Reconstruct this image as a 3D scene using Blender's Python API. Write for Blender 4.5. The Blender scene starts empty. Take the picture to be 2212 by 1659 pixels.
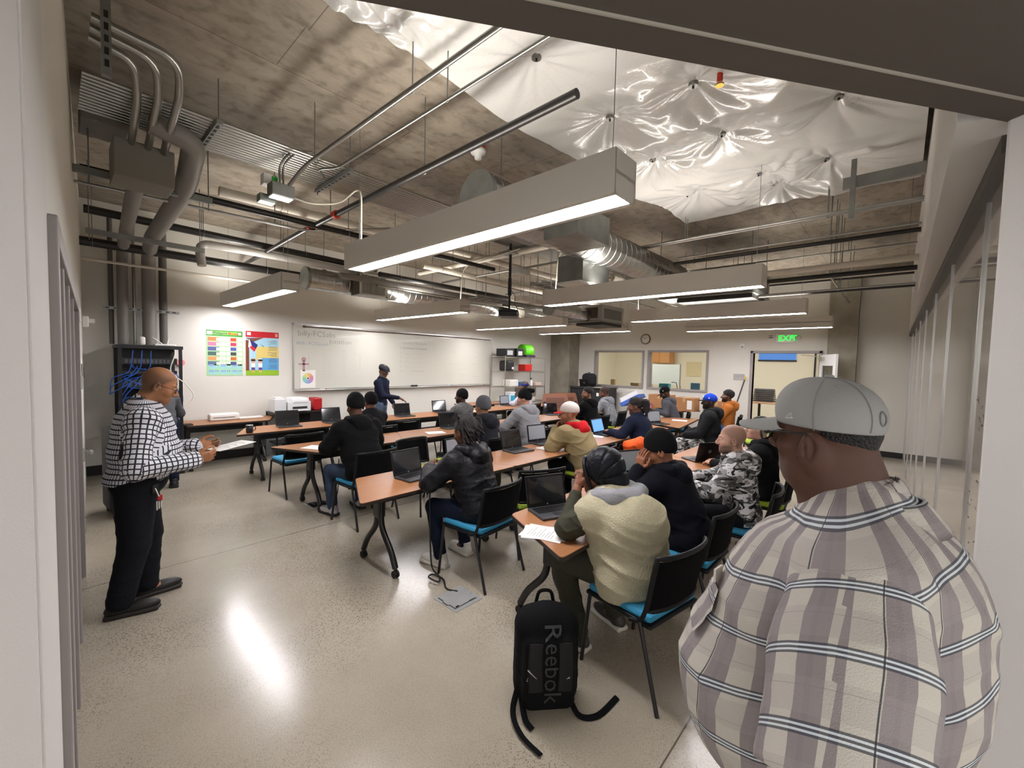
import bpy, bmesh, math, random
import numpy as np
from mathutils import Vector, Matrix
S = bpy.context.scene
C = S.collection
PI = math.pi
random.seed(7)
# ------------------------------------------------------------------ camera
CH = 1.85
F_PX, YAW, PITCH, ROLL = 912.4, 0.74182, 0.05024, 0.02371
def _axes():
    Xd = np.array([math.sin(YAW), 0, math.cos(YAW)]); Yd = np.array([-math.cos(YAW), 0, math.sin(YAW)]); Zd = np.array([0, -1, 0.])
    cp, sp, cr, sr = math.cos(PITCH), math.sin(PITCH), math.cos(ROLL), math.sin(ROLL)
    M = np.array([[cr, -sr, 0], [sr, cr, 0], [0, 0, 1]]) @ np.array([[1, 0, 0], [0, cp, -sp], [0, sp, cp]])
    return np.array([M @ Xd, M @ Yd, M @ Zd])
AX = _axes()
cam = bpy.data.objects.new('camera', bpy.data.cameras.new('camera')); C.objects.link(cam)
cam.matrix_world = Matrix([[AX[i][0], -AX[i][1], -AX[i][2], (0, 0, CH)[i]] for i in range(3)] + [[0, 0, 0, 1]])
cam.data.sensor_width = 36; cam.data.lens = F_PX / 2212 * 36; cam.data.clip_start = 0.02
S.camera = cam
# ------------------------------------------------------------------ world and exposure
w = bpy.data.worlds.new('world'); S.world = w; w.use_nodes = True
w.node_tree.nodes['Background'].inputs[0].default_value = (1.0, .97, .94, 1)
w.node_tree.nodes['Background'].inputs[1].default_value = .75
S.view_settings.view_transform = 'Standard'; S.view_settings.look = 'None'
S.view_settings.gamma = 1; S.view_settings.use_curve_mapping = False
S.view_settings.exposure = 1.0
LAMP_DOWN, LAMP_UP = 27.0, 13.5
S.cycles.max_bounces = 7; S.cycles.diffuse_bounces = 4; S.cycles.glossy_bounces = 3; S.cycles.transmission_bounces = 3
S.cycles.sample_clamp_indirect = 4.0
# ------------------------------------------------------------------ helpers
def lin(c):
    if isinstance(c, str):
        c = [int(c[i:i+2], 16) / 255 for i in (0, 2, 4)]
    return tuple((x / 12.92 if x <= .04045 else ((x + .055) / 1.055) ** 2.4) for x in c[:3]) + (1,)
MATS = {}
def mat(name, col='808080', rough=.6, metal=0., bump=0., bscale=60., var=0., vscale=6., emit=0., spec=.5, coat=0., attr=None, stretch=None, fine=False):
    if name in MATS: return MATS[name]
    m = bpy.data.materials.new(name); m.use_nodes = True; MATS[name] = m
    nt = m.node_tree; N = nt.nodes; L = nt.links; p = N['Principled BSDF']
    p.inputs['Roughness'].default_value = rough; p.inputs['Metallic'].default_value = metal
    p.inputs['Specular IOR Level'].default_value = spec; p.inputs['Coat Weight'].default_value = coat
    c = lin(col); p.inputs['Base Color'].default_value = c
    tc = N.new('ShaderNodeTexCoord'); mp = N.new('ShaderNodeMapping'); L.new(tc.outputs['Object'], mp.inputs[0])
    if stretch: mp.inputs['Scale'].default_value = stretch
    src = None
    if attr:
        a = N.new('ShaderNodeAttribute'); a.attribute_name = attr; src = a.outputs['Color']; L.new(src, p.inputs['Base Color'])
    if var:
        nz = N.new('ShaderNodeTexNoise'); nz.inputs['Scale'].default_value = vscale; nz.inputs['Detail'].default_value = 5
        L.new(mp.outputs[0], nz.inputs['Vector'])
        rp = N.new('ShaderNodeMapRange'); rp.inputs['From Min'].default_value = .25; rp.inputs['From Max'].default_value = .75
        rp.inputs['To Min'].default_value = 1 - var; rp.inputs['To Max'].default_value = 1 + var
        L.new(nz.outputs['Fac'], rp.inputs['Value'])
        mx = N.new('ShaderNodeVectorMath'); mx.operation = 'SCALE'
        if src is not None: L.new(src, mx.inputs[0])
        else: mx.inputs[0].default_value = c[:3]
        L.new(rp.outputs[0], mx.inputs['Scale']); L.new(mx.outputs[0], p.inputs['Base Color'])
    if bump:
        nb = N.new('ShaderNodeTexNoise'); nb.inputs['Scale'].default_value = bscale; nb.inputs['Detail'].default_value = 4 if fine else 2
        L.new(mp.outputs[0], nb.inputs['Vector'])
        bp = N.new('ShaderNodeBump'); bp.inputs['Strength'].default_value = bump; bp.inputs['Distance'].default_value = .02
        L.new(nb.outputs['Fac'], bp.inputs['Height']); L.new(bp.outputs[0], p.inputs['Normal'])
    if emit:
        p.inputs['Emission Color'].default_value = c; p.inputs['Emission Strength'].default_value = emit
    return m
def tag(o, label=None, cat=None, group=None, kind=None):
    if label: o['label'] = label
    if cat: o['category'] = cat
    if group: o['group'] = group
    if kind: o['kind'] = kind
    return o
def empty(name, loc=(0, 0, 0), rz=0., label=None, cat=None, group=None):
    o = bpy.data.objects.new(name, None); C.objects.link(o); o.location = loc; o.rotation_euler = (0, 0, math.radians(rz)); o.empty_display_size = .1
    return tag(o, label, cat, group)
def dup(root, loc, rz=0., label=None, cat=None, group=None):
    def cp(o, par):
        c = o.copy(); C.objects.link(c); c.parent = par
        if par is not None: c.matrix_parent_inverse = o.matrix_parent_inverse.copy()
        for ch in kids.get(o, []): cp(ch, c)
        return c
    kids = {}
    for o in C.objects:
        if o.parent: kids.setdefault(o.parent, []).append(o)
    r = cp(root, None); r.location = loc; r.rotation_euler = (0, 0, math.radians(rz))
    return tag(r, label, cat, group)
def V(*a): return Vector(a)
class MB:
    def __init__(s): s.v = []; s.f = []; s.mi = []; s.mats = []; s.uv = None; s.sm = []
    def m(s, mt):
        if mt not in s.mats: s.mats.append(mt)
        return s.mats.index(mt)
    def add(s, vs, fs, mt=None, smooth=False):
        b = len(s.v); s.v += [tuple(v) for v in vs]; k = s.m(mt) if mt else 0
        for f in fs: s.f.append([b + i for i in f]); s.mi.append(k); s.sm.append(smooth)
        return s
    def box(s, a, b, mt=None, M=None, bev=0):
        x0, y0, z0 = [min(a[i], b[i]) for i in range(3)]; x1, y1, z1 = [max(a[i], b[i]) for i in range(3)]
        if bev:
            bev = min(bev, (x1-x0)*.49, (y1-y0)*.49, (z1-z0)*.49)
            bm = bmesh.new(); bmesh.ops.create_cube(bm, size=1)
            for v in bm.verts: v.co = V((v.co.x+.5)*(x1-x0)+x0, (v.co.y+.5)*(y1-y0)+y0, (v.co.z+.5)*(z1-z0)+z0)
            bmesh.ops.bevel(bm, geom=bm.edges[:], offset=bev, segments=2, affect='EDGES', profile=.5)
            bm.verts.ensure_lookup_table()
            vs = [v.co.copy() for v in bm.verts]; fs = [[v.index for v in f.verts] for f in bm.faces]; bm.free()
            if M: vs = [M @ v for v in vs]
            return s.add(vs, fs, mt)
        vs = [V(x, y, z) for z in (z0, z1) for y in (y0, y1) for x in (x0, x1)]
        if M: vs = [M @ v for v in vs]
        return s.add(vs, [(0, 2, 3, 1), (4, 5, 7, 6), (0, 1, 5, 4), (2, 6, 7, 3), (0, 4, 6, 2), (1, 3, 7, 5)], mt)
    def cyl(s, a, b, r, mt=None, n=16, r2=None, cap=True, smooth=True):
        a = Vector(a); b = Vector(b); r2 = r if r2 is None else r2
        d = (b - a).normalized(); u = d.orthogonal().normalized(); w_ = d.cross(u)
        vs = []
        for c, rr in ((a, r), (b, r2)):
            for i in range(n):
                t = 2 * PI * i / n; vs.append(c + u * (rr * math.cos(t)) + w_ * (rr * math.sin(t)))
        s.add(vs, [(i, (i+1) % n, n + (i+1) % n, n + i) for i in range(n)], mt, smooth)
        if cap: s.add(vs[:n], [tuple(range(n))[::-1]], mt); s.add(vs[n:], [tuple(range(n))], mt)
        return s
    def tube(s, pts, r, mt=None, n=10, closed=False, rs=None, flat=None):
        P = [Vector(p) for p in pts]; k = len(P); vs = []; u = None
        for i in range(k):
            d = ((P[(i+1) % k] - P[i-1]) if closed else (P[min(i+1, k-1)] - P[max(i-1, 0)])).normalized()
            if u is None: u = d.orthogonal().normalized() if not flat else (Vector(flat) - d * d.dot(Vector(flat))).normalized()
            else: u = (u - d * u.dot(d)).normalized()
            w_ = d.cross(u); rr = rs[i] if rs else r; ra, rb = rr if isinstance(rr, tuple) else (rr, rr)
            for j in range(n):
                t = 2 * PI * j / n; vs.append(P[i] + u * (ra * math.cos(t)) + w_ * (rb * math.sin(t)))
        fs = []
        for i in range(k if closed else k-1):
            a = i * n; b = ((i+1) % k) * n
            for j in range(n): fs.append((a + j, a + (j+1) % n, b + (j+1) % n, b + j))
        s.add(vs, fs, mt, True)
        if not closed: s.add(vs[:n], [tuple(range(n))[::-1]], mt); s.add(vs[-n:], [tuple(range(n))], mt)
        return s
    def lathe(s, prof, mt=None, n=24, M=None, smooth=True):
        vs = []
        for r, z in prof:
            for j in range(n): t = 2*PI*j/n; vs.append(V(r*math.cos(t), r*math.sin(t), z))
        if M: vs = [M @ v for v in vs]
        fs = [(i*n+j, i*n+(j+1) % n, (i+1)*n+(j+1) % n, (i+1)*n+j) for i in range(len(prof)-1) for j in range(n)]
        s.add(vs, fs, mt, smooth)
        return s
    def prism(s, poly, z0, z1, mt=None, M=None, top=None):
        n = len(poly); vs = [V(x, y, z0) for x, y in poly] + [V(x, y, z1) for x, y in poly]
        if M: vs = [M @ v for v in vs]
        s.add(vs, [tuple(range(n))[::-1]] + [(i, (i+1) % n, n + (i+1) % n, n + i) for i in range(n)], mt)
        s.add(vs[n:], [tuple(range(n))], top or mt)
        return s
    def quad(s, a, b, c, d, mt=None): return s.add([a, b, c, d], [(0, 1, 2, 3)], mt)
    def build(s, name, mt=None, parent=None, loc=None, rot=None, label=None, cat=None, group=None, kind=None):
        me = bpy.data.meshes.new(name); me.from_pydata(s.v, [], s.f)
        if mt: s.mats = [mt] if not s.mats or s.mats == [None] else s.mats
        for q in s.mats: me.materials.append(q)
        if len(s.mats) > 1: me.polygons.foreach_set('material_index', s.mi)
        me.polygons.foreach_set('use_smooth', s.sm); me.update()
        o = bpy.data.objects.new(name, me); C.objects.link(o)
        if parent is not None: o.parent = parent
        if loc is not None: o.location = loc
        if rot is not None: o.rotation_euler = rot
        return tag(o, label, cat, group, kind)
def struct(o): o['kind'] = 'structure'; return o
def arc(pts, r=.1, n=5):
    """round the corners of a polyline"""
    P = [Vector(p) for p in pts]; out = [P[0]]
    for i in range(1, len(P)-1):
        a, b, c = P[i-1], P[i], P[i+1]; da = (a-b); db = (c-b); rr = min(r, da.length*.45, db.length*.45)
        p = b + da.normalized()*rr; q = b + db.normalized()*rr
        for k in range(n+1):
            t = k/n; out.append(p*(1-t)**2 + b*2*t*(1-t) + q*t*t)
    out.append(P[-1]); return out
def spline(pts, n=6):
    P = [Vector(p) for p in pts]; P = [P[0]*2-P[1]] + P + [P[-1]*2-P[-2]]; out = []
    for i in range(1, len(P)-2):
        for k in range(n):
            t = k/n; a, b, c, d = P[i-1:i+3]
            out.append(.5*((2*b)+(c-a)*t+(2*a-5*b+4*c-d)*t*t+(3*b-a-3*c+d)*t**3))
    out.append(P[-2]); return out
def text_mb(mb, body, size, M, mt, depth=.001, bold=0., align='LEFT'):
    cu = bpy.data.curves.new('t', 'FONT'); cu.body = body; cu.size = size; cu.extrude = depth; cu.offset = bold; cu.align_x = align; cu.resolution_u = 2
    ob = bpy.data.objects.new('t', cu); C.objects.link(ob); dg = bpy.context.evaluated_depsgraph_get()
    me = bpy.data.meshes.new_from_object(ob.evaluated_get(dg))
    mb.add([M @ v.co for v in me.vertices], [list(p.vertices) for p in me.polygons], mt)
    bpy.data.objects.remove(ob); bpy.data.curves.remove(cu); bpy.data.meshes.remove(me)
def frameM(o, x, y):
    x = Vector(x).normalized(); y = Vector(y).normalized(); z = x.cross(y)
    return Matrix([[x[i], y[i], z[i], o[i]] for i in range(3)] + [[0, 0, 0, 1]])
# ------------------------------------------------------------------ signed distance modelling for people, clothes and soft things
class SDF:
    def __init__(s, lo, hi, h):
        s.h = h; s.lo = np.array(lo, float) - 2*h; s.n = np.ceil((np.array(hi, float) + 2*h - s.lo) / h).astype(int) + 1
        s.d = np.full(s.n, 1.0, np.float32)
    def _sl(s, lo, hi):
        a = np.clip(np.floor((np.minimum(lo, hi) - s.lo) / s.h).astype(int), 0, s.n); b = np.clip(np.ceil((np.maximum(lo, hi) - s.lo) / s.h).astype(int) + 1, 0, s.n)
        if (b <= a).any(): return None, None
        sl = tuple(slice(a[i], b[i]) for i in range(3))
        g = np.stack(np.meshgrid(*[s.lo[i] + s.h * np.arange(a[i], b[i]) for i in range(3)], indexing='ij'), -1).astype(np.float32)
        return sl, g
    def _mix(s, sl, d, k, op):
        a = s.d[sl]
        if op == 'sub': d = -d
        if op == 'add':
            if k <= 0: s.d[sl] = np.minimum(a, d)
            else:
                h = np.clip(.5 + .5*(a - d)/k, 0, 1); s.d[sl] = a*(1-h) + d*h - k*h*(1-h)
        elif op == 'sub':
            s.d[sl] = np.maximum(a, d) if k <= 0 else (lambda h: a*(1-h) + d*h + k*h*(1-h))(np.clip(.5 - .5*(a - d)/k, 0, 1))
        elif op == 'int': s.d[sl] = np.maximum(a, d)
    def cone(s, a, b, ra, rb=None, k=.02, op='add', g=0.):
        a = np.array(a, float); b = np.array(b, float); rb = ra if rb is None else rb; ra += g; rb += g; m = max(ra, rb) + k*1.5 + 3*s.h
        sl, p = s._sl(np.minimum(a, b) - m, np.maximum(a, b) + m)
        if sl is None: return s
        ab = b - a; t = np.clip(((p - a) @ ab) / max(ab @ ab, 1e-9), 0, 1)
        s._mix(sl, np.linalg.norm(p - a - t[..., None]*ab, axis=-1) - (ra + t*(rb - ra)), k, op); return s
    def ell(s, c, r, R=None, k=.02, op='add', g=0.):
        c = np.array(c, float); r = np.array(r, float) + g; R = np.eye(3) if R is None else np.array(R)  # rows of R: local axes in world
        ext = np.sqrt(((R.T * r)**2).sum(1)) + k*1.5 + 3*s.h
        sl, p = s._sl(c - ext, c + ext)
        if sl is None: return s
        q = (p - c) @ R.T; k0 = np.linalg.norm(q / r, axis=-1); k1 = np.linalg.norm(q / r**2, axis=-1) + 1e-9
        s._mix(sl, k0*(k0-1)/k1, k, op); return s
    def box(s, c, hs, R=None, rad=.01, k=.01, op='add'):
        c = np.array(c, float); hs = np.array(hs, float); R = np.eye(3) if R is None else np.array(R)
        ext = np.sqrt(((R.T * hs)**2).sum(1))*1.2 + rad + k + 3*s.h
        sl, p = s._sl(c - ext, c + ext)
        if sl is None: return s
        q = np.abs((p - c) @ R.T) - (hs - rad)
        s._mix(sl, np.linalg.norm(np.maximum(q, 0), axis=-1) + np.minimum(q.max(-1), 0) - rad, k, op); return s
    def plane(s, p0, n):
        """keep the side the normal points away from"""
        sl, p = s._sl(s.lo, s.lo + s.n*s.h); n = np.array(n, float); n /= np.linalg.norm(n)
        s._mix(sl, (p - np.array(p0)) @ n, 0, 'int'); return s
    def wrinkle(s, amp, f=(18, 14, 22), seed=0., lo=None, hi=None):
        sl, p = s._sl(s.lo if lo is None else lo, (s.lo + s.n*s.h) if hi is None else hi)
        if sl is None: return s
        x, y, z = p[..., 0]*f[0], p[..., 1]*f[1], p[..., 2]*f[2]; e = seed
        m1 = .5 + .5*np.sin(x*.55 + 1.3*np.sin(z*.4 + e) + y*.5 + e); ph = z*1.1 + .9*np.sin(y*.7 + 2*e + x*.3) + .5*x*np.sin(e+1) + .7*np.sin(x*.9+e)
        m2 = .5 + .5*np.sin(z*.45 + y*.6 + 3*e); ph2 = z*1.3 - y*.9 + 1.1*np.sin(x*.6 + e*1.7)
        w_ = -(1-np.abs(np.sin(ph)))**2.2*m1*1.3 - (1-np.abs(np.sin(ph2)))**3*m2 + .35*np.sin(x*.8 + 1.7*np.sin(z*.5 + e))
        s.d[sl] += (amp * w_).astype(np.float32); return s
    def mesh(s):
        D = s.d; neg = D < 0; nx, ny, nz = D.shape
        cs = [neg[i:nx-1+i, j:ny-1+j, k:nz-1+k] for i in (0, 1) for j in (0, 1) for k in (0, 1)]
        cnt = sum(c.astype(np.int8) for c in cs); act = (cnt > 0) & (cnt < 8)
        idx = np.argwhere(act); num = -np.ones(act.shape, int); num[act] = np.arange(len(idx))
        acc = np.zeros((len(idx), 3)); wt = np.zeros(len(idx)); off = [(i, j, k) for i in (0, 1) for j in (0, 1) for k in (0, 1)]
        for a in range(8):
            for ax in range(3):
                if off[a][ax]: continue
                bo = list(off[a]); bo[ax] = 1
                pa = idx + off[a]; pb = idx + bo; da = D[tuple(pa.T)]; db = D[tuple(pb.T)]; m = (da < 0) != (db < 0)
                t = np.zeros(len(idx)); t[m] = da[m] / (da[m] - db[m]); q = pa.astype(float); q[:, ax] += t
                acc[m] += q[m]; wt[m] += 1
        vs = acc / wt[:, None] * s.h + s.lo
        fs = []
        for ax in range(3):
            o1, o2 = [(1, 2), (2, 0), (0, 1)][ax]
            sl0 = [slice(1, -1)]*3; sl1 = [slice(1, -1)]*3; sl0[ax] = slice(0, D.shape[ax]-1); sl1[ax] = slice(1, D.shape[ax])
            A = neg[tuple(sl0)]; B = neg[tuple(sl1)]; e = np.argwhere(A != B)
            if not len(e): continue
            flip = A[tuple(e.T)]; e = e + 1; e[:, ax] -= 1
            def cell(d1, d2):
                q = e.copy(); q[:, o1] -= d1; q[:, o2] -= d2; return num[tuple(q.T)]
            a, b, c, d = cell(0, 0), cell(1, 0), cell(1, 1), cell(0, 1)
            qd = np.stack([a, b, c, d], 1); qd[~flip] = qd[~flip][:, ::-1]; fs.append(qd)
        return vs, (np.concatenate(fs)[:, ::-1] if fs else np.zeros((0, 4), int))
def np_mesh(name, parts, mt, parent=None, colors=None, uvs=None, smooth_it=0):
    """parts: list of (verts, quads) joined in one mesh"""
    vs = np.concatenate([p[0] for p in parts]); fs = []; b = 0
    for p in parts: fs.append(p[1] + b); b += len(p[0])
    fs = np.concatenate(fs)
    for _ in range(smooth_it):
        acc = np.zeros_like(vs); n = np.zeros(len(vs))
        for i in range(4):
            np.add.at(acc, fs[:, i], vs[fs[:, (i+1) % 4]]); np.add.at(n, fs[:, i], 1)
            np.add.at(acc, fs[:, (i+1) % 4], vs[fs[:, i]]); np.add.at(n, fs[:, (i+1) % 4], 1)
        vs = vs*.5 + .5*acc/np.maximum(n, 1)[:, None]
    me = bpy.data.meshes.new(name); me.vertices.add(len(vs)); me.vertices.foreach_set('co', vs.astype(np.float32).ravel())
    me.loops.add(len(fs)*4); me.loops.foreach_set('vertex_index', fs.astype(np.int32).ravel())
    me.polygons.add(len(fs)); me.polygons.foreach_set('loop_start', np.arange(len(fs), dtype=np.int32)*4)
    me.update(calc_edges=True); me.polygons.foreach_set('use_smooth', np.ones(len(fs), bool))
    me.materials.append(mt)
    if colors is not None:
        ca = me.color_attributes.new('Col', 'FLOAT_COLOR', 'POINT'); ca.data.foreach_set('color', np.concatenate([colors(vs), np.ones((len(vs), 1))], 1).astype(np.float32).ravel())
    if uvs is not None:
        uv = me.uv_layers.new(name='UVMap'); uv.data.foreach_set('uv', uvs(vs, fs).astype(np.float32).ravel())
    me.update(); o = bpy.data.objects.new(name, me); C.objects.link(o)
    if parent is not None: o.parent = parent
    return o
# ------------------------------------------------------------------ room materials
def nodes(m): return m.node_tree.nodes, m.node_tree.links, m.node_tree.nodes['Principled BSDF']
def ramp(N, stops):
    r = N.new('ShaderNodeValToRGB'); e = r.color_ramp.elements
    while len(e) < len(stops): e.new(.5)
    for i, (p, c) in enumerate(stops): e[i].position = p; e[i].color = lin(c)
    return r
def m_floor():
    m = mat('polished_concrete', 'b0a285', .25); N, L, p = nodes(m); g = N.new('ShaderNodeNewGeometry')
    n1 = N.new('ShaderNodeTexNoise'); n1.inputs['Scale'].default_value = .9; n1.inputs['Detail'].default_value = 6; n1.inputs['Roughness'].default_value = .6; L.new(g.outputs['Position'], n1.inputs['Vector'])
    r1 = ramp(N, [(.25, 'a39a8b'), (.5, 'b0a798'), (.75, 'bdb5a7')]); L.new(n1.outputs['Fac'], r1.inputs[0])
    n2 = N.new('ShaderNodeTexVoronoi'); n2.inputs['Scale'].default_value = 85; L.new(g.outputs['Position'], n2.inputs['Vector'])
    r2 = ramp(N, [(0, '4c453c'), (.22, '8c8477'), (.42, 'ffffff')]); L.new(n2.outputs['Distance'], r2.inputs[0])
    n3 = N.new('ShaderNodeTexNoise'); n3.inputs['Scale'].default_value = 220; n3.inputs['Detail'].default_value = 3; L.new(g.outputs['Position'], n3.inputs['Vector'])
    r3 = ramp(N, [(.35, 'c9c4b8'), (.6, 'ffffff')]); L.new(n3.outputs['Fac'], r3.inputs[0])
    def mul(a, b, f):
        x = N.new('ShaderNodeMix'); x.data_type = 'RGBA'; x.blend_type = 'MULTIPLY'
        if isinstance(f, float): x.inputs[0].default_value = f
        else: L.new(f, x.inputs[0])
        L.new(a, x.inputs[6]); L.new(b, x.inputs[7]); return x.outputs[2]
    # coarse aggregate shows in patches
    n4 = N.new('ShaderNodeTexNoise'); n4.inputs['Scale'].default_value = .8; n4.inputs['Detail'].default_value = 2; L.new(g.outputs['Position'], n4.inputs['Vector'])
    mr = N.new('ShaderNodeMapRange'); mr.inputs['From Min'].default_value = .42; mr.inputs['From Max'].default_value = .6; mr.inputs['To Min'].default_value = .12; mr.inputs['To Max'].default_value = .75; L.new(n4.outputs['Fac'], mr.inputs['Value'])
    c = mul(r1.outputs[0], r2.outputs[0], mr.outputs[0]); c = mul(c, r3.outputs[0], .7)
    # large stones
    v5 = N.new('ShaderNodeTexVoronoi'); v5.inputs['Scale'].default_value = 26; L.new(g.outputs['Position'], v5.inputs['Vector'])
    r5 = ramp(N, [(0, '2e2820'), (.075, '4a4135'), (.1, 'ffffff')]); L.new(v5.outputs['Distance'], r5.inputs[0])
    mr5 = N.new('ShaderNodeMapRange'); mr5.inputs['From Min'].default_value = .5; mr5.inputs['From Max'].default_value = .75; L.new(n4.outputs['Fac'], mr5.inputs['Value']); c = mul(c, r5.outputs[0], mr5.outputs[0])
    # saw-cut joints
    sx = N.new('ShaderNodeSeparateXYZ'); L.new(g.outputs['Position'], sx.inputs[0]); jt = None
    for ax, pos in (('Y', 4.62), ('Y', .72), ('Y', 8.2), ('X', 5.6), ('X', 9.6)):
        a = N.new('ShaderNodeMath'); a.operation = 'SUBTRACT'; L.new(sx.outputs[ax], a.inputs[0]); a.inputs[1].default_value = pos
        b = N.new('ShaderNodeMath'); b.operation = 'ABSOLUTE'; L.new(a.outputs[0], b.inputs[0])
        k = N.new('ShaderNodeMath'); k.operation = 'LESS_THAN'; L.new(b.outputs[0], k.inputs[0]); k.inputs[1].default_value = .004
        if jt is None: jt = k
        else: q = N.new('ShaderNodeMath'); q.operation = 'MAXIMUM'; L.new(jt.outputs[0], q.inputs[0]); L.new(k.outputs[0], q.inputs[1]); jt = q
    x = N.new('ShaderNodeMix'); x.data_type = 'RGBA'; L.new(jt.outputs[0], x.inputs[0]); L.new(c, x.inputs[6]); x.inputs[7].default_value = lin('4f4638'); L.new(x.outputs[2], p.inputs['Base Color'])
    rr = N.new('ShaderNodeMapRange'); rr.inputs['To Min'].default_value = .17; rr.inputs['To Max'].default_value = .26; L.new(n1.outputs['Fac'], rr.inputs['Value']); L.new(rr.outputs[0], p.inputs['Roughness'])
    p.inputs['Specular IOR Level'].default_value = .55
    return m
def m_ceiling():
    m = mat('formed_concrete', '8a7a62', .85); N, L, p = nodes(m); g = N.new('ShaderNodeNewGeometry')
    mp = N.new('ShaderNodeMapping'); mp.inputs['Scale'].default_value = (.55, 1.6, 1); L.new(g.outputs['Position'], mp.inputs[0])
    n1 = N.new('ShaderNodeTexNoise'); n1.inputs['Scale'].default_value = 1.6; n1.inputs['Detail'].default_value = 9; n1.inputs['Roughness'].default_value = .68; L.new(mp.outputs[0], n1.inputs['Vector'])
    r1 = ramp(N, [(.25, '6d645a'), (.45, '857b6e'), (.58, '958b7d'), (.78, 'a39a8c')]); L.new(n1.outputs['Fac'], r1.inputs[0])
    b = N.new('ShaderNodeTexBrick'); b.inputs['Scale'].default_value = 1; b.inputs['Brick Width'].default_value = 2.44; b.inputs['Row Height'].default_value = 1.22; b.inputs['Mortar Size'].default_value = .004; b.inputs['Mortar Smooth'].default_value = .1
    b.inputs['Color1'].default_value = (1, 1, 1, 1); b.inputs['Color2'].default_value = (.8, .79, .77, 1); b.inputs['Mortar'].default_value = (.3, .27, .24, 1); L.new(g.outputs['Position'], b.inputs['Vector'])
    x = N.new('ShaderNodeMix'); x.data_type = 'RGBA'; x.blend_type = 'MULTIPLY'; x.inputs[0].default_value = .8; L.new(r1.outputs[0], x.inputs[6]); L.new(b.outputs['Color'], x.inputs[7])
    n2 = N.new('ShaderNodeTexNoise'); n2.inputs['Scale'].default_value = 9; n2.inputs['Detail'].default_value = 6; L.new(g.outputs['Position'], n2.inputs['Vector'])
    r2 = ramp(N, [(.3, 'a39a8c'), (.5, 'ffffff')]); L.new(n2.outputs['Fac'], r2.inputs[0])
    y = N.new('ShaderNodeMix'); y.data_type = 'RGBA'; y.blend_type = 'MULTIPLY'; y.inputs[0].default_value = .55; L.new(x.outputs[2], y.inputs[6]); L.new(r2.outputs[0], y.inputs[7]); L.new(y.outputs[2], p.inputs['Base Color'])
    bp = N.new('ShaderNodeBump'); bp.inputs['Strength'].default_value = .35; bp.inputs['Distance'].default_value = .03; L.new(n1.outputs['Fac'], bp.inputs['Height']); L.new(bp.outputs[0], p.inputs['Normal'])
    return m
MF, MC = m_floor(), m_ceiling()
WALL = mat('wall_paint', 'd9d6cd', .75, bump=.05, bscale=120, var=.02, vscale=1.5)
NEARW = mat('near_wall_paint', 'd2cfcb', .7, bump=.06, bscale=160)
HEAD = mat('header_paint', '4f4942', .6, bump=.05, bscale=200)
GREYP = mat('grey_door_paint', '97918f', .5)
DARK = mat('black_rubber', '15130f', .6)
COLC = mat('grey_column_concrete', '8f897b', .85, bump=.3, bscale=25, var=.22, vscale=3.5, fine=True)
WHITE = mat('white_plastic', 'e6e4df', .4)
ALU = mat('aluminium', 'c3c2bf', .3, metal=.9)
YF, XF, CZ = 8.88, 12.2, 4.1
def box_obj(name, a, b, m, label=None, cat=None, parent=None, kind=None, bev=0, group=None):
    return MB().box(a, b, m, bev=bev).build(name, parent=parent, label=label, cat=cat, kind=kind, group=group)
box_obj('floor', (-1.5, -2.5, -.1), (17, YF+.2, 0), MF, kind='structure')
# ceiling slab with a shallow step along a formwork line
MB().box((-.3, 3.05, CZ), (17, YF+.2, CZ+.3), MC).box((-.3, -.6, CZ-.045), (17, 3.05, CZ+.3), MC).build('ceiling', kind='structure')
box_obj('wall_front', (-.2, YF, 0), (XF+.15, YF+.15, CZ), WALL, kind='structure')
# left wall: slightly out of square, with a door frame and sidelight near the camera
LP = lambda y: .318 - .0454*(YF-y)
th = math.atan2(LP(YF)-LP(1.3), YF-1.3)
ML = Matrix.Translation((LP(1.3), 1.3, 0)) @ Matrix.Rotation(-th, 4, 'Z')     # local x = into room, local y = along the wall
LEN = (YF-1.3)/math.cos(th)
mb = MB(); D0, D1, DZ = .58, 3.62, 2.2
mb.box((-.15, 0, 0), (0, D0, CZ), NEARW, M=ML).box((-.15, D1, 0), (0, LEN, CZ), WALL, M=ML).box((-.15, D0, DZ), (0, D1, CZ), WALL, M=ML)
mb.build('wall_left', kind='structure')
fr = MB(); fr.box((-.12, D0-.02, 0), (.022, D0+.055, DZ+.05), GREYP, M=ML, bev=.004).box((-.12, D1-.05, 0), (.022, D1+.02, DZ+.05), GREYP, M=ML, bev=.004).box((-.12, D0, DZ-.02), (.022, D1, DZ+.06), GREYP, M=ML, bev=.004)
for y in (1.15, 1.75, 2.45): fr.box((-.1, y, 0), (.014, y+.06, DZ), GREYP, M=ML, bev=.004)
d1 = fr.build('door_1', kind='structure')
MB().box((-.11, D0+.05, .02), (-.03, D1-.05, DZ-.02), mat('door_leaf_paint', '8f8a88', .5), M=ML).build('door_panel', parent=d1)
h = MB()
for z in (.35, .95, 1.55, 2.1): h.box((0, 3.63, z), (.03, 3.66, z+.11), ALU, M=ML, bev=.004)
h.build('hinge', parent=d1)
h = MB().cyl(ML @ V(.0, 3.72, 1.02), ML @ V(.07, 3.72, 1.02), .012, ALU).cyl(ML @ V(.07, 3.72, 1.02), ML @ V(.075, 3.6, 1.02), .011, ALU).box((0, 3.69, .9), (.012, 3.75, 1.1), ALU, M=ML); h.build('lever_handle', parent=d1)
MB().box((0, .62, 0), (.012, D1, .0), NEARW, M=ML)
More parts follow.
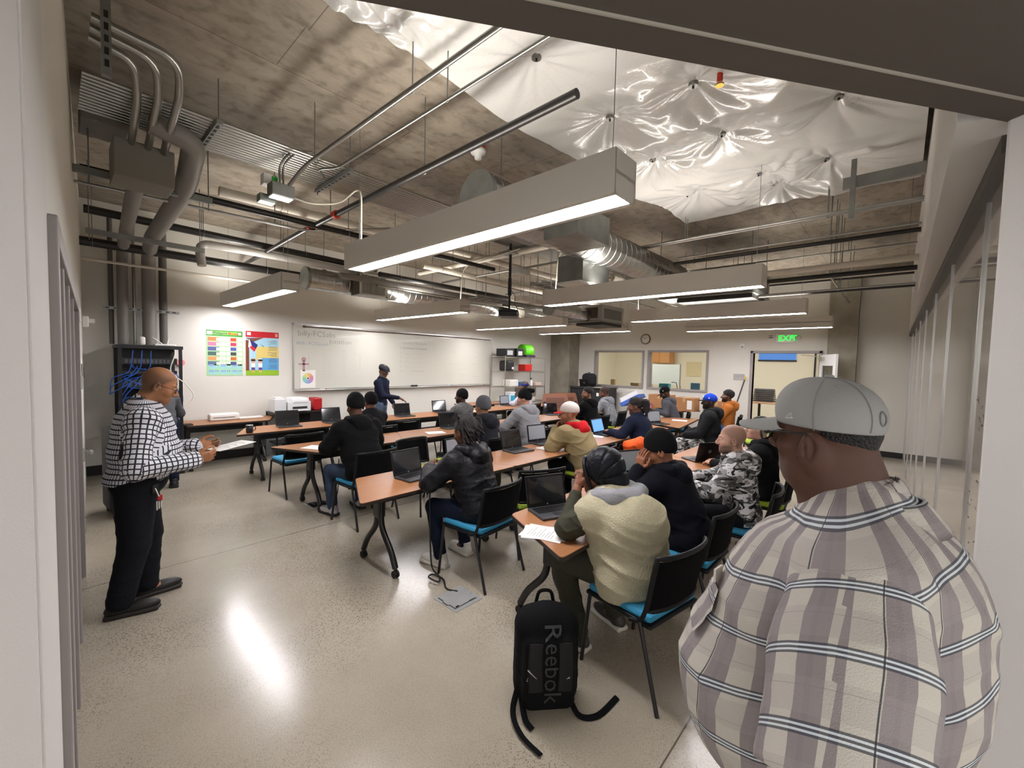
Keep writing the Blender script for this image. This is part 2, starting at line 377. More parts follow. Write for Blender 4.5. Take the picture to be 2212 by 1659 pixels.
# near opening: header and reveals, a chamfered corner doorway
dx, dy = .811, -.585; nx, ny = .585, .811
P0 = (-.026, 1.3); P1 = (2.06, -.21)
MO = Matrix([[dx, nx, 0, P0[0]], [dy, ny, 0, P0[1]], [0, 0, 1, 0], [0, 0, 0, 1]])
W_ = math.hypot(P1[0]-P0[0], P1[1]-P0[1])
MB().box((-.6, -.089, 2.65), (W_+1.4, 0, 3.4), HEAD, M=MO).box((-.6, -1.5, 2.655), (W_+1.4, -.089, 3.4), HEAD, M=MO).box((-.6, -.094, 2.648), (W_+1.4, -.089, 2.66), mat('header_edge', 'a29c90', .4), M=MO).box((-.6, -.089, 3.4), (W_+1.4, 0, CZ), HEAD, M=MO).build('trim_1', kind='structure')
MB().box((-.35, -.45, 0), (0, 0, 2.66), NEARW, M=MO, bev=.01).build('wall_near_left', kind='structure')
MB().box((W_, -.55, 0), (W_+.1, 0, 2.66), NEARW, M=MO, bev=.012).build('wall_near_right', kind='structure')
# far wall with two windows, door opening; office beyond
wins = [(5.753, 7.489, 1.15, 2.323), (3.88, 5.634, 1.15, 2.323)]; dr = (1.415, 2.792, 0, 2.24)
mb = MB(); T = .15
def wx(y0, y1, z0, z1): mb.box((XF, y0, z0), (XF+T, y1, z1), WALL)
wx(-1.4, dr[0], 0, CZ); wx(dr[0], dr[1], dr[3], CZ); wx(dr[1], wins[1][0], 0, CZ)
for a, b, z0, z1 in wins: wx(a, b, 0, z0); wx(a, b, z1, CZ)
wx(wins[1][1], wins[0][0], 0, CZ); wx(wins[0][1], YF, 0, CZ)
mb.build('wall_far', kind='structure')
GL = bpy.data.materials.new('window_glass'); GL.use_nodes = True; p = GL.node_tree.nodes['Principled BSDF']; p.inputs['Transmission Weight'].default_value = 1; p.inputs['Roughness'].default_value = .0; p.inputs['IOR'].default_value = 1.12; p.inputs['Base Color'].default_value = (.97, .98, .97, 1)
for i, (a, b, z0, z1) in enumerate(wins):
    m_ = MB(); e = .06
    for q in (((a, z0), (b, z0+e)), ((a, z1-e), (b, z1)), ((a, z0+e), (a+e, z1-e)), ((b-e, z0+e), (b, z1-e))):
        m_.box((XF-.03, q[0][0], q[0][1]), (XF+T+.02, q[1][0], q[1][1]), GREYP, bev=.005)
    wo = m_.build('window_%d' % (i+1), kind='structure')
    MB().box((XF+.06, a+e, z0+e), (XF+.066, b-e, z1-e), GL).build('window_pane', parent=wo)
m_ = MB(); a, b, z0, z1 = dr; e = .06
for q in (((a-e, 0), (a, z1+e)), ((b, 0), (b+e, z1+e)), ((a-e, z1), (b+e, z1+e))): m_.box((XF-.04, q[0][0], q[0][1]), (XF+T+.02, q[1][0], q[1][1]), GREYP, bev=.005)
do = m_.build('door_2', kind='structure')
# the open leaf swings into the room against the column
LEAF = mat('white_door_paint', 'd9d8d6', .45)
MD = Matrix.Translation((XF-.05, a, 0)) @ Matrix.Rotation(math.radians(188), 4, 'Z')
lf = MB().box((-.02, -.045, .02), (.0, .0, z1), LEAF, M=MD)
ang = math.radians(-78); MD = Matrix.Translation((XF-.05, a-.02, 0)) @ Matrix.Rotation(ang - PI/2 + math.radians(12), 4, 'Z')
lf = MB()
lf.box((0, 0, .02), (.92, .045, .25), LEAF, M=MD).box((0, 0, .25), (.14, .045, 2.2), LEAF, M=MD).box((.78, 0, .25), (.92, .045, 2.2), LEAF, M=MD).box((.14, 0, 1.95), (.78, .045, 2.2), LEAF, M=MD).box((.14, 0, .25), (.78, .045, 1.1), LEAF, M=MD)
lo = lf.build('door_leaf', parent=do)
MB().box((.14, .018, 1.1), (.78, .026, 1.95), GL, M=MD).build('door_pane', parent=lo)
MB().box((.05, -.05, 2.08), (.3, 0, 2.14), ALU, M=MD, bev=.006).cyl(MD @ V(.18, -.03, 2.15), V(XF-.02, a+.35, 2.2), .008, ALU).build('door_closer', parent=lo)
# office
OW = mat('office_wall', 'ece7d6', .8)
mb = MB().box((16.2, -3, 0), (16.3, YF, 3.2), OW).box((XF+T, -3.1, 0), (16.3, -3, 3.2), OW).box((XF+T, YF, 0), (16.3, YF+.1, 3.2), OW).build('wall_office', kind='structure')
box_obj('ceiling_office', (XF+T, -3, 3.2), (16.3, YF, 3.3), mat('office_ceiling', 'e8e4d8', .8), kind='structure')
OL = mat('office_lamp', 'fffaf0', emit=10)
for i, (y, yy) in enumerate([(2.3, 'office beyond the open door'), (4.1, 'office behind the right window'), (7.0, 'office behind the left window')]):
    t = empty('ceiling_light', (13.4, y, 3.2), 0, 'flat lit ceiling panel of the ' + yy, 'ceiling light')
    MB().box((-.65, -.35, -.04), (.65, .35, 0), WHITE, bev=.005).build('frame', parent=t)
    MB().box((-.6, -.3, -.046), (.6, .3, -.041), OL).build('diffuser', parent=t)
# right wall: sliding marker-board panels under a bulkhead
GLP = mat('glossy_marker_panel', 'b5afa5', .08, var=.03, vscale=2, spec=.6, coat=.6)
PX = [2.16, 2.8, 4.25, 5.7, 7.15, 8.6, 10.05, 11.4, XF]
yr = lambda x: -.26 + (x-2)*.0112
box_obj('wall_right_bulkhead', (2.02, -.6, 2.66), (XF, -.095, CZ), NEARW, kind='structure')
box_obj('wall_right', (2.3, -.62, 0), (XF, -.36, 2.66), NEARW, kind='structure')
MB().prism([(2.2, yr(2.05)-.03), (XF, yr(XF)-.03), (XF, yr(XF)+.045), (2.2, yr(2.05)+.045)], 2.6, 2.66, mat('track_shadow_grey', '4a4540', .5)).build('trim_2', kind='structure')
for i in range(len(PX)-1):
    x0, x1 = PX[i], PX[i+1]
    t = empty('sliding_panel', (x0, 0, 0), 0, 'tall glossy grey-white sliding wall panel, %s' % ['nearest one beside the right doorway edge', 'second from the camera, with smudges', 'third from the camera', 'fourth from the camera', 'fifth from the camera', 'sixth from the camera', 'seventh from the camera', 'farthest, meeting the far wall'][i], 'wall panel', 'sliding panels of the right wall')
    MB().prism([(0.01, yr(x0)-.03), (x1-x0-.012, yr(x1)-.03), (x1-x0-.012, yr(x1)), (0.01, yr(x0))], .02, 2.6, GLP).build('board', parent=t)
    for xa in (0, x1-x0-.015): MB().box((xa+.002, yr(x0+xa)-.035, .01), (xa+.014, yr(x0+xa)+.008, 2.6), ALU).build('edge_profile', parent=t)
# smudges
SM = mat('marker_smudge', '6d6a68', .6)
rs = random.Random(3)
mb = MB()
for i in range(60):
    x = rs.uniform(2.12, 2.75); z = rs.uniform(.9, 1.75); a = rs.uniform(-1, 1); l = rs.uniform(.008, .05)
    y = yr(x)+.0015; mb.quad((x, y, z), (x+l*math.cos(a), y, z+l*math.sin(a)), (x+l*math.cos(a), y, z+l*math.sin(a)+.006), (x, y, z+.007), SM)
mb.build('marker_smudges', label='grey marker smudges on the nearest sliding panels', cat='smudge', kind='stuff')
# concrete columns, beams
box_obj('trim_3', (11.62, 8.1, 0), (XF, YF, CZ), COLC, kind='structure')
box_obj('trim_4', (11.95, .72, 0), (XF, 1.25, CZ), COLC, kind='structure')
# baseboards
BB = mat('black_baseboard', '1b1918', .5)
MB().box((.3, YF-.012, 0), (11.62, YF, .15), BB).build('baseboard_front', kind='structure')
MB().box((XF-.012, -.14, 0), (XF, .72, .12), BB).box((XF-.012, 2.85, 0), (XF, 8.1, .12), BB).build('baseboard_far', kind='structure')
# ------------------------------------------------------------------ overhead services
GALV = mat('galvanised_steel', 'b4b6b4', .28, metal=1, var=.12, vscale=9, bump=.05, bscale=40)
GALVD = mat('dull_galvanised_steel', '8e908d', .45, metal=.8, var=.2, vscale=5)
CSTEEL = mat('conduit_steel', 'a9a9a5', .3, metal=1)
BLKP = mat('black_iron_pipe', '1a1816', .38, var=.2)
PVC = mat('grey_pvc', '77736e', .5)
INSUL = mat('white_insulation_pipe', 'cfc8ba', .6)
GREYBOX = mat('grey_box_paint', '76736a', .6)
REDP = mat('red_paint', 'b5301c', .4)
LAMPB = mat('lamp_body', 'cfc9bf', .45)
DIFF = mat('lamp_diffuser', 'fffbff', emit=LAMP_DOWN); UPL = mat('lamp_uplight', 'fffaf4', emit=LAMP_UP)
CORD = mat('white_cord', 'dcd6c8', .5)
def lamp_proto():
    t = empty('pendant_light'); mb = MB(); L_ = 2.84; w_, hh = .11, .22
    mb.box((-w_, 0, .008), (-w_+.012, L_, hh), LAMPB).box((w_-.012, 0, .008), (w_, L_, hh), LAMPB).box((-w_, 0, 0), (w_, .012, hh), LAMPB).box((-w_, L_-.012, 0), (w_, L_, hh), LAMPB).box((-w_, 0, .1), (w_, L_, .12), LAMPB)
    mb.box((-w_, 0, 0), (-.075, L_, .01), LAMPB).box((.075, 0, 0), (w_, L_, .01), LAMPB)
    mb.build('housing', parent=t)
    MB().box((-.075, .02, .003), (.075, L_-.02, .007), DIFF).build('diffuser', parent=t)
    MB().box((-.07, .05, .17), (.07, L_-.05, .174), UPL).build('uplight', parent=t)
    for y in (.08, L_-.08): MB().cyl((0, y, .1), (0, y, CZ-2.7-.05), .0025, GALVD, n=6).build('suspension_wire', parent=t)
    return t
lp = lamp_proto(); lp.location = (-50, 0, 0)
spots = [(2.0, 1.08, 'nearest and largest, across the upper middle'), (2.07, 5.75, 'hanging before the left posters'), (5.0, 1.08, 'second of the near row, before the large fan coil unit'), (4.85, 5.58, 'before the left half of the whiteboard'),
         (7.72, 1.08, 'third of the near row'), (7.7, 5.5, 'before the right end of the whiteboard'), (10.46, 1.02, 'last of the near row, by the exit sign'), (9.75, 5.0, 'last of the far row, above the wire shelving')]
for i, (x, y, d) in enumerate(spots):
    if i == 0: o = lp; o.location = (x, y, 2.7); tag(o, 'long grey pendant light, ' + d, 'pendant light', 'linear pendant lights')
    else: dup(lp, (x, y, 2.7), 0, 'long grey pendant light, ' + d, 'pendant light', 'linear pendant lights')
# spiral ducts along the room
def spiral_duct(x0, x1, y, z, r, label, caps=(True, True), pitch=.14, parts=None):
    t = empty('spiral_duct', (x0, y, z), 0, label, 'duct'); prof = []; L_ = x1-x0; n = int(L_/pitch)
    for i in range(n):
        a = i*pitch; prof += [(r, a+.001), (r, a+.006), (r, a+pitch-.018), (r, a+pitch-.013), (r+.005, a+pitch-.009), (r+.005, a+pitch-.004)]
    prof.append((r, L_)); MX = frameM((0, 0, 0), (0, 1, 0), (0, 0, 1))
    MB().lathe(prof, GALV, 40, M=MX).build('duct_body', parent=t)
    if caps[0]: MB().cyl((-.03, 0, 0), (0.02, 0, 0), r+.01, GALVD, n=40, smooth=False).build('end_cap', parent=t)
    k = 0
    for xx in [.3 + i*1.9 for i in range(int(L_/1.9)+1)]:
        if xx > L_: break
        MB().cyl((xx, 0, r), (xx, 0, CZ-z-.02), .006, GALVD, n=6).box((xx-.03, -.05, r), (xx+.03, .05, r+.008), GALVD).build('hanger_rod', parent=t)
    return t
d1_ = spiral_duct(2.74, 7.5, 3.0, 3.4, .225, 'large shiny spiral duct crossing the middle of the ceiling, round end cap facing left')
bx = MB().box((.55, .2, -.12), (1.25, .42, .26), GALVD).box((.58, .42, -.08), (1.22, .44, .2), WHITE)
bx.build('upper_damper_box', parent=d1_)
g = MB().box((.75, -.62, -.27), (1.35, -.2, .02), GALVD).build('diffuser_box', parent=d1_)
g = MB().box((1.95, .1, -.45), (2.6, .5, -.1), GALVD).box((1.93, .12, -.48), (2.62, .5, -.45), WHITE).build('diffuser_box', parent=d1_)
d2_ = spiral_duct(2.95, 10.2, 7.5, 3.2, .185, 'spiral duct running along above the whiteboard wall')
GR = mat('white_grille', 'd8d4c8', .5); GRD = mat('grille_gap', '4c463e', .8)
for k, x in enumerate((.75, 4.6)):
    MB().box((x, -.45, -.2), (x+.5, -.1, .16), GALVD).build('diffuser_box', parent=d2_)
    gm = MB().box((x-.006, -.46, -.2), (x, -.12, .15), GRD).box((x+.02, -.456, -.18), (x+.48, -.45, .14), GRD).box((x-.01, -.47, -.22), (x+.52, -.456, -.19), GR).box((x-.01, -.47, .14), (x+.52, -.456, .17), GR).box((x-.02, -.47, -.22), (x+.015, -.45, .17), GR).box((x+.485, -.47, -.22), (x+.52, -.45, .17), GR)
    for i in range(16): gm.box((x+.03+i*.029, -.468, -.19), (x+.04+i*.029, -.456, .14), GR)
    gm.build('grille', parent=d2_)
d3_ = spiral_duct(6.9, 8.3, 5.35, 2.98, .14, 'short spiral duct stub with flat cap behind the projector', pitch=.2)
# fan coil units
FC = mat('fan_coil_sheet', 'a7a9a4', .4, metal=.6)
def fcu(loc, s, label):
    t = empty('fan_coil_unit', loc, 0, label, 'fan coil unit')
    MB().box((0, 0, 0), s, FC, bev=.01).box((-.02, -.02, -.025), (s[0]+.02, s[1]+.02, -.01), FC).build('casing', parent=t)
    MB().box((-.004, .1, .06), (-.001, s[1]-.1, s[2]-.06), GRD).build('filter_opening', parent=t)
    MB().box((.1, -.004, .06), (s[0]-.1, -.001, s[2]-.08), mat('fcu_inner', '6f6f6b', .5, metal=.5)).build('side_panel', parent=t)
    MB().box((.05, .02, -.09), (s[0]-.05, s[1]-.3, -.03), mat('drain_pan', '2a2926', .5)).build('drain_pan', parent=t)
    for xy in ((.05, .05), (s[0]-.05, .05), (s[0]-.05, s[1]-.05)): MB().cyl((xy[0], xy[1], s[2]), (xy[0], xy[1], CZ-loc[2]-.02), .005, GALVD, n=6).build('hanger_rod', parent=t)
    return t
fcu((7.4, 1.75, 3.06), (1.1, 1.5, .42), 'large fan coil unit hanging right of centre at the end of the big duct')
fcu((8.3, 4.95, 2.84), (1.0, 1.0, .36), 'smaller fan coil unit hanging beyond the projector near the clock')
# rack of parallel conduits
t = empty('conduit_rack', (0, 0, 3.72), 0, 'rack of twelve parallel steel conduits crossing the ceiling from the left wall', 'conduit rack')
for i in range(12):
    y = 4.2 + i*.056; MB().cyl((.18, y, .035), (12.0 if i % 3 else 7.5, y, .035), .0145, CSTEEL, n=10).build('conduit', parent=t)
for x in (.95, 2.05, 3.6, 5.2, 6.8):
    s_ = MB().box((x-.02, 4.1, -.02), (x+.02, 4.92, .02), GALVD)
    for k in range(9): s_.box((x-.011, 4.15+k*.085, -.0215), (x+.011, 4.2+k*.085, -.0195), DARK)
    s_.build('strut_channel', parent=t)
    for y in (4.13, 4.89): MB().cyl((x, y, -.05), (x, y, .34), .005, GALVD, n=6).build('threaded_rod', parent=t)
def pipe(name, pts, r, m, label, cat, hang=(), clamps=(), n=12, extra=None, rad=.12, hz=CZ):
    t = empty(name, pts[0], 0, label, cat); o = Vector(pts[0]); q = [Vector(p)-o for p in pts]
    MB().tube(arc(q, rad), r, m, n=n).build('pipe_run', parent=t)
    for p in hang:
        p = Vector(p)-o; MB().cyl(p, (p.x, p.y, hz-o.z-.01), .005, GALVD, n=6).tube([(p.x+(r+.006)*math.cos(a*PI/6)*0, p.y+(r+.006)*math.cos(a*PI/6), p.z-0+(r+.006)*math.sin(a*PI/6)) for a in range(12)], .003, GALVD, n=5, closed=True).build('hanger_rod', parent=t)
    for p in clamps:
        p = Vector(p)-o; d = Vector(extra or (0, 1, 0)); MB().cyl(p-d*.03, p+d*.03, r+.016, REDP, n=14).build('red_coupling', parent=t)
    return t
# three swept conduits entering a grey pull box
for i in range(3):
    x = .66 - .1*i; y = 3.62 + .12*i
    pipe('swept_conduit', [(.2, y, 3.83), (x-.05, y, 3.8), (x, y+.25, 3.7), (x+.01, 4.7, 3.5)], .026, CSTEEL, 'fat steel conduit sweeping down into the grey pull box, %s of three' % ['outermost', 'middle', 'innermost'][i], 'conduit', rad=.3, n=12)
t = empty('strut_bracket', (.26, 3.58, 3.6), 0, 'short slotted strut bracket carrying the three swept conduits', 'bracket'); MB().box((-.022, -.02, -.1), (.022, .02, .5), GALVD).build('channel', parent=t)
for i in range(5): MB().box((-.01, -.0225, -.05+i*.07), (.01, -.0205, -.01+i*.07), DARK).build('slot', parent=t)
MB().box((-.024, -.024, .36), (.024, .024, .49), DARK).build('end_clamp', parent=t)
box_obj('pull_box', (.36, 4.6, 3.25), (.74, 4.95, 3.55), GREYBOX, 'grey steel pull box under the ceiling at the left', 'junction box', bev=.008)
box_obj('pull_box', (.2, 5.0, 3.76), (.5, 5.4, 3.93), mat('box_duct_paint', '8a8884', .6), 'pale grey duct box against the left wall behind the conduits', 'junction box', bev=.01)
# big grey plastic pipes bending down to the risers
pipe('vent_pipe', [(.55, 4.36, 3.64), (.84, 4.38, 3.6), (.9, 5.1, 3.44), (.93, 7.4, 3.38), (1.04, 8.62, 3.3), (1.04, 8.62, 1.99)], .085, PVC, 'thick grey plastic pipe bending across and down to the server rack', 'pipe', rad=.3, n=20)
pipe('vent_pipe', [(.52, 4.9, 3.4), (.56, 5.3, 3.4), (.67, 7.35, 3.38), (.74, 8.62, 3.3), (.74, 8.62, 1.99)], .065, INSUL and PVC, 'thinner grey plastic pipe running down left of the thick one', 'pipe', rad=.25, n=18)
pipe('vent_pipe', [(1.22, 8.68, 3.9), (1.22, 8.68, 1.99)], .052, mat('dark_pvc', '5a5651', .5), 'dark grey vertical riser on the right of the three', 'pipe', n=16)
pipe('riser_conduit', [(.88, 8.72, 3.95), (.88, 8.72, 1.99)], .02, CSTEEL, 'slim vertical conduit between the two left risers', 'conduit')
pipe('riser_conduit', [(.62, 8.72, 3.95), (.62, 8.72, 1.99)], .03, mat('dark_pvc', '5a5651', .5), 'slim vertical pipe at the left edge of the risers', 'conduit')
pb = MB().box((.52, 8.6, 2.5), (1.41, 8.63, 2.54), GALVD)
for k in range(10): pb.box((.55+k*.086, 8.598, 2.512), (.59+k*.086, 8.6, 2.528), DARK)
pb.build('wall_strut', label='slotted wall strut clamping the grey risers', cat='strut')
# straight runs parallel to the whiteboard wall
def channel(x0, x1, y, z, label, rods):
    t = empty('strut_channel', (x0, y, z), 0, label, 'strut'); MB().box((0, -.021, -.03), (x1-x0, .021, .03), GALVD).build('channel', parent=t)
    for x in rods: MB().cyl((x-x0, 0, -.1), (x-x0, 0, CZ-z-.01), .005, GALVD, n=6).build('threaded_rod', parent=t)
channel(.15, 1.13, 5.2, 3.4, 'short grey strut channel under the pull box', (.25, 1.1))
channel(.3, 1.45, 7.1, 3.28, 'lower short strut channel in front of the risers', (.33, 1.4))
pipe('iron_pipe', [(.2, 5.32, 3.45), (5.2, 5.25, 3.45)], .035, BLKP, 'black iron pipe running from the left wall behind the strut channel', 'pipe', hang=[(.5, 5.31, 3.45), (2.6, 5.28, 3.45), (4.3, 5.26, 3.45)])
pipe('iron_pipe', [(.22, 8.0, 3.32), (3.1, 8.0, 3.32)], .06, BLKP, 'thick black iron pipe above the server rack', 'pipe', hang=[(.4, 8.0, 3.32), (1.6, 8.0, 3.32), (2.5, 8, 3.32)])
pipe('iron_pipe', [(.3, 7.4, 3.6), (4.2, 7.4, 3.55)], .05, BLKP, 'black iron pipe behind the grey elbow pipe', 'pipe', hang=[(1.5, 7.4, 3.59), (2.9, 7.4, 3.58)])
pipe('steel_conduit', [(.16, 5.6, 3.4), (2.15, 5.42, 3.4), (2.4, 5.35, 3.45), (3.1, 5.1, 3.6)], .014, CSTEEL, 'thin steel conduit crossing the grey pipes at the left', 'conduit', hang=[(.8, 5.55, 3.4), (1.8, 5.47, 3.4)])
pipe('white_pipe', [(.3, 8.4, 3.15), (2.8, 8.4, 3.15)], .02, INSUL, 'thin white pipe along the wall under the thick black pipe', 'pipe')
pipe('insulated_pipe', [(1.35, 5.9, 3.75), (5.0, 5.75, 3.75), (9.0, 5.7, 3.75)], .055, INSUL, 'cream insulated pipe under the slab behind the conduit rack', 'pipe', hang=[(2, 5.87, 3.75), (3.6, 5.8, 3.75), (5.2, 5.75, 3.75)])
pipe('grey_elbow_pipe', [(1.45, 7.25, 3.1), (1.42, 7.3, 3.42), (2.1, 7.25, 3.42), (4.3, 7.2, 3.4)], .055, mat('pale_grey_pvc', '9a9791', .5), 'pale grey plastic pipe with an elbow, left of the wall duct', 'pipe', rad=.15, n=16, hang=[(2.5, 7.23, 3.42), (3.6, 7.21, 3.4)])
# runs parallel to the far wall
pipe('iron_pipe', [(2.15, 1.5, 3.46), (2.2, 5.6, 3.46), (2.3, 8.7, 3.44)], .03, BLKP, 'black sprinkler pipe slanting across the upper left with red couplings', 'pipe', hang=[(2.17, 3.05, 3.46), (2.2, 4.9, 3.46), (2.25, 6.6, 3.46)], clamps=[(2.19, 4.75, 3.46), (2.2, 5.45, 3.46)], n=16)
pipe('steel_conduit', [(1.64, .6, 3.62), (1.6, 4.1, 3.6), (1.56, 4.35, 3.48)], .017, CSTEEL, 'steel conduit with a parallel twin, ending at the emergency relay box', 'conduit', hang=[(1.64, 2.45, 3.62), (1.61, 3.9, 3.61)])
pipe('steel_conduit', [(1.86, .6, 3.62), (1.84, 3.95, 3.62), (1.78, 4.25, 3.68), (1.95, 4.5, 3.72)], .012, CSTEEL, 'thinner steel conduit right of its twin, bending at the rack', 'conduit', hang=[(1.85, 2.35, 3.62)])
RR = [('steel_conduit', 6.0, 3.2, 3.62, .018, CSTEEL, 'upper steel conduit running to the right wall'), ('steel_conduit', 6.08, 3.2, 3.62, .014, CSTEEL, 'its slimmer twin conduit just beyond, running to the right wall'),
      ('iron_pipe', 6.4, 2.6, 3.4, .026, BLKP, 'black sprinkler pipe running to the right wall'), ('steel_conduit', 6.36, 2.55, 3.46, .013, CSTEEL, 'steel conduit lying on the black sprinkler pipe'),
      ('white_pipe', 6.9, 4.2, 3.2, .04, INSUL, 'cream insulated pipe running to the right wall above the fan coil unit'), ('iron_pipe', 7.1, 1.8, 3.12, .032, BLKP, 'upper black pipe leaving the fan coil unit'),
      ('iron_pipe', 7.8, 1.75, 3.02, .03, BLKP, 'lower black pipe leaving the fan coil unit'), ('steel_conduit', 7.5, 1.7, 2.99, .012, CSTEEL, 'thin conduit between the two black pipes'),
      ('steel_conduit', 8.6, 8.2, 3.75, .015, CSTEEL, 'thin conduit high in the far part of the room'), ('white_pipe', 9.0, 8.2, 3.45, .05, INSUL, 'far cream insulated pipe beyond the projector'),
      ('iron_pipe', 9.6, 8.2, 3.5, .035, BLKP, 'far black pipe near the column'), ('steel_conduit', 5.6, (3.4, 7.2), 3.5, .02, CSTEEL, 'conduit crossing behind the projector pole'), ('white_pipe', 5.1, (3.4, 7.3), 3.62, .045, INSUL, 'cream insulated pipe crossing behind the projector pole')]
for nm, x, y1, z, r, m_, lb in RR:
    y0, y1 = y1 if isinstance(y1, tuple) else (-.09, y1)
    pipe(nm, [(x, y0, z), (x, y1, z)], r, m_, lb, 'conduit' if 'conduit' in nm else 'pipe', hang=[(x, y, z) for y in np.arange(y0+.79, y1, 1.6)], n=10)
XX = [('white_pipe', 4.4, 11.5, 6.2, 3.5, .05, INSUL, 'cream pipe running lengthwise beyond the big duct'), ('iron_pipe', 3.8, 7.0, 6.6, 3.3, .045, BLKP, 'black pipe with bands running toward the far end'), ('steel_conduit', 3.9, 11, 6.85, 3.15, .02, CSTEEL, 'grey conduit just in front of the wall duct'),
      ('vent_pipe', 3.3, 7.2, 7.0, 3.25, .055, PVC, 'grey plastic pipe in front of the wall duct'), ('steel_conduit', 6.0, 11.6, 4.6, 3.3, .016, CSTEEL, 'steel conduit left of the far fan coil unit'), ('steel_conduit', 5.5, 11.6, 3.9, 3.25, .016, CSTEEL, 'steel conduit between the projector and the big duct'),
      ('white_pipe', 7.4, 11.8, 4.2, 3.55, .06, INSUL, 'thick cream pipe beyond the big duct'), ('iron_pipe', 8.2, 11.8, 3.4, 3.3, .04, BLKP, 'black pipe beyond the end of the big duct'), ('steel_conduit', 8.0, 11.9, .9, 3.35, .014, CSTEEL, 'thin conduit by the far right column'), ('iron_pipe', 9.0, 11.9, 2.6, 3.45, .035, BLKP, 'black pipe above the exit sign')]
for nm, x0, x1, y, z, r, m_, lb in XX:
    pipe(nm, [(x0, y, z), (x1, y, z)], r, m_, lb, 'conduit' if 'conduit' in nm else 'pipe', hang=[(x, y, z) for x in np.arange(x0+.4, x1, 1.5)], n=10)
# cable tray ladder and small clutter
for k, (x0, y0, z0, ln) in enumerate([(5.4, 6.0, 3.05, 3.0), (5.2, 4.3, 3.1, 2.2)]):
    t = empty('cable_tray', (x0, y0, z0), 0, ['wire cable tray behind the projector, farther one', 'wire cable tray behind the projector, nearer one'][k], 'cable tray')
    f = MB().box((0, -.12, 0), (ln, -.11, .05), GALVD).box((0, .11, 0), (ln, .12, .05), GALVD)
    for i in range(int(ln/.2)): f.box((i*.2, -.11, 0), (i*.2+.02, .11, .01), GALVD)
    f.build('ladder', parent=t)
    for x in (.2, ln/2, ln-.2):
        for y in (-.13, .13): MB().cyl((x, y, 0), (x, y, CZ-z0-.01), .005, GALVD, n=6).build('threaded_rod', parent=t)
for k, (x, y, z, c, lb) in enumerate([(5.9, 5.2, 3.0, 'd8d4cc', 'small white ceiling device box behind the projector'), (6.6, 4.9, 3.12, '3564b8', 'small blue box lying on the cable tray'), (6.9, 5.7, 3.1, 'cdc8bc', 'white box on the far cable tray'), (5.3, 4.75, 3.35, 'a5a5a0', 'grey junction box left of the projector pole')]):
    o = box_obj('junction_box', (x, y, z), (x+.28, y+.2, z+.1), mat('boxc%d' % k, c, .5), lb, 'junction box', bev=.01); MB().cyl((x+.14, y+.1, z+.1), (x+.14, y+.1, CZ-.01), .005, GALVD, n=6).build('hanger_rod', parent=o)
# smoke detector
P = (3.05, 3.35, CZ); t = empty('smoke_detector', P, 0, 'white smoke detector with a red base on the ceiling', 'smoke detector')
MB().cyl((0, 0, -.05), (0, 0, 0), .07, REDP, n=24).build('base', parent=t)
MB().lathe([(.0, -.14), (.035, -.14), (.04, -.1), (.075, -.085), (.085, -.05), (.0, -.05)], WHITE, 28).build('cover', parent=t)
# emergency light relay boxes by the rack
t = empty('emergency_light', (1.5, 4.42, 3.38), 0, 'twin-headed emergency light below the conduit rack', 'emergency light')
MB().box((-.09, -.07, -.02), (.11, .07, .1), GALVD, bev=.006).build('housing', parent=t)
LENS = mat('lamp_lens', 'f2f5ee', emit=2.2)
MB().box((-.075, -.055, -.026), (.095, .055, -.02), LENS).build('lens', parent=t)
MB().box((-.14, .1, -.05), (0, .2, .02), GALVD, bev=.006).build('lamp_head', parent=t); MB().box((-.13, .11, -.055), (-.01, .19, -.05), LENS).build('lens', parent=t)
MB().box((-.12, .06, .1), (0, .16, .2), WHITE, bev=.006).build('relay_box', parent=t); MB().box((-.05, .05, .115), (.0, .165, .18), mat('green_label', '2fae3a', .5)).build('green_label', parent=t)
for i in range(2): MB().tube(spline([(.03*i, 0, .1), (.03*i, -.02, .28), (.06+.03*i, -.15, .38), (.2, -.25, .4)]), .01, CSTEEL, n=7).build('whip_conduit', parent=t)
pipe('hanging_cable', [(1.6, 4.42, 3.4), (1.75, 4.35, 3.36), (2.02, 4.3, 3.42), (2.03, 3.86, 3.5), (2.03, 3.86, 2.9)], .008, CORD, 'white cord dropping to the near end of the largest pendant light', 'cord', rad=.15, n=7)
pipe('hanging_cable', [(4.9, 4.4, 3.6), (4.88, 5.7, 3.5), (4.88, 5.75, 2.9)], .008, CORD, 'white cord dropping to the pendant light before the whiteboard', 'cord', rad=.2, n=7)
pipe('hanging_cable', [(5.1, 3.3, 3.6), (5.02, 3.75, 3.5), (5.02, 3.78, 2.9)], .008, CORD, 'white cord dropping to the second pendant of the near row', 'cord', rad=.2, n=7)
pipe('hanging_cable', [(7.75, 4.2, 3.5), (7.74, 3.82, 3.4), (7.72, 3.8, 2.9)], .007, CORD, 'white cord dropping to the third pendant of the near row', 'cord', rad=.2, n=7)
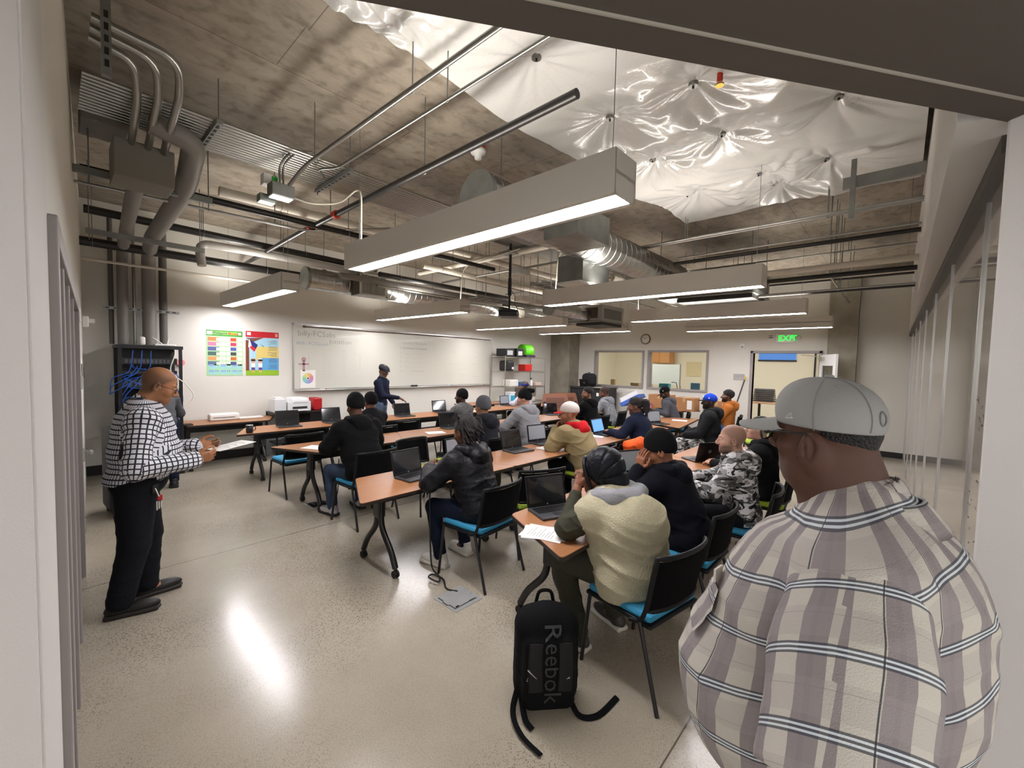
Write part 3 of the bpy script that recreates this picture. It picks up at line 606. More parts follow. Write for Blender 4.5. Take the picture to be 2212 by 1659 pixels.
# projector
t = empty('projector', (5.02, 4.7, 2.58), 0, 'black projector hanging on a black pole from the ceiling', 'projector')
BP = mat('projector_black', '17151a', .35); MP = Matrix.Rotation(math.radians(40), 4, 'Z')
MB().box((-.21, -.16, 0), (.21, .16, .1), BP, bev=.03, M=MP).build('body', parent=t)
MB().cyl((0, 0, .1), (0, 0, .62), .016, BP).cyl((0, 0, .35), (0, 0, .62), .03, BP).box((-.07, -.07, .1), (.07, .07, .13), BP).build('mount_arm', parent=t)
MB().cyl((0, 0, .6), (0, 0, CZ-2.6), .022, BP).box((-.15, -.12, 1.0), (.15, .12, 1.03), GALVD).build('pole', parent=t)
MB().cyl(MP @ V(-.0, .16, .05), MP @ V(0, .175, .05), .045, mat('lens_glass', '10131c', .05)).build('lens', parent=t)
MB().tube(spline([(.03, 0, .45), (.16, .03, .36), (.12, 0, .24), (.2, 0, .16), (.15, 0, .09)]), .005, BP, n=6).build('cable', parent=t)
for k, (x, y) in enumerate([(1.35, 3.45)]): pass
# film sheet pinned under the slab
def film():
    pins = [(2.38, 2.02), (3.4, 1.29), (4.28, .47), (3.38, 2.0), (4.28, 1.34), (4.34, 2.04), (5.46, .68), (5.4, 1.28), (5.84, 1.24), (5.5, 2.1), (2.4, 1.0)]
    x0, x1, y0, y1 = 1.0, 6.25, -.06, 2.58; nx_, ny_ = 260, 150; rs = np.random.RandomState(4)
    X, Y = np.meshgrid(np.linspace(x0, x1, nx_), np.linspace(y0, y1, ny_), indexing='ij')
    sag = np.ones_like(X)*9.; fold = np.zeros_like(X); 
    for k, (a, b) in enumerate(pins):
        r = np.hypot(X-a, Y-b); sag = np.minimum(sag, r); ph = rs.uniform(0, 6, 6)
        an = np.arctan2(Y-b, X-a); amp = np.exp(-(r/.55)**1.3)*np.clip(r/.1, 0, 1)
        s = 0
        for j in range(5): s = s + np.sin((3+3*j)*an + ph[j] + r*1.5)*(1/(1+.35*j))
        fold += amp*s*.017*(1.2 if a > 4.2 else .5)
    Z = CZ - .055 - .13*(1-np.exp(-(sag/.4)**1.5)) + np.abs(fold)*-1.2
    Z += .01*np.sin(X*5+Y*3)*np.sin(Y*6-X*2)
    crumple = np.clip((2.1-X)/.8, 0, 1); Z += crumple*.02*np.sin(X*31+3*np.sin(Y*17))*np.sin(Y*27+2*np.sin(X*13))
    Z = np.minimum(Z, CZ-.055)
    YY = Y + (.03*np.sin(X*3) - .18*np.clip((X-3.5)/2.7, 0, 1))*(Y-y0)/(y1-y0)
    vs = np.stack([X, YY, Z], -1).reshape(-1, 3); i = np.arange((nx_-1)*(ny_-1)); a = (i//(ny_-1))*ny_ + i % (ny_-1)
    fs = np.stack([a, a+ny_, a+ny_+1, a+1], 1)
    m = mat('white_plastic_film', 'c6c5c1', .24, bump=.12, bscale=35, spec=.7, coat=.3)
    o = np_mesh('plastic_sheet', [(vs, fs)], m); tag(o, 'white plastic sheet pinned under the upper right of the ceiling', 'plastic sheet')
    W2 = mat('steel_washer', '8c8c88', .4, metal=.8)
    for a, b in pins[:11]: MB().cyl((a, b, CZ-.085), (a, b, CZ-.06), .035, W2, n=16).cyl((a, b, CZ-.1), (a, b, CZ-.085), .008, DARK).build('pin_washer', parent=o)
film()
t = empty('sprinkler_head', (3.35, 1.08, CZ-.16), 0, 'small red and brass sprinkler head poking through the plastic sheet', 'sprinkler')
MB().cyl((0, 0, 0), (0, 0, .1), .02, REDP).build('body', parent=t); MB().cyl((0, 0, -.03), (0, 0, -.02), .03, mat('brass', 'b08d3c', .3, metal=1)).build('deflector', parent=t)
t = empty('strut_bracket', (5.2, .42, 3.5), 0, 'slotted strut bundle near the bulkhead at the right', 'bracket')
MB().box((0, -.5, .1), (.05, .08, .2), GALVD).box((-.03, -.02, -.2), (.03, .02, .35), GALVD).build('channel', parent=t)
# ------------------------------------------------------------------ furniture
WOOD = mat('warm_wood_laminate', '9b6a45', .38, var=.1, vscale=7, stretch=(1, 7, 1), bump=.02, bscale=30)
EDGE = mat('dark_table_edge', '2a211c', .45)
BLK = mat('black_powder_coat', '141314', .35)
CBLK = mat('chair_black_plastic', '121214', .45, spec=.25)
MESHB = mat('chair_mesh_fabric', '0b0b0d', .85, bump=.5, bscale=400, spec=.1)
BLUE = mat('blue_seat_fabric', '2d87ad', .8, bump=.2, bscale=300); GREEN = mat('green_seat_fabric', '9db52f', .8, bump=.2, bscale=300)
def rounded_poly(P, r=.04, n=4):
    out = []
    for i in range(len(P)):
        a, b, c = V(*P[i-1], 0), V(*P[i], 0), V(*P[(i+1) % len(P)], 0); p = b + (a-b).normalized()*r; q = b + (c-b).normalized()*r
        for k in range(n+1): t = k/n; v = p*(1-t)**2 + b*2*t*(1-t) + q*t*t; out.append((v.x, v.y))
    return out
def make_table():
    t = empty('training_table'); Z = .74
    P = rounded_poly([(-.89, -.34), (.89, -.34), (.58, .34), (-.58, .34)])
    MB().prism(P, Z-.004, Z, WOOD).build('tabletop', parent=t)
    MB().prism([(x*1.003, y*1.006) for x, y in P], Z-.028, Z-.004, EDGE).build('edge_band', parent=t)
    for s in (-1, 1):
        x = s*.53
        MB().box((x-.035, -.05, .46), (x+.035, .05, .7), BLK, bev=.01).box((x-.05, -.2, .69), (x+.05, .2, .712), BLK).build('leg_column', parent=t)
        for e in (-1, 1):
            l = MB().tube(spline([(x, e*.03, .68), (x, e*.03, .5), (x-s*.0, e*.06, .36), (x, e*.2, .2), (x, e*.27, .08)], 5), .024, BLK, n=12, rs=[.026]*21 ).build('leg', parent=t)
            MB().cyl((x-.022, e*.27, .032), (x-.006, e*.27, .032), .031, DARK, n=18).cyl((x+.006, e*.27, .032), (x+.022, e*.27, .032), .031, DARK, n=18).box((x-.006, e*.27-.02, .02), (x+.006, e*.27+.02, .085), BLK).build('caster', parent=l)
    MB().box((-.5, -.02, .58), (.5, .02, .67), BLK).build('modesty_bar', parent=t)
    MB().tube([(.3, -.2, .7), (.3, -.22, .64), (.3, -.3, .6)], .012, BLK, n=8).build('release_lever', parent=t)
    return t
T0 = make_table(); T_used = []
def table(x, y, rz, label, group=None):
    if not T_used: o = T0; o.location = (x, y, 0); o.rotation_euler = (0, 0, math.radians(rz)); tag(o, label, 'table', group); T_used.append(1); return o
    return dup(T0, (x, y, 0), rz, label, 'table', group)
def row(x0, y0, first_normal, n, names, group):
    for i in range(n):
        normal = (i % 2 == 0) == first_normal
        table(x0 + 1.475*i, y0 + .34, 0 if normal else 180, names[i], group)
g_ = 'trapezoid tables in rows'
row(2.47, 3.0, True, 4, ['wood-topped table in the middle foreground under the open laptop, its left corner free', 'wood-topped table to the right of the dreadlocked man, two laptops on it', 'wood-topped table in front of the man typing in a navy jacket', 'wood-topped table at the far end of the third row'], g_)
row(2.69, 5.0, False, 5, ['wood-topped table before the seated black hoodie, pointed left end', 'wood-topped table with a white sheet and laptop, in the middle of the second row', 'wood-topped table in front of the light grey hoodie', 'wood-topped table with an open laptop in front of the white and red cap', 'wood-topped table at the far end of the second row'], g_)
row(2.63, 6.85, True, 5, ['wood-topped table holding the black mug and a laptop, front row', 'wood-topped front row table in front of the instructor', 'wood-topped front row table with a laptop right of the instructor', 'wood-topped front row table by the grey flecked sweater', 'wood-topped front row table near the wire shelving'], g_)
row(2.84, 1.37, True, 3, ['nearest wood-topped table, beside the man in the cream fleece', 'wood-topped table with papers left of the camouflage hoodie', 'wood-topped table behind the camouflage hoodie'], g_)
table(2.0, 8.5, 180, 'wood-topped table against the whiteboard wall under the posters')
table(7.75, 8.3, 0, 'wood-topped table against the wall left of the wire shelving')
table(8.5, 3.35, 8, 'wood-topped table by the man in the black cap looking at his phone')
table(10.9, 4.6, 90, 'wood-topped table below the office windows, piled with boxes')
def make_chair(m_):
    t = empty('mesh_back_chair')
    MB().box((-.235, -.22, .445), (.235, .23, .49), m_, bev=.022).build('seat_cushion', parent=t)
    MB().box((-.245, -.23, .42), (.245, .24, .447), CBLK, bev=.012).build('seat_shell', parent=t)
    # curved back
    def bk(a, z): x = .245*math.sin(a*1.25)/math.sin(1.25); y = -.245 - .07*((z-.45)/.4) + .085*(1-math.cos(a*1.25)); return V(x, y, z)
    n = 10; vs = []; fs = []
    for zz in (.52, .62, .72, .81):
        for i in range(n+1): vs.append(bk(-1+2*i/n, zz))
    N_ = len(vs); vs += [v + V(0, -.006, 0) for v in vs]
    for r in range(3):
        for i in range(n): a = r*(n+1)+i; fs += [(a, a+1, a+n+2, a+n+1), (N_+a, N_+a+n+1, N_+a+n+2, N_+a+1)]
    MB().add(vs, fs, MESHB, True).build('backrest_mesh', parent=t)
    ring = [bk(-1+2*i/n, .52) for i in range(n+1)] + [bk(1, z) for z in (.6, .68, .76)] + [bk(1-2*i/n, .83) for i in range(n+1)] + [bk(-1, z) for z in (.76, .68, .6)]
    MB().tube(ring, .013, CBLK, n=8, closed=True, rs=[(.012, .017)]*len(ring)).build('back_frame', parent=t)
    for s in (-1, 1):
        MB().tube(spline([bk(s, .7)+V(0, .0, 0), bk(s, .58), (s*.25, -.17, .46), (s*.25, -.1, .43)]), .013, CBLK, n=8).build('back_post', parent=t)
        MB().cyl((s*.245, .2, .44), (s*.262, .24, 0), .012, BLK, n=10).build('leg', parent=t)
        MB().cyl((s*.25, -.16, .46), (s*.262, -.3, 0), .012, BLK, n=10).build('leg', parent=t)
    return t
CB = make_chair(BLUE); CG = make_chair(GREEN); CU = {}
def chair(x, y, rz, blue, label):
    src = CB if blue else CG
    if blue not in CU: CU[blue] = 1; src.location = (x, y, 0); src.rotation_euler = (0, 0, math.radians(rz)); tag(src, label, 'chair', 'black mesh-back chairs'); return src
    return dup(src, (x, y, 0), rz, label, 'chair', 'black mesh-back chairs')
# empty chairs
chair(2.27, 6.1, 4, True, 'empty black mesh chair with a blue seat behind the table with the mug')
chair(3.28, 2.72, -22, False, 'empty black mesh chair with a green seat right of the dreadlocked man')
chair(3.15, 4.35, 180+6, False, 'empty black mesh chair with a green seat under the second row table, left one')
chair(3.75, 4.5, 0, False, 'empty black mesh chair with a green seat under the second row table, right one')
chair(4.05, 6.35, 0, False, 'empty black mesh chair behind the front row laptop nearest the instructor')
chair(4.95, 6.4, 3, True, 'empty black mesh chair behind the second front row laptop')
chair(9.0, 1.9, 20, False, 'empty black mesh chair near the open doorway')
chair(10.0, 1.9, -15, False, 'black mesh chair with its back to the open doorway')
# laptops
LB = mat('laptop_black', '121214', .4, spec=.3); KEY = mat('laptop_keys', '0c0c0d', .5); PALM = mat('laptop_palm_rest', '3c3d40', .4); SCR = mat('laptop_screen_off', '1b1d20', .08, spec=.8); LOGO = mat('laptop_logo', '8d9196', .3, metal=.5)
SCRB = mat('laptop_screen_blue', '5584cc', .3, emit=.7); SCRL = mat('laptop_screen_pale', '8d9198', .08, spec=.8)
def make_laptop(scr, ang=105, palm=PALM):
    t = empty('laptop'); w_, d_ = .345, .24
    MB().box((-w_/2, -d_/2, 0), (w_/2, d_/2, .018), palm, bev=.006).build('base', parent=t)
    k = MB()
    for r in range(5):
        for c in range(13): k.box((-.15+c*.0232, -.02+r*.0235, .018), (-.15+c*.0232+.019, -.02+r*.0235+.019, .021), KEY)
    k.box((-.05, -.1, .018), (.05, -.04, .019), LB); k.build('keyboard', parent=t)
    M = Matrix.Translation((0, d_/2-.006, .016)) @ Matrix.Rotation(-math.radians(ang-90), 4, 'X')
    l = MB().box((-w_/2, -.0, 0), (w_/2, .012, .235), LB, bev=.005, M=M).build('lid', parent=t)
    MB().box((-w_/2+.018, -.0015, .03), (w_/2-.018, -.0002, .218), scr, M=M).build('screen', parent=l)
    MB().cyl(M @ V(0, .012, .12), M @ V(0, .0135, .12), .022, LOGO, n=20).cyl(M @ V(0, -.0012, .017), M @ V(0, -.0016, .017), .007, LOGO, n=14).build('logo', parent=l)
    return t
LP0 = {'dark': make_laptop(SCR), 'blue': make_laptop(SCRB, 108, LB), 'pale': make_laptop(SCRL, 100)}; LU = set()
def laptop(kind, x, y, rz, label, z=.741):
    src = LP0[kind]
    if kind not in LU: LU.add(kind); src.location = (x, y, z); src.rotation_euler = (0, 0, math.radians(rz)); return tag(src, label, 'laptop', 'open laptops')
    return dup(src, (x, y, z), rz, label, 'laptop', 'open laptops')
laptop('dark', 2.57, 7.2, -8, 'open black laptop with a dark screen next to the black mug')
laptop('dark', 4.72, 7.18, -8, 'open black laptop on the front row right of the instructor')
laptop('dark', 5.74, 7.3, -8, 'open black laptop left of the sheet of paper on the front row')
laptop('dark', 4.5, 5.45, -5, 'open black laptop on the second row table with the white sheet')
laptop('dark', 2.33, 3.34, 6, 'open laptop on the free corner of the middle foreground table')
laptop('dark', 3.97, 3.5, -5, 'open laptop right of the dreadlocked man')
laptop('pale', 4.6, 3.6, -8, 'open laptop with a bright reflection, left of the tan jacket')
laptop('dark', 2.52, 1.84, -22, 'open laptop with a black screen in front of the cream fleece')
laptop('dark', 7.35, 5.5, -25, 'open laptop in front of the red-billed cap')
laptop('blue', 5.95, 3.4, 0, 'open laptop with a lit blue screen')
laptop('dark', 5.25, 1.72, 150, 'open laptop seen from behind, round logo on its lid, by the camouflage hoodie')
laptop('pale', 3.95, 1.85, -25, 'open laptop hidden partly behind the head in hands')
laptop('pale', 8.0, 7.45, 0, 'open laptop with a glare spot before the wire shelving')
laptop('pale', 3.1, 3.52, 0, 'open laptop mostly hidden behind the dreadlocked man')
laptop('pale', 7.85, 3.35, -20, 'open grey laptop on the table of the man with his phone')
laptop('dark', 3.32, 7.22, 0, 'open laptop behind the black knit cap in the front row')
# papers
PAPER = mat('white_paper', 'e9e7e2', .6); INK = mat('ink', '4c4c50', .7)
def paper(x, y, rz, label, z=.7415, sheets=1, text=True, name='paper_sheet'):
    t = empty(name, (x, y, z), rz, label, 'paper')
    MB().box((-.108, -.14, 0), (.108, .14, .0012), PAPER).build('sheet', parent=t)
    if sheets > 1: MB().box((-.108, -.14, 0.0013), (.108, .14, .0024), PAPER, M=Matrix.Rotation(.25, 4, 'Z')).build('sheet', parent=t)
    if text:
        k = MB()
        for i in range(9): k.box((-.08, .09-i*.02, .0012*sheets+.0002), (.03+.05*math.sin(i*2.1), .093-i*.02, .0012*sheets+.0004), INK)
        k.build('printed_lines', parent=t)
    return t
paper(2.2, 5.3, 30, 'white sheet left of the black hoodie on the pointed table end', text=False)
paper(4.0, 5.25, 70, 'white sheet in the middle of the second row', text=False)
paper(2.16, 1.66, 18, 'printed white sheet on the nearest table', sheets=2)
paper(4.4, 3.35, 80, 'white sheets by the elbow of the tan jacket', sheets=2, text=False)
paper(2.72, 3.42, 20, 'white sheet under the hands of the dreadlocked man', text=False)
paper(4.75, 1.85, 70, 'large white sheets on the table before the camouflage hoodie', sheets=2)
paper(4.45, 1.55, 40, 'white sheet nearest the elbow of the camouflage hoodie')
paper(8.75, 3.3, 10, 'white sheets beside the grey laptop of the man with his phone', sheets=2, text=False)
paper(6.55, 7.0, 60, 'white sheet on the front row beside the flecked sweater', text=False)
paper(5.7, 3.45, 20, 'white sheet beside the lit blue laptop', text=False)
# mug
t = empty('mug', (1.93, 6.93, .741), 0, 'short black insulated mug with a steel rim at the table tip', 'mug')
MB().lathe([(0, 0), (.04, 0), (.045, .01), (.047, .11), (.043, .112), (.041, .02), (0, .02)], mat('mug_black', '15171a', .3), 28).build('body', parent=t)
MB().lathe([(.0, .115), (.046, .115), (.047, .108), (.046, .104)], mat('mug_rim', 'b8b8b8', .25, metal=1), 28).build('lid', parent=t)
MB().tube(spline([(.045, 0, .09), (.075, 0, .08), (.075, 0, .04), (.046, 0, .025)]), .006, MATS['mug_black'], n=8).build('handle', parent=t)
# floor boxes
FB = mat('floor_box_steel', 'b0b1af', .35, metal=.4, var=.08); 
def floor_box(x, y, s, label, lid):
    t = empty('floor_box', (x, y, 0), 0, label, 'floor outlet box')
    MB().box((-s, -s, 0), (s, s, .004), FB).build('flange', parent=t)
    if lid:
        P = [(-s*.8, -s*.7), (s*.75, -s*.7), (s*.75, -s*.2), (s*.86, -s*.1), (s*.86, s*.3), (s*.75, s*.4), (s*.75, s*.8), (-s*.8, s*.8), (-s*.8, s*.35), (-s*.9, s*.25), (-s*.9, -s*.15), (-s*.8, -s*.25)]
        MB().prism([(a*1.04, b*1.04) for a, b in P], .004, .0055, DARK).prism(P, .0055, .011, FB).build('lid', parent=t)
        MB().box((-s*.75, -s*.72, .011), (-s*.55, -s*.66, .018), DARK).box((s*.2, -s*.72, .011), (s*.6, -s*.69, .013), DARK).build('latch', parent=t)
    else:
        MB().box((-s*.8, -s*.8, .004), (s*.8, s*.8, .007), DARK).build('recess', parent=t)
        k = MB()
        for i in range(3): k.box((-s*.6+i*s*.45, -s*.5, .007), (-s*.35+i*s*.45, s*.5, .02), BLK)
        k.build('sockets', parent=t)
    return t
floor_box(2.11, 2.45, .135, 'closed square steel floor box in the foreground', True)
floor_box(2.25, 5.35, .13, 'open floor box under the second row table', False)
# hanging cable to the floor box
MB().tube(spline([(2.25, 3.02, .69), (2.24, 3.0, .45), (2.22, 2.96, .2), (2.22, 2.93, .04), (2.2, 2.8, .01), (2.12, 2.72, .03), (2.1, 2.82, .04), (2.18, 2.86, .02), (2.2, 2.75, .01), (2.13, 2.62, .008), (2.16, 2.52, .012)], 6), .007, DARK, n=8).build('power_cable', label='black power cable looping from the middle table to the closed floor box', cat='cable')
MB().tube(spline([(2.4, 5.1, .6), (2.42, 5.2, .1), (2.3, 5.3, .03), (2.26, 5.35, .02)], 6), .006, DARK, n=8).build('power_cable', label='black cable running down into the open floor box', cat='cable')
MB().tube(spline([(1.9, 8.55, .7), (2.35, 8.8, .62), (2.5, 8.83, .35), (2.75, 8.84, .3), (2.85, 8.8, .16), (2.95, 8.6, .01)], 6), .004, DARK, n=6).build('power_cable', label='thin cable drooping along the wall under the table with the white device', cat='cable')
# posters
def poster(x0, x1, z0, z1, name, label):
    t = empty(name, (x0, YF-.002, z0), 0, label, 'poster'); t['w'] = x1-x0; return t, x1-x0, z1-z0
def rect(mb, x, z, w_, h_, m_, y=0.): mb.quad((x, -y, z), (x+w_, -y, z), (x+w_, -y, z+h_), (x, -y, z+h_), m_); return mb
def c_(h): return mat('print_'+h, h, .35)
TX = lambda x, z, y: frameM((x, -y, z), (1, 0, 0), (0, 0, 1))
t, w_, h_ = poster(1.82, 2.37, 1.5, 2.3, 'poster', 'green educational poster with rows of banknotes, left of the two')
mb = MB().box((0, -.002, 0), (w_, 0, h_), c_('a9d6a0')); mb.build('sheet', parent=t)
mb = MB(); rect(mb, 0, h_-.1, w_, .1, c_('3f8f35'), .003); rect(mb, .09, h_-.075, .38, .055, c_('8fc55a'), .0034); rect(mb, .01, h_-.08, .075, .06, c_('e8f0e6'), .0038)
rect(mb, w_-.07, h_-.07, .05, .045, c_('e2d4c0'), .0038)
cols = ['d9804a', 'd77a9a', '5a5f96', '4d6a60', 'd19a62', '5c7290']; cols2 = ['c9502a', 'c23a5c', '5a5aa8', '3e4a40', 'c4712f', '4a5580']
for i in range(6):
    z = h_-.19-i*.085; rect(mb, .02, z, .17, .068, c_(cols[i]), .003); rect(mb, .145, z+.006, .05, .05, c_('dfe3c9'), .0035); rect(mb, .2, z, .085, .068, c_('dfe8d8'), .003); rect(mb, .295, z, .165, .068, c_('dde0d0'), .003); rect(mb, .36, z+.004, .09, .06, c_(cols2[i]), .0035); rect(mb, .47, z, .07, .068, c_('e6ead8'), .003)
    for q in (.21, .48):
        for k in range(3): rect(mb, q, z+.015+k*.018, .05, .004, c_('a8a8a0'), .0035)
for r in range(2):
    for c in range(3): rect(mb, .03+c*.175, .02+r*.1, .16, .085, c_('9cd0cc'), .003); rect(mb, .035+c*.175, .06+r*.1, .075, .04, c_('8fb2d6'), .0034); rect(mb, .13+c*.175, .075+r*.1, .014, .014, c_('55604a'), .0037); rect(mb, .16+c*.175, .075+r*.1, .014, .014, c_('55604a'), .0037)
mb.build('print', parent=t)
mb = MB(); text_mb(mb, 'Philippine', .055, TX(.1, h_-.065, .005), c_('27345f'), .0004, .001); text_mb(mb, 'Money', .055, TX(.325, h_-.068, .005), c_('d8432a'), .0004, .0015); mb.build('lettering', parent=t)
t, w_, h_ = poster(2.42, 2.98, 1.5, 2.32, 'poster', 'red-topped poster with a flag and two children, right of the two')
MB().box((0, -.002, 0), (w_, 0, h_), c_('a6cfe0')).build('sheet', parent=t)
mb = MB(); rect(mb, 0, h_-.11, w_, .11, c_('c41f2c'), .003); rect(mb, .02, h_-.075, .065, .055, c_('eceaf0'), .0035); rect(mb, w_-.065, h_-.085, .045, .06, c_('d89a8c'), .0035)
rect(mb, .17, .3, w_-.17, .24, c_('ddc878'), .0028); rect(mb, .25, .08, w_-.25, .25, c_('5fa4d6'), .0029); rect(mb, 0, 0, w_, .1, c_('8fba2c'), .003); rect(mb, 0, .09, .055, h_-.26, c_('7c3f2c'), .0032)
mb.add([(0, -.0032, h_-.13), (.3, -.0032, h_-.11), (.12, -.0032, h_-.2)], [(0, 1, 2)], c_('7c4a34'))
mb.add([(.05, -.0036, .66), (.075, -.0036, .52), (.04, -.0036, .52)], [(0, 1, 2)], c_('efe9dc')); mb.quad((.06, -.0035, .68), (.2, -.0035, .57), (.17, -.0035, .5), (.08, -.0035, .56), c_('28327a')); mb.quad((.08, -.0035, .56), (.17, -.0035, .5), (.14, -.0035, .44), (.05, -.0035, .53), c_('cf2a34'))
mb.add([(.06, -.004, .68), (.1, -.004, .545), (.045, -.004, .535)], [(0, 1, 2)], c_('efe9dc')); mb.quad((.22, -.004, .6), (.3, -.004, .55), (.3, -.004, .535), (.24, -.004, .585), c_('3a2c2a'))
for k, x in enumerate((.12, .24)):
    mb.prism([(x+.035*math.cos(a*PI/8), .26+.032*math.sin(a*PI/8)) for a in range(16)], .004, .0045, c_('e8b08c'), M=Matrix([[1, 0, 0, 0], [0, 0, -1, 0], [0, 1, 0, 0], [0, 0, 0, 1]]))
    mb.prism([(x+.042*math.cos(a*PI/8), .285+.02*math.sin(a*PI/8)) for a in range(16)], .0046, .0048, c_('221a1c'), M=Matrix([[1, 0, 0, 0], [0, 0, -1, 0], [0, 1, 0, 0], [0, 0, 0, 1]]))
    rect(mb, x-.032, .15, .064, .08, c_('f0ebe6'), .004); rect(mb, x-.03, .1, .06, .05, c_('5b4a9c'), .0042); rect(mb, x-.02, .055, .014, .05, c_('e8b08c'), .0042); rect(mb, x+.006, .055, .014, .05, c_('e8b08c'), .0042); rect(mb, x-.03, .3, .06, .02, c_(['e3a04a', 'd8d2d8'][k]), .005)
for i in range(24):
    if i % 5 != 4: l = .1+.06*abs(math.sin(i*1.7)); rect(mb, w_-.035-l, .66-i*.023, l, .006, c_('4a4f5c'), .0042)
mb.build('print', parent=t)
# whiteboard
t = empty('whiteboard', (3.24, YF, 1.19), 0, 'long wall-mounted whiteboard with faint handwriting', 'whiteboard'); WBW, WBH = 5.52, 1.33
MB().box((0, -.02, .03), (WBW, 0, WBH), mat('whiteboard_surface', 'cfcec2', .16, coat=.4)).build('board', parent=t)
f = MB().box((-.012, -.028, 0), (.012, 0, WBH+.012), ALU).box((WBW-.012, -.028, 0), (WBW+.012, 0, WBH+.012), ALU).box((-.012, -.028, WBH-.01), (WBW+.012, 0, WBH+.012), ALU)
f.build('frame', parent=t)
MB().box((-.01, -.1, -.005), (WBW+.01, 0, .012), ALU, bev=.004).box((-.01, -.03, .012), (WBW+.01, 0, .035), ALU).build('marker_tray', parent=t)
MB().cyl((.2, -.045, WBH-.045), (WBW-.1, -.045, WBH-.02), .012, mat('brown_rail', '5d4b3c', .5), n=10).cyl((.18, -.045, WBH-.045), (.21, -.045, WBH-.045), .022, mat('brown_rail', '5d4b3c')).build('map_rail', parent=t)
MK = mat('marker_grey', '6e7274', .6); MKB = mat('marker_blue', '7590a0', .6); MKF = mat('marker_faint', 'a3a69e', .6)
mb = MB(); YT = lambda x, z, r=0: Matrix.Translation((x, -.0205, z)) @ Matrix.Rotation(PI/2, 4, 'X') @ Matrix.Rotation(r, 4, 'Z')
def wb_text(*a):
    mb = MB(); text_mb(mb, *a); mb.build('handwriting', parent=t)
wb_text('billy/FCSabs', .16, YT(.08, 1.1), MK, .0003, -.003); wb_text('Jonathan', .14, YT(.72, .97), MK, .0003, -.003); wb_text('WiFi:', .1, YT(.05, .92), MKB, .0003, -.0015); wb_text('FCSGuest', .1, YT(.29, .92), MKB, .0003, -.0015)
wb_text('Conduit   Standards', .085, YT(2.5, 1.05), MKF, .0003, -.001)
for i, s_ in enumerate(['1. Committed to progress', '2.', '3.', '4.', '5.', '6.            to prosperity']): wb_text(s_, .075, YT(2.42, .93-i*.11), MKF if i else MK, .0003, -.001)
rs = random.Random(5); mb = MB()
def scribble(x, z, w_, m_=None):
    pts = [(x+w_*k/8, -.022, z+rs.uniform(-.012, .012)) for k in range(9)]; mb.tube(pts, .0018, MKF, n=4)
for i in range(12): scribble(.55+.03*rs.random(), .82-i*.055, .18); 
for i in range(11): scribble(1.0, .82-i*.055, .08)
for i in range(1, 5): scribble(2.55, .93-i*.11, .5 + .3*rs.random())
for x, z, w1 in [(3.9, .9, .25), (3.95, .6, .4), (4.2, .45, .3), (3.75, .35, .3), (3.8, .28, .25), (3.82, .2, .2), (4.3, .3, .2), (4.75, .25, .25), (4.8, .95, .1), (4.85, .8, .1), (4.75, .6, .15)]: scribble(x, z, w1)
mb.tube([(.42, -.021, .78), (.3, -.021, .76), (.3, -.021, .4), (.42, -.021, .4)], .0016, MKF, n=4); mb.tube([(1.25, -.021, .78), (1.4, -.021, .75), (1.4, -.021, .42), (1.25, -.021, .4)], .0016, MKF, n=4)
mb.build('scribbles', parent=t)
t = empty('paper_figure', (3.44, YF-.0225, 1.68), 0, 'small pink paper person cut-out on the left edge of the whiteboard', 'paper cut-out')
PK = mat('pink_paper', 'b58a94', .7); MB().cyl((0, 0, .14), (0, -.002, .14), .045, PK, n=20, smooth=False).box((-.022, -.002, -.1), (.022, 0, .11), PK).box((-.1, -.002, .03), (.1, 0, .06), PK).build('cut_out', parent=t)
t = empty('colour_wheel_sheet', (3.52, YF-.0225, 1.245), 0, 'white sheet with a pastel colour wheel, lower left of the whiteboard', 'paper')
MB().box((-.15, -.002, 0), (.15, 0, .36), PAPER).build('sheet', parent=t)
mb = MB()
for k in range(12):
    a0, a1 = k*PI/6, (k+1)*PI/6; col = ['d98a9a', 'e2a08c', 'e6b77f', 'e6cf80', 'cfd98a', 'a6d498', '8fd0ae', '8ccfce', '92b9da', '9a9fd6', 'b394d0', 'cf8fbc'][k]
    mb.quad((.03*math.cos(a0), -.003, .19+.03*math.sin(a0)), (.11*math.cos(a0), -.003, .19+.11*math.sin(a0)), (.11*math.cos(a1), -.003, .19+.11*math.sin(a1)), (.03*math.cos(a1), -.003, .19+.03*math.sin(a1)), c_(col))
mb.cyl((0, -.004, .19), (0, -.003, .19), .018, c_('3a3a3a'), n=14); mb.build('colour_ring', parent=t)
MB().box((-.09, -.03, 0), (.09, .02, .04), DARK, bev=.012).build('eraser', loc=(6.05, YF-.06, 1.205), label='black whiteboard eraser lying on the marker tray', cat='eraser')
for k, (x, cc, lb) in enumerate([(3.75, 'b5362c', 'red-capped marker on the left of the tray'), (7.1, '3a62b0', 'blue marker on the tray right of the eraser'), (8.3, '3a62b0', 'blue marker at the right end of the tray'), (5.1, '3b7a48', 'green marker on the tray left of the instructor')]):
    o = empty('marker_pen', (x, YF-.06, 1.21), 0, lb, 'marker'); MB().cyl((0, 0, 0), (.1, 0, 0), .008, WHITE, n=10).build('barrel', parent=o); MB().cyl((.1, 0, 0), (.14, 0, 0), .009, c_(cc), n=10).build('cap', parent=o)
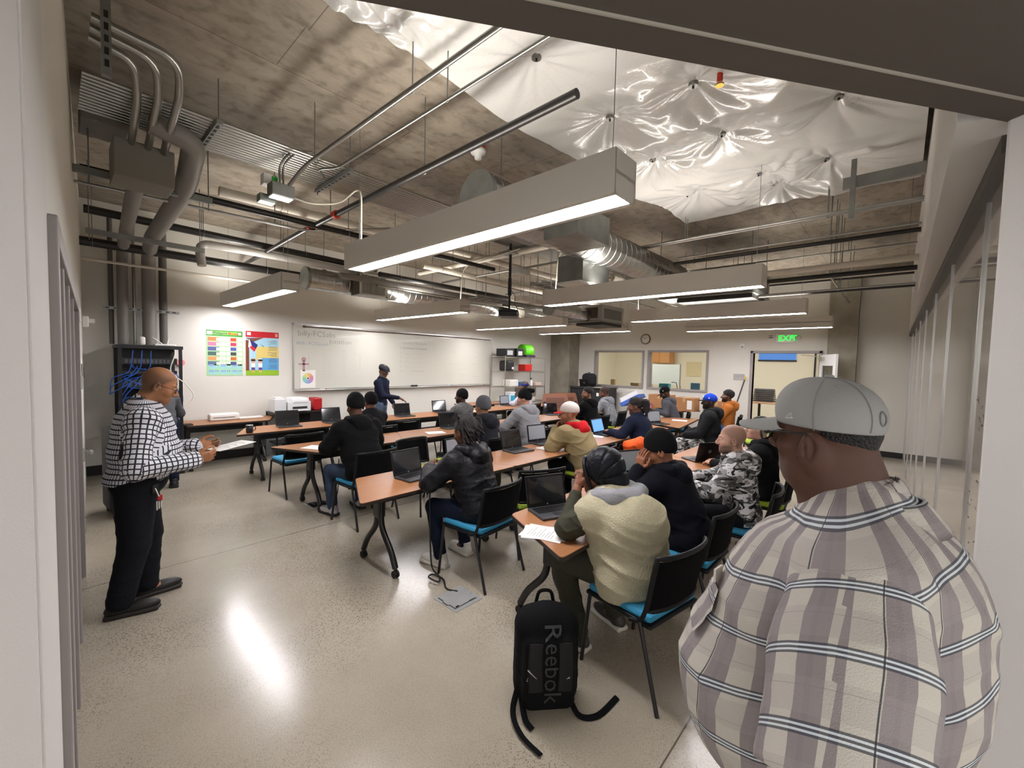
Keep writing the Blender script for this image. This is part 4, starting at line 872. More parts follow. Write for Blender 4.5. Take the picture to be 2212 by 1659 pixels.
# printer stand with printer, tray and red box
t = empty('printer_stand', (3.2, 8.58, 0), 0, 'low black metal stand carrying the printer', 'stand')
MB().box((-.46, -.28, .8), (.46, .28, .82), BLK).build('top', parent=t); MB().box((.15, -.26, .3), (.44, .28, .8), BLK).build('side_cupboard', parent=t); MB().box((-.45, -.27, .25), (.45, .27, .27), BLK).build('shelf', parent=t)
for x in (-.445, .445):
    for y in (-.265, .265): MB().box((x-.012, y-.012, 0), (x+.012, y+.012, .8), BLK).build('leg', parent=t)
t = empty('printer', (3.18, 8.6, .821), 0, 'white office printer on the black stand', 'printer')
PW = mat('printer_white', 'dedfe0', .4)
MB().box((-.2, -.2, 0), (.22, .2, .2), PW, bev=.02).build('body', parent=t); MB().box((-.12, -.215, .06), (.14, -.2, .1), DARK).build('paper_slot', parent=t); MB().box((-.15, -.21, .12), (.2, .18, .27), PW, bev=.06).build('scanner_lid', parent=t)
MB().box((-.12, -.34, .03), (.14, -.2, .045), PW, bev=.004).build('output_tray', parent=t)
t = empty('storage_box', (2.86, 8.6, .821), 0, 'white box with papers left of the printer', 'box'); MB().box((-.1, -.17, 0), (.1, .17, .25), PW, bev=.008).build('body', parent=t); MB().box((-.07, -.12, .25), (.07, .12, .28), PAPER).build('papers', parent=t)
box_obj('red_box', (3.5, 8.5, .821), (3.66, 8.78, 1.06), mat('red_plastic', 'b3161c', .4), 'upright red box right of the printer', 'box', bev=.02)
# laminator-like device on the wall table
t = empty('laminator', (2.1, 8.6, .741), 0, 'long white desktop device on the table under the posters', 'laminator'); MB().box((-.32, -.09, 0), (.12, .08, .12), WHITE, bev=.025).build('body', parent=t); MB().box((.12, -.08, 0), (.5, .08, .03), WHITE, bev=.01).build('tray', parent=t); MB().box((-.27, -.095, .05), (.05, -.088, .06), GRD).build('slot', parent=t)
# server rack
t = empty('server_rack', (1.0, 8.5, 0), 0, 'black open server rack with blue patch cables', 'server rack'); SBLK = mat('rack_black', '0b0b0d', .4)
for x in (-.36, .33):
    for y in (-.32, .28): MB().box((x, y, 0), (x+.04, y+.04, 1.98), SBLK).build('post', parent=t)
MB().box((-.37, -.33, 1.93), (.38, .33, 1.98), SBLK).build('top', parent=t); MB().box((-.37, -.33, .0), (.38, .33, .05), SBLK).build('bottom', parent=t); MB().box((-.31, .2, .05), (.32, .3, 1.93), SBLK).build('back_panel', parent=t)
for k, (z, h1) in enumerate([(1.7, .09), (1.55, .05), (1.35, .13), (1.1, .09), (.85, .13), (.6, .1)]):
    u = MB().box((-.31, -.22, z), (.32, .2, z+h1), mat('rack_unit', '1f2023', .35)).build('rack_unit', parent=t); q = MB()
    for i in range(12): q.box((-.28+i*.048, -.224, z+.015), (-.25+i*.048, -.22, z+h1-.02), mat('port_grey', '4b4d52', .4))
    q.build('ports', parent=u)
BC = mat('blue_patch_cable', '1d57b5', .45); rs = random.Random(11)
for k in range(16):
    x = -.28+.55*rs.random(); z = 1.7-.9*rs.random(); s = -1 if rs.random() < .5 else 1
    MB().tube(spline([(x, -.22, z), (x+.03*s, -.3, z-.05), (s*(.3+.06*rs.random()), -.3, z-.25*rs.random()-.1), (s*.3, -.25, z-.6), (s*.28, -.22, z-.75)]), .006, BC, n=6).build('patch_cable', parent=t)
for k in range(3): MB().tube(spline([(-.2+.1*k, -.33, 1.9), (-.25+.1*k, -.34, 1.6), (-.42, -.34, 1.5-.1*k), (-.44, -.2, 1.3)]), .006, BC, n=6).build('patch_cable', parent=t)
MB().tube(spline([(.2, 0, 2.0), (.28, -.34, 1.9), (.22, -.36, 1.6), (.4, -.36, 1.4), (.5, -.34, 1.2), (.35, -.36, 1.0), (.2, -.36, .8)]), .008, CORD, n=6).build('white_cable', parent=t)
t = empty('router', (.93, 8.4, 1.981), 0, 'upright white router on top of the server rack', 'router'); MB().box((-.035, -.03, 0), (.035, .03, .13), WHITE, bev=.025).build('body', parent=t)
t = empty('antenna_device', (1.2, 8.45, 1.981), 0, 'white device with splayed antennas on top of the server rack', 'network device'); MB().box((-.13, -.07, 0), (.13, .07, .03), WHITE, bev=.01).build('body', parent=t)
for s in (-1, 1): MB().cyl((s*.03, 0, .03), (s*.1-.05, 0, .13), .007, WHITE, n=8).build('antenna', parent=t)
t = empty('wall_sensor', (1.46, YF-.02, 1.72), 0, 'pink round device on the wall right of the rack', 'wall device'); MB().cyl((0, -.03, 0), (0, .02, 0), .055, mat('pink_plastic', 'e58f94', .5), n=24).build('body', parent=t); MB().tube(spline([(0, -.03, -.03), (.02, -.03, -.3), (0, -.03, -.5), (-.1, -.2, -.6)]), .005, WHITE, n=6).build('cable', parent=t)
t = empty('equipment_case', (.52, 6.6, 0), 5, 'tall black equipment case on wheels by the left wall', 'case'); MB().box((-.13, -.25, .05), (.2, .25, 1.0), mat('case_black', '100f10', .6), bev=.05).build('body', parent=t)
for y in (-.18, .18): MB().cyl((-.1, y, .04), (-.07, y, .04), .04, DARK).cyl((.14, y, .04), (.17, y, .04), .04, DARK).build('wheel', parent=t)
t = empty('horn_strobe', (LP(6.8)+.02, 6.8, 2.2), 0, 'white horn strobe on the left wall', 'alarm'); MB().box((0, -.06, -.06), (.05, .06, .06), WHITE, bev=.01).build('body', parent=t); MB().cyl((.05, 0, .01), (.1, 0, .01), .025, WHITE).build('strobe_lens', parent=t)
t = empty('light_switch', (LP(6.9)+.004, 6.9, 1.62), 0, 'small dark key switch plate on the left wall', 'switch'); MB().box((0, -.06, -.1), (.01, .06, .1), ALU, bev=.003).build('plate', parent=t); MB().box((.01, -.03, -.06), (.016, .03, .06), DARK).build('keys', parent=t)
box_obj('tablet_stand', (1.34, 8.2, .741), (1.5, 8.35, .76), DARK, 'small black adapter on the wall table by the rack', 'adapter', bev=.003)
box_obj('wall_outlet', (2.42, YF-.01, .45), (2.56, YF, .6), WHITE, 'white outlet plate on the wall below the posters', 'outlet', bev=.003)
box_obj('leaning_panel', (2.7, 8.72, .0), (2.98, 8.74, .52), mat('speckled_panel', '9aa0a6', .5, var=.3, vscale=40), 'grey printed panel leaning on the wall beneath the printer stand', 'panel')
# wire shelving
t = empty('wire_shelving', (9.5, 8.45, 0), 0, 'chrome wire shelving unit beside the whiteboard', 'shelving'); CH_ = mat('chrome_wire', 'b9b5aa', .25, metal=.9)
for x in (-.9, .9):
    for y in (-.3, .3): MB().cyl((x, y, 0), (x, y, 2.05), .014, CH_, n=10).build('post', parent=t)
for z in (.25, .7, 1.15, 1.6, 2.02):
    s_ = MB()
    for y in (-.3, .3): s_.cyl((-.9, y, z), (.9, y, z), .005, CH_, n=6, smooth=False).cyl((-.9, y, z-.03), (.9, y, z-.03), .005, CH_, n=6)
    for x in (-.9, .9): s_.cyl((x, -.3, z), (x, .3, z), .005, CH_, n=6)
    for i in range(36): s_.box((-.88+i*.05, -.3, z), (-.876+i*.05, .3, z+.004), CH_)
    for i in range(30): s_.cyl((-.88+i*.06, -.3, z), (-.85+i*.06, -.3, z-.03), .003, CH_, n=4)
    s_.build('shelf', parent=t)
def item(name, x, y, z, s, col, label, cat, bev=.01, parts=None, rough=.5):
    o = empty(name, (x, y, z), 0, label, cat); MB().box((-s[0]/2, -s[1]/2, 0), (s[0]/2, s[1]/2, s[2]), mat('it_'+col, col, rough), bev=bev).build('body', parent=o)
    for nm, a, b, c in (parts or []): MB().box(a, b, c_(c), bev=.002).build(nm, parent=o)
    return o
item('storage_bin', 8.85, 8.4, 2.03, (.34, .4, .22), '141417', 'black bin with a white label on the top shelf, left', 'bin', parts=[('label_card', (-.13, -.205, .04), (.1, -.2, .17), 'c9ccd0')])
item('storage_bin', 9.28, 8.4, 2.03, (.3, .4, .24), '18181c', 'black bin on the top shelf next to the green reel', 'bin', parts=[('label_card', (-.1, -.205, .04), (.08, -.2, .16), 'd0d0d2')])
t = empty('cable_reel', (9.72, 8.38, 2.22), 0, 'bright green reel on the top shelf', 'reel'); GRN = mat('lime_plastic', '63c81e', .4)
MR = Matrix.Rotation(PI/2, 4, 'Y') @ Matrix.Rotation(.0, 4, 'X'); pr = []
for i in range(5): pr += [(.17, -.16+i*.07), (.19, -.15+i*.07), (.19, -.12+i*.07), (.17, -.11+i*.07)]
MB().lathe([(0, -.18), (.19, -.18)]+pr+[(.19, .19), (0, .19)], GRN, 28, M=MR).build('drum', parent=t)
MB().box((-.2, -.22, -.19), (.2, -.1, -.13), c_('3a2a44')).build('strap', parent=t)
item('camera_bag', 8.92, 8.4, 1.61, (.3, .35, .3), '17171a', 'black bag with a white tag on the second shelf', 'bag', bev=.05, parts=[('tag_card', (.03, -.18, .05), (.12, -.175, .12), 'cfd2d4')])
item('red_tub', 9.62, 8.3, 1.61, (.3, .3, .2), 'b82018', 'red plastic tub on the second shelf', 'tub', bev=.02, parts=[('rim', (-.16, -.16, .18), (.16, .16, .2), 'c8281e')])
item('blue_pack', 9.55, 8.3, 1.16, (.2, .25, .13), '3a79b5', 'blue package on the middle shelf', 'package', bev=.03)
item('white_pack', 9.05, 8.35, 1.16, (.36, .3, .2), 'd6d4cc', 'crumpled white package on the middle shelf', 'package', bev=.03)
t = empty('spray_bottle', (9.92, 8.3, 1.16), 0, 'white bottle with a black cap on the middle shelf', 'bottle'); MB().lathe([(0, 0), (.04, 0), (.045, .02), (.045, .14), (.02, .18), (.018, .2)], WHITE, 20).build('body', parent=t); MB().cyl((0, 0, .19), (0, 0, .24), .02, DARK).build('cap', parent=t)
item('carton', 10.2, 8.35, 1.16, (.28, .25, .1), 'd0b8ac', 'flat pale carton at the right end of the middle shelf', 'carton')
item('wipes_tub', 8.98, 8.3, .71, (.22, .22, .28), 'd5e6ee', 'tub of wipes with a blue label on the lower shelf', 'tub', bev=.04, parts=[('blue_label', (-.08, -.113, .05), (.08, -.11, .2), '2ba3c9'), ('lid', (-.115, -.115, .26), (.115, .115, .3), 'e8eaea')])
item('carton', 9.42, 8.3, .71, (.28, .25, .12), '7a4a3a', 'small brown carton on the lower shelf', 'carton')
item('carton', 9.8, 8.3, .71, (.36, .25, .1), 'd8cfc4', 'long white carton on the lower shelf', 'carton')
item('grey_case', 9.9, 8.5, .82, (.75, .25, .28), '8b827c', 'grey case at the back of the lower shelf', 'case', bev=.02, parts=[('latch', (-.3, -.135, .18), (-.22, -.125, .24), '5d5650')])
t = empty('jug', (9.6, 8.3, .26), 0, 'translucent jug on the bottom shelf', 'jug'); MB().lathe([(0, 0), (.09, 0), (.1, .02), (.1, .2), (.05, .28), (.02, .3), (.02, .33), (0, .33)], mat('jug_plastic', 'cfd2b8', .3), 20).build('body', parent=t); MB().tube(spline([(.05, 0, .28), (.11, 0, .27), (.1, 0, .18)]), .01, MATS['jug_plastic'], n=8).build('handle', parent=t)
item('notepad_stack', 9.1, 8.3, .26, (.3, .3, .08), 'c3a13c', 'yellow pads on the bottom shelf', 'pads')
# folded tables and cabinet
for k, (x, a, lb) in enumerate([(10.15, 14, 'folded wood-topped table tilted upright, nearer one'), (10.6, 8, 'folded wood-topped table tilted upright, behind the other')]):
    t = empty('folded_table', (x, 7.5, 0), -35, lb, 'folded table'); M_ = Matrix.Translation((0, 0, .42)) @ Matrix.Rotation(math.radians(90-a), 4, 'X')
    MB().prism(rounded_poly([(-.5, 0), (.5, 0), (.36, .55), (-.36, .55)]), -.015, .015, mat('folded_table_brown', '7b4b33', .5), M=M_).build('tabletop', parent=t)
    MB().box((-.28, .12, .015), (.28, .42, .03), mat('folded_table_dark', '5b3523', .5), M=M_).build('underside_panel', parent=t)
    for s in (-1, 1):
        MB().tube([M_ @ V(s*.36, .3, .03), M_ @ V(s*.36, .0, .1), (s*.36, -.25, .03)], .022, BLK, n=8).build('leg', parent=t); MB().tube([M_ @ V(s*.33, .3, .03), M_ @ V(s*.33, -.1, .05), (s*.33, .2, .03)], .022, BLK, n=8).build('leg', parent=t)
t = empty('media_cabinet', (11.55, 7.15, 0), 0, 'black cabinet in the corner with a laptop and bag on top', 'cabinet')
MB().box((-.4, -.65, 0), (.4, .55, 1.12), mat('cabinet_black', '121213', .45), bev=.01).build('body', parent=t); MB().box((-.43, -.68, 1.12), (.42, .58, 1.15), mat('cabinet_top', '2a2a2c', .4)).build('top', parent=t)
MB().box((-.415, -.6, .1), (-.4, -.06, 1.07), mat('cabinet_door_grey', '242527', .4)).build('door', parent=t); MB().box((-.415, -.03, .1), (-.4, .5, 1.07), mat('cabinet_door_grey', '242527')).build('door', parent=t); MB().box((-.42, -.5, .9), (-.414, -.42, 1.0), WHITE).build('sticker', parent=t)
laptop('dark', 11.4, 7.25, 90, 'open black laptop on top of the black corner cabinet', 1.151)
t = empty('backpack', (11.68, 7.35, 1.151), 0, 'black rounded bag standing behind the laptop on the cabinet', 'bag'); MB().box((-.1, -.25, 0), (.14, .25, .42), mat('bag_black', '151517', .8), bev=.11).build('body', parent=t); MB().tube(spline([(0, -.06, .4), (0, 0, .45), (0, .06, .4)]), .012, DARK, n=6).build('handle', parent=t)
paper(11.4, 6.85, 90, 'white sheet on the cabinet in the corner', 1.152, text=False)
# clock, signs, devices on the far wall
t = empty('wall_clock', (XF, 5.72, 2.66), 0, 'round wall clock with a brown wooden rim', 'clock'); MX_ = Matrix.Rotation(-PI/2, 4, 'Y')
MB().lathe([(.0, 0), (.15, 0), (.155, .02), (.15, .04), (.13, .042), (.128, .025), (0, .025)], mat('clock_rim', '6e4b28', .4), 40, M=MX_).build('rim', parent=t)
MB().cyl((-.026, 0, 0), (-.03, 0, 0), .128, mat('clock_face', 'dcdad6', .5), n=40).build('face', parent=t)
k = MB()
for i in range(12): a = i*PI/6; k.box((-.032, .1*math.sin(a)-.006, .1*math.cos(a)-.01), (-.03, .1*math.sin(a)+.006, .1*math.cos(a)+.01), DARK)
k.build('numerals', parent=t)
for nm, l, a in (('hour_hand', .055, .6), ('minute_hand', .085, -1.0)): MB().tube([(-.034, 0, 0), (-.034, -l*math.sin(a), l*math.cos(a))], .004, DARK, n=5).build(nm, parent=t)
t = empty('exit_sign', (XF, 2.12, 2.62), 0, 'lit green exit sign with white casing above the door', 'exit sign'); MB().box((-.05, -.19, -.12), (0, .19, .1), WHITE, bev=.008).build('casing', parent=t)
k = MB(); text_mb(k, 'EXIT', .19, frameM((-.052, .14, -.075), (0, -1, 0), (0, 0, 1)), mat('exit_green', '14e03a', emit=1.3), .001, .001); k.build('letters', parent=t)
k = MB().add([(-.053, -.145, .03), (-.053, -.145, -.03), (-.053, -.175, 0)], [(0, 1, 2)], mat('exit_green')); k.build('arrow', parent=t)
MB().box((-.06, -.32, -.04), (0, -.2, .05), mat('sign_side_white', 'cdc8bd', .5), bev=.03).build('battery_head', parent=t)
t = empty('strobe_light', (XF, 2.42, 2.65), 0, 'small white strobe box left of the exit sign', 'strobe'); MB().box((-.03, -.06, -.06), (0, .06, .06), WHITE, bev=.006).build('body', parent=t); MB().box((-.034, -.045, -.03), (-.03, .045, -.01), DARK).box((-.034, -.045, .015), (-.03, .045, .03), DARK).build('slots', parent=t)
t = empty('thermostat', (XF, 3.06, 2.42), 0, 'small white sensor with a square symbol above the door', 'sensor'); MB().box((-.02, -.06, -.07), (0, .06, .07), WHITE, bev=.005).build('body', parent=t); MB().box((-.023, -.03, -.04), (-.02, .03, .0), c_('8c8a92')).build('symbol', parent=t)
t = empty('room_sign', (XF, 3.1, 1.62), 0, 'grey room sign plate left of the doorway', 'sign'); MB().box((-.008, -.13, -.09), (0, .14, .08), mat('sign_grey', 'a9aaa8', .4)).build('plate', parent=t); k = MB()
for i in range(2): k.box((-.009, -.1, .03-i*.03), (-.0081, .09, .035-i*.03), c_('7c7d7e'))
k.build('text_lines', parent=t)
t = empty('broom', (11.9, 2.95, 0), 0, 'black broom handle with a yellow tip leaning by the doorway', 'broom'); MB().cyl((-.35, .25, .05), (.22, .0, 1.55), .016, BLK).build('handle', parent=t); MB().cyl((.22, .0, 1.55), (.24, -.01, 1.63), .02, mat('yellow_plastic', 'd9a520', .4)).build('grip', parent=t); MB().box((-.5, .15, 0), (-.2, .35, .12), DARK).build('head', parent=t)
# boxes on and around the far table
CARD = mat('cardboard', 'a8794f', .8, var=.08)
def carton(x, y, z, s, label, rz=0):
    t = empty('cardboard_box', (x, y, z), rz, label, 'cardboard box'); MB().box((-s[0]/2, -s[1]/2, 0), (s[0]/2, s[1]/2, s[2]), CARD, bev=.004).build('body', parent=t); MB().box((-s[0]/2-.001, -.03, s[2]-.1), (s[0]/2+.001, .03, s[2]+.001), mat('packing_tape', 'b89a72', .3)).build('tape', parent=t)
    MB().box((-s[0]/2-.003, -s[1]/2+.05, .05), (-s[0]/2, -s[1]/2+.17, s[2]-.06), PAPER).build('shipping_label', parent=t); return t
carton(10.95, 4.62, .742, (.45, .55, .36), 'brown cardboard box on the far table left of the man with the phone'); carton(10.9, 3.95, .742, (.4, .5, .33), 'brown cardboard box on the far table right of the man with the phone'); carton(11.0, 3.2, .0, (.5, .6, 1.05), 'tall brown cardboard box with a white label by the blue cap')
t = empty('plastic_tote', (10.9, 5.35, .742), 0, 'white and blue boxes tipped over on the far table', 'boxes'); MB().box((-.2, -.3, 0), (.2, .3, .1), mat('tote_blue', '3f63b4', .5), M=Matrix.Rotation(-.5, 4, 'X') @ Matrix.Translation((0, 0, .12))).build('blue_box', parent=t); MB().box((-.18, -.3, .1), (.18, .25, .22), PW, M=Matrix.Rotation(-.5, 4, 'X') @ Matrix.Translation((0, 0, .12))).build('white_box', parent=t)
item('binder_stack', 10.6, 5.0, .742, (.35, .4, .1), 'd08aa8', 'pink and purple folders on the far table', 'folders', parts=[('purple_folder', (-.18, -.21, .1), (.18, .21, .12), '7a4a9c')])
# office contents
t = empty('whiteboard', (14.3, 6.05, 1.22), 0, 'small freestanding whiteboard in the office behind the right window', 'whiteboard'); MB().box((0, -.6, .0), (.03, .38, .7), mat('office_board', 'dfe9ea', .3, emit=.0)).build('board', parent=t); MB().box((-.01, -.62, -.03), (.04, -.6, .72), ALU).box((-.01, .38, -.03), (.04, .4, .72), ALU).box((-.01, -.64, -1.22), (.04, -.6, 0), ALU).box((-.01, .36, -1.22), (.04, .4, 0), ALU).build('frame', parent=t)
item('wall_cupboard', 15.9, 6.75, 1.97, (.5, .74, .6), 'c98f58', 'light wooden cupboard on the office wall', 'cupboard', parts=[('cupboard_door', (-.27, -.36, .03), (-.25, -.01, .57), 'd09a62'), ('cupboard_door', (-.27, .01, .03), (-.25, .36, .57), 'cf965e')])
t = empty('office_counter', (12.75, 6.0, 0), 0, 'counter behind the office windows', 'counter'); MB().box((-.36, -2.3, 1.08), (.35, 2.8, 1.13), WOOD).build('worktop', parent=t); MB().box((-.3, -2.25, 0), (.33, 2.75, 1.08), OW).build('cabinet_body', parent=t)
for k, (y, s, c, nm, lb) in enumerate([(5.25, (.2, .3, .2), '3c9aa6', 'tissue_pack', 'teal package on the counter behind the right window'), (4.35, (.05, .26, .26), '5f8fae', 'picture_frame', 'small framed picture on the counter behind the right window'), (7.0, (.1, .15, .26), 'c9b98a', 'board_block', 'rounded tan block on the counter behind the left window'), (6.2, (.2, .28, .18), 'b5a183', 'paper_pile', 'crumpled brown paper behind the left window'), (4.0, (.06, .06, .14), '1c1c20', 'phone_cradle', 'small black device behind the right window')]):
    item(nm, 12.62, y, 1.131, s, c, lb, 'office clutter item', bev=.015)
t = empty('desk_lamp', (12.62, 4.85, 1.131), 0, 'black folding desk lamp behind the right window', 'desk lamp'); MB().box((-.05, -.16, 0), (.05, .04, .02), BLK).build('base', parent=t); MB().tube([(0, 0, .02), (0, .06, .24), (0, .2, .25)], .012, BLK, n=6).build('arm', parent=t)
MB().tube(spline([(12.5, 4.1, 1.14), (12.55, 3.95, 1.2), (12.6, 4.2, 1.15), (12.5, 4.3, 1.14)]), .008, DARK, n=6).build('loose_cable', label='loose black cable on the counter behind the right window', cat='cable')
t = empty('poster', (16.19, 5.67, 1.5), 0, 'cream text poster on the office wall behind the right window', 'poster'); MB().box((-.01, -.27, 0), (0, .27, .54), mat('cream_poster', 'ddd0aa', .6)).build('sheet', parent=t)
box_obj('wall_cable', (16.15, 1.95, 0), (16.19, 1.99, 3.0), DARK, 'thin black vertical cable on the office wall seen through the door', 'cable')
t = empty('wall_screen', (16.19, 2.88, 2.15), 0, 'blue lit strip window high in the office', 'screen'); MB().box((-.03, -.4, 0), (0, .65, .3), mat('blue_screen', '35609c', .3, emit=.7)).build('display', parent=t); MB().box((-.04, -.42, -.05), (0, .67, 0), BLK).build('bottom_rail', parent=t)
t = empty('office_desk', (13.3, 2.3, 0), 0, 'pale wood desk seen through the open door', 'desk'); MB().box((-.6, -.6, .92), (.6, .7, .95), mat('desk_pale', 'c49a78', .4)).build('desktop', parent=t)
for x in (-.55, .55):
    for y in (-.55, .65): MB().box((x-.03, y-.03, 0), (x+.03, y+.03, .92), BLK).build('leg', parent=t)
for k in range(7):
    o = empty('stacked_laptop', (13.2, 2.7, .951+k*.052), k*3-8, 'dark device in the stack on the office desk', 'laptop', 'stack of devices on the office desk'); MB().box((-.17, -.24, 0), (.17, .24, .036), mat('stack_grey', '4c4c50', .4), bev=.005).build('body', parent=o)
item('cable_pile', 13.0, 2.2, .951, (.25, .25, .16), '2c3a4c', 'pile of dark cables on the office desk', 'cables', bev=.04)
# backpack in the foreground
def foreground_backpack():
    t = empty('backpack', (1.80, 1.345, 0), -42, 'large black backpack standing on the floor beside the cream fleece', 'backpack'); BF = mat('backpack_fabric', '08080a', .8, bump=.25, bscale=200, spec=.15)
    s = SDF((-.22, -.16, 0), (.22, .18, .56), .007)
    s.box((0, .03, .25), (.175, .11, .25), rad=.09, k=.02); s.box((0, -.07, .22), (.14, .05, .2), rad=.05, k=.02); s.ell((0, .02, .42), (.15, .1, .12), k=.04)
    s.wrinkle(.0025, (22, 18, 25)); o = np_mesh('main_body', [s.mesh()], BF, t)
    P2 = mat('backpack_panel', '111114', .5, spec=.3)
    for sx in (-1, 1): MB().tube(spline([(sx*.075, -.118, .40), (sx*.08, -.124, .3), (sx*.075, -.126, .15)], 5), .01, P2, n=8, rs=[(.04, .006)]*11, flat=(1, 0, 0)).build('front_panel', parent=t)
    k = MB(); M_ = Matrix.Translation((-.03, -.1315, .485)) @ frameM((0, 0, 0), (0, 0, -1), (1, 0, 0)); text_mb(k, 'Reebok', .13, M_, mat('backpack_lettering', '26272a', .35), .0008, 0)
    co = np.empty(len(o.data.vertices)*3, np.float32); o.data.vertices.foreach_get('co', co); co = co.reshape(-1, 3)
    for i, v in enumerate(k.v):
        near = co[(np.hypot(co[:, 0]-v[0], co[:, 2]-v[2]) < .016)]; k.v[i] = (v[0], (near[:, 1].min() if len(near) else -.125) - .0015 - (.0016 if v[1] < -.1315 else 0), v[2])
    k.build('lettering', parent=t)
    RF = mat('reflective_tab', 'b9bbb8', .3)
    for i, (a, b) in enumerate([((-.12, .27), (-.075, .225)), ((.05, .2), (.1, .225))]): MB().tube([(a[0], -.126, a[1]), (b[0], -.128, b[1])], .004, RF, n=6).build('zip_pull', parent=t)
    for x, z in ((-.115, .22), (.15, .16)): MB().tube([(x-.01, -.122, z-.012), (x+.01, -.122, z-.012), (x, -.122, z+.012)], .0015, RF, n=4, closed=True).build('triangle_badge', parent=t)
    MB().tube(spline([(-.05, .1, .5), (-.03, .1, .56), (.03, .1, .56), (.05, .1, .5)]), .01, BF, n=8).build('top_handle', parent=t)
    for i, pts in enumerate([[(-.15, .0, .1), (-.19, -.1, .03), (-.16, -.22, .012), (-.08, -.33, .008)], [(-.14, -.05, .06), (-.13, -.14, .02), (-.1, -.19, .008)], [(.12, -.06, .05), (.16, -.13, .012), (.26, -.13, .01), (.4, -.02, .01)]]):
        MB().tube(spline(pts, 5), .01, BF, n=8, rs=[(.016, .004)]*(5*(len(pts)-1)+1), flat=(0, 0, 0) if 0 else (1, .3, 0)).build('strap', parent=t)
    for s_ in (-1, 1): MB().tube(spline([(s_*.08, .13, .46), (s_*.1, .19, .36), (s_*.11, .17, .18), (s_*.14, .1, .06)]), .02, BF, n=10, rs=[(.03, .012)]*19, flat=(1, 0, 0)).build('shoulder_strap', parent=t)
foreground_backpack()
# ------------------------------------------------------------------ people
A_ = lambda *v: np.array(v, float)
def rotm(yaw=0, pitch=0, roll=0):
    """rows are the local axes (right, forward, up) after turning left by yaw, nodding down by pitch, tilting right by roll (degrees)"""
    M = Matrix.Rotation(math.radians(yaw), 3, 'Z') @ Matrix.Rotation(math.radians(-pitch), 3, 'X') @ Matrix.Rotation(math.radians(roll), 3, 'Y')
    return np.array(M).T
def sp(o): return np.array(lin(o)[:3])
def unit(v): return v/np.linalg.norm(v)
SKIN = None
def skin_mat():
    m = mat('skin', 'ffffff', .55, attr='Col', bump=.08, bscale=260, spec=.35); return m
def cloth(name, col, rough=.9, bump=.3, bscale=90, **k): return mat('cloth_'+name, col, rough, bump=bump, bscale=bscale, spec=.18, **k)
def pose_seated(lean=.12, head=None, yaw=0, pitch=8, roll=0, w=1., eL=(-.27, .26, .80), hL=(-.10, .46, .79), eR=(.27, .26, .80), hR=(.10, .46, .79), kn=.44, kx=.15, tuck=0., neck=1.05, ank=.40, px=0.):
    J = {}; J['P'] = A_(0, -.02, .575); J['N'] = A_(px, lean, neck); J['H'] = J['N'] + (A_(0, .035, .165) if head is None else A_(*head)); J['R'] = rotm(yaw, pitch, roll)
    for s, e, h in ((-1, eL, hL), (1, eR, hR)):
        J['S', s] = A_(s*.178*w + px, lean - .005, neck - .075); J['E', s] = A_(*e); J['W', s] = A_(*h)
        J['hip', s] = A_(s*.1, .0, .56); J['knee', s] = A_(s*kx, kn, .53); J['ank', s] = A_(s*(kx-.01), ank - tuck, .09); J['toe', s] = 0
    return J
def pose_standing(lean=.03, head=None, yaw=0, pitch=5, roll=0, w=1., eL=(-.27, -.02, 1.12), hL=(-.27, .1, .88), eR=(.27, -.02, 1.12), hR=(.27, .1, .88), H=1.75, step=.0, z0=.95):
    J = {}; k = H/1.75; J['P'] = A_(0, 0, z0*k); J['N'] = A_(0, lean, 1.47*k); J['H'] = J['N'] + (A_(0, .03, .16) if head is None else A_(*head)); J['R'] = rotm(yaw, pitch, roll)
    for s, e, h in ((-1, eL, hL), (1, eR, hR)):
        J['S', s] = A_(s*.185*w, lean-.01, 1.39*k); J['E', s] = A_(*e); J['W', s] = A_(*h)
        J['hip', s] = A_(s*.09, 0, .92*k); J['knee', s] = A_(s*.105, .02 + s*step*.5, .5*k); J['ank', s] = A_(s*.11, -.03 + s*step, .09); J['toe', s] = 0
    return J
def torso(s, J, g=0., w=1., b=0., k=.05, low=True):
    P, N = J['P'], J['N']; z = unit(N-P); x = A_(1, 0, 0); x = unit(x - z*x.dot(z)); y = np.cross(z, x); R = np.array([x, y, z])
    if low: s.ell(P, (.165*w, .125+b*.5, .125), R, k, g=g)
    s.ell(P + .36*(N-P) + y*b*.45, (.152*w+b*.35, .115+b, .165+b*.25), R, k, g=g)
    s.ell(P + .70*(N-P) + y*b*.15, (.168*w, .118+b*.45, .17), R, k, g=g)
    s.cone(J['S', -1]*.92 + N*.08, J['S', 1]*.92 + N*.08, .062*w**.5, k=k, g=g)
    for q in (-1, 1): s.cone(N + A_(0, -.01, .0), J['S', q], .052, .055, k=k*.8, g=g)
    s.cone(P+.8*(N-P), N, .085, .065, k=k, g=g)
def arm(s, J, q, g=0., a=1., fore=True, k=.03, cuff=0.):
    s.cone(J['S', q], J['E', q], .058*a, .046*a, k=k, g=g)
    if fore: W = J['W', q]; E_ = J['E', q]; s.cone(E_, E_ + (W-E_)*.93, .046*a, .031*a + cuff, k=k*.6, g=g)
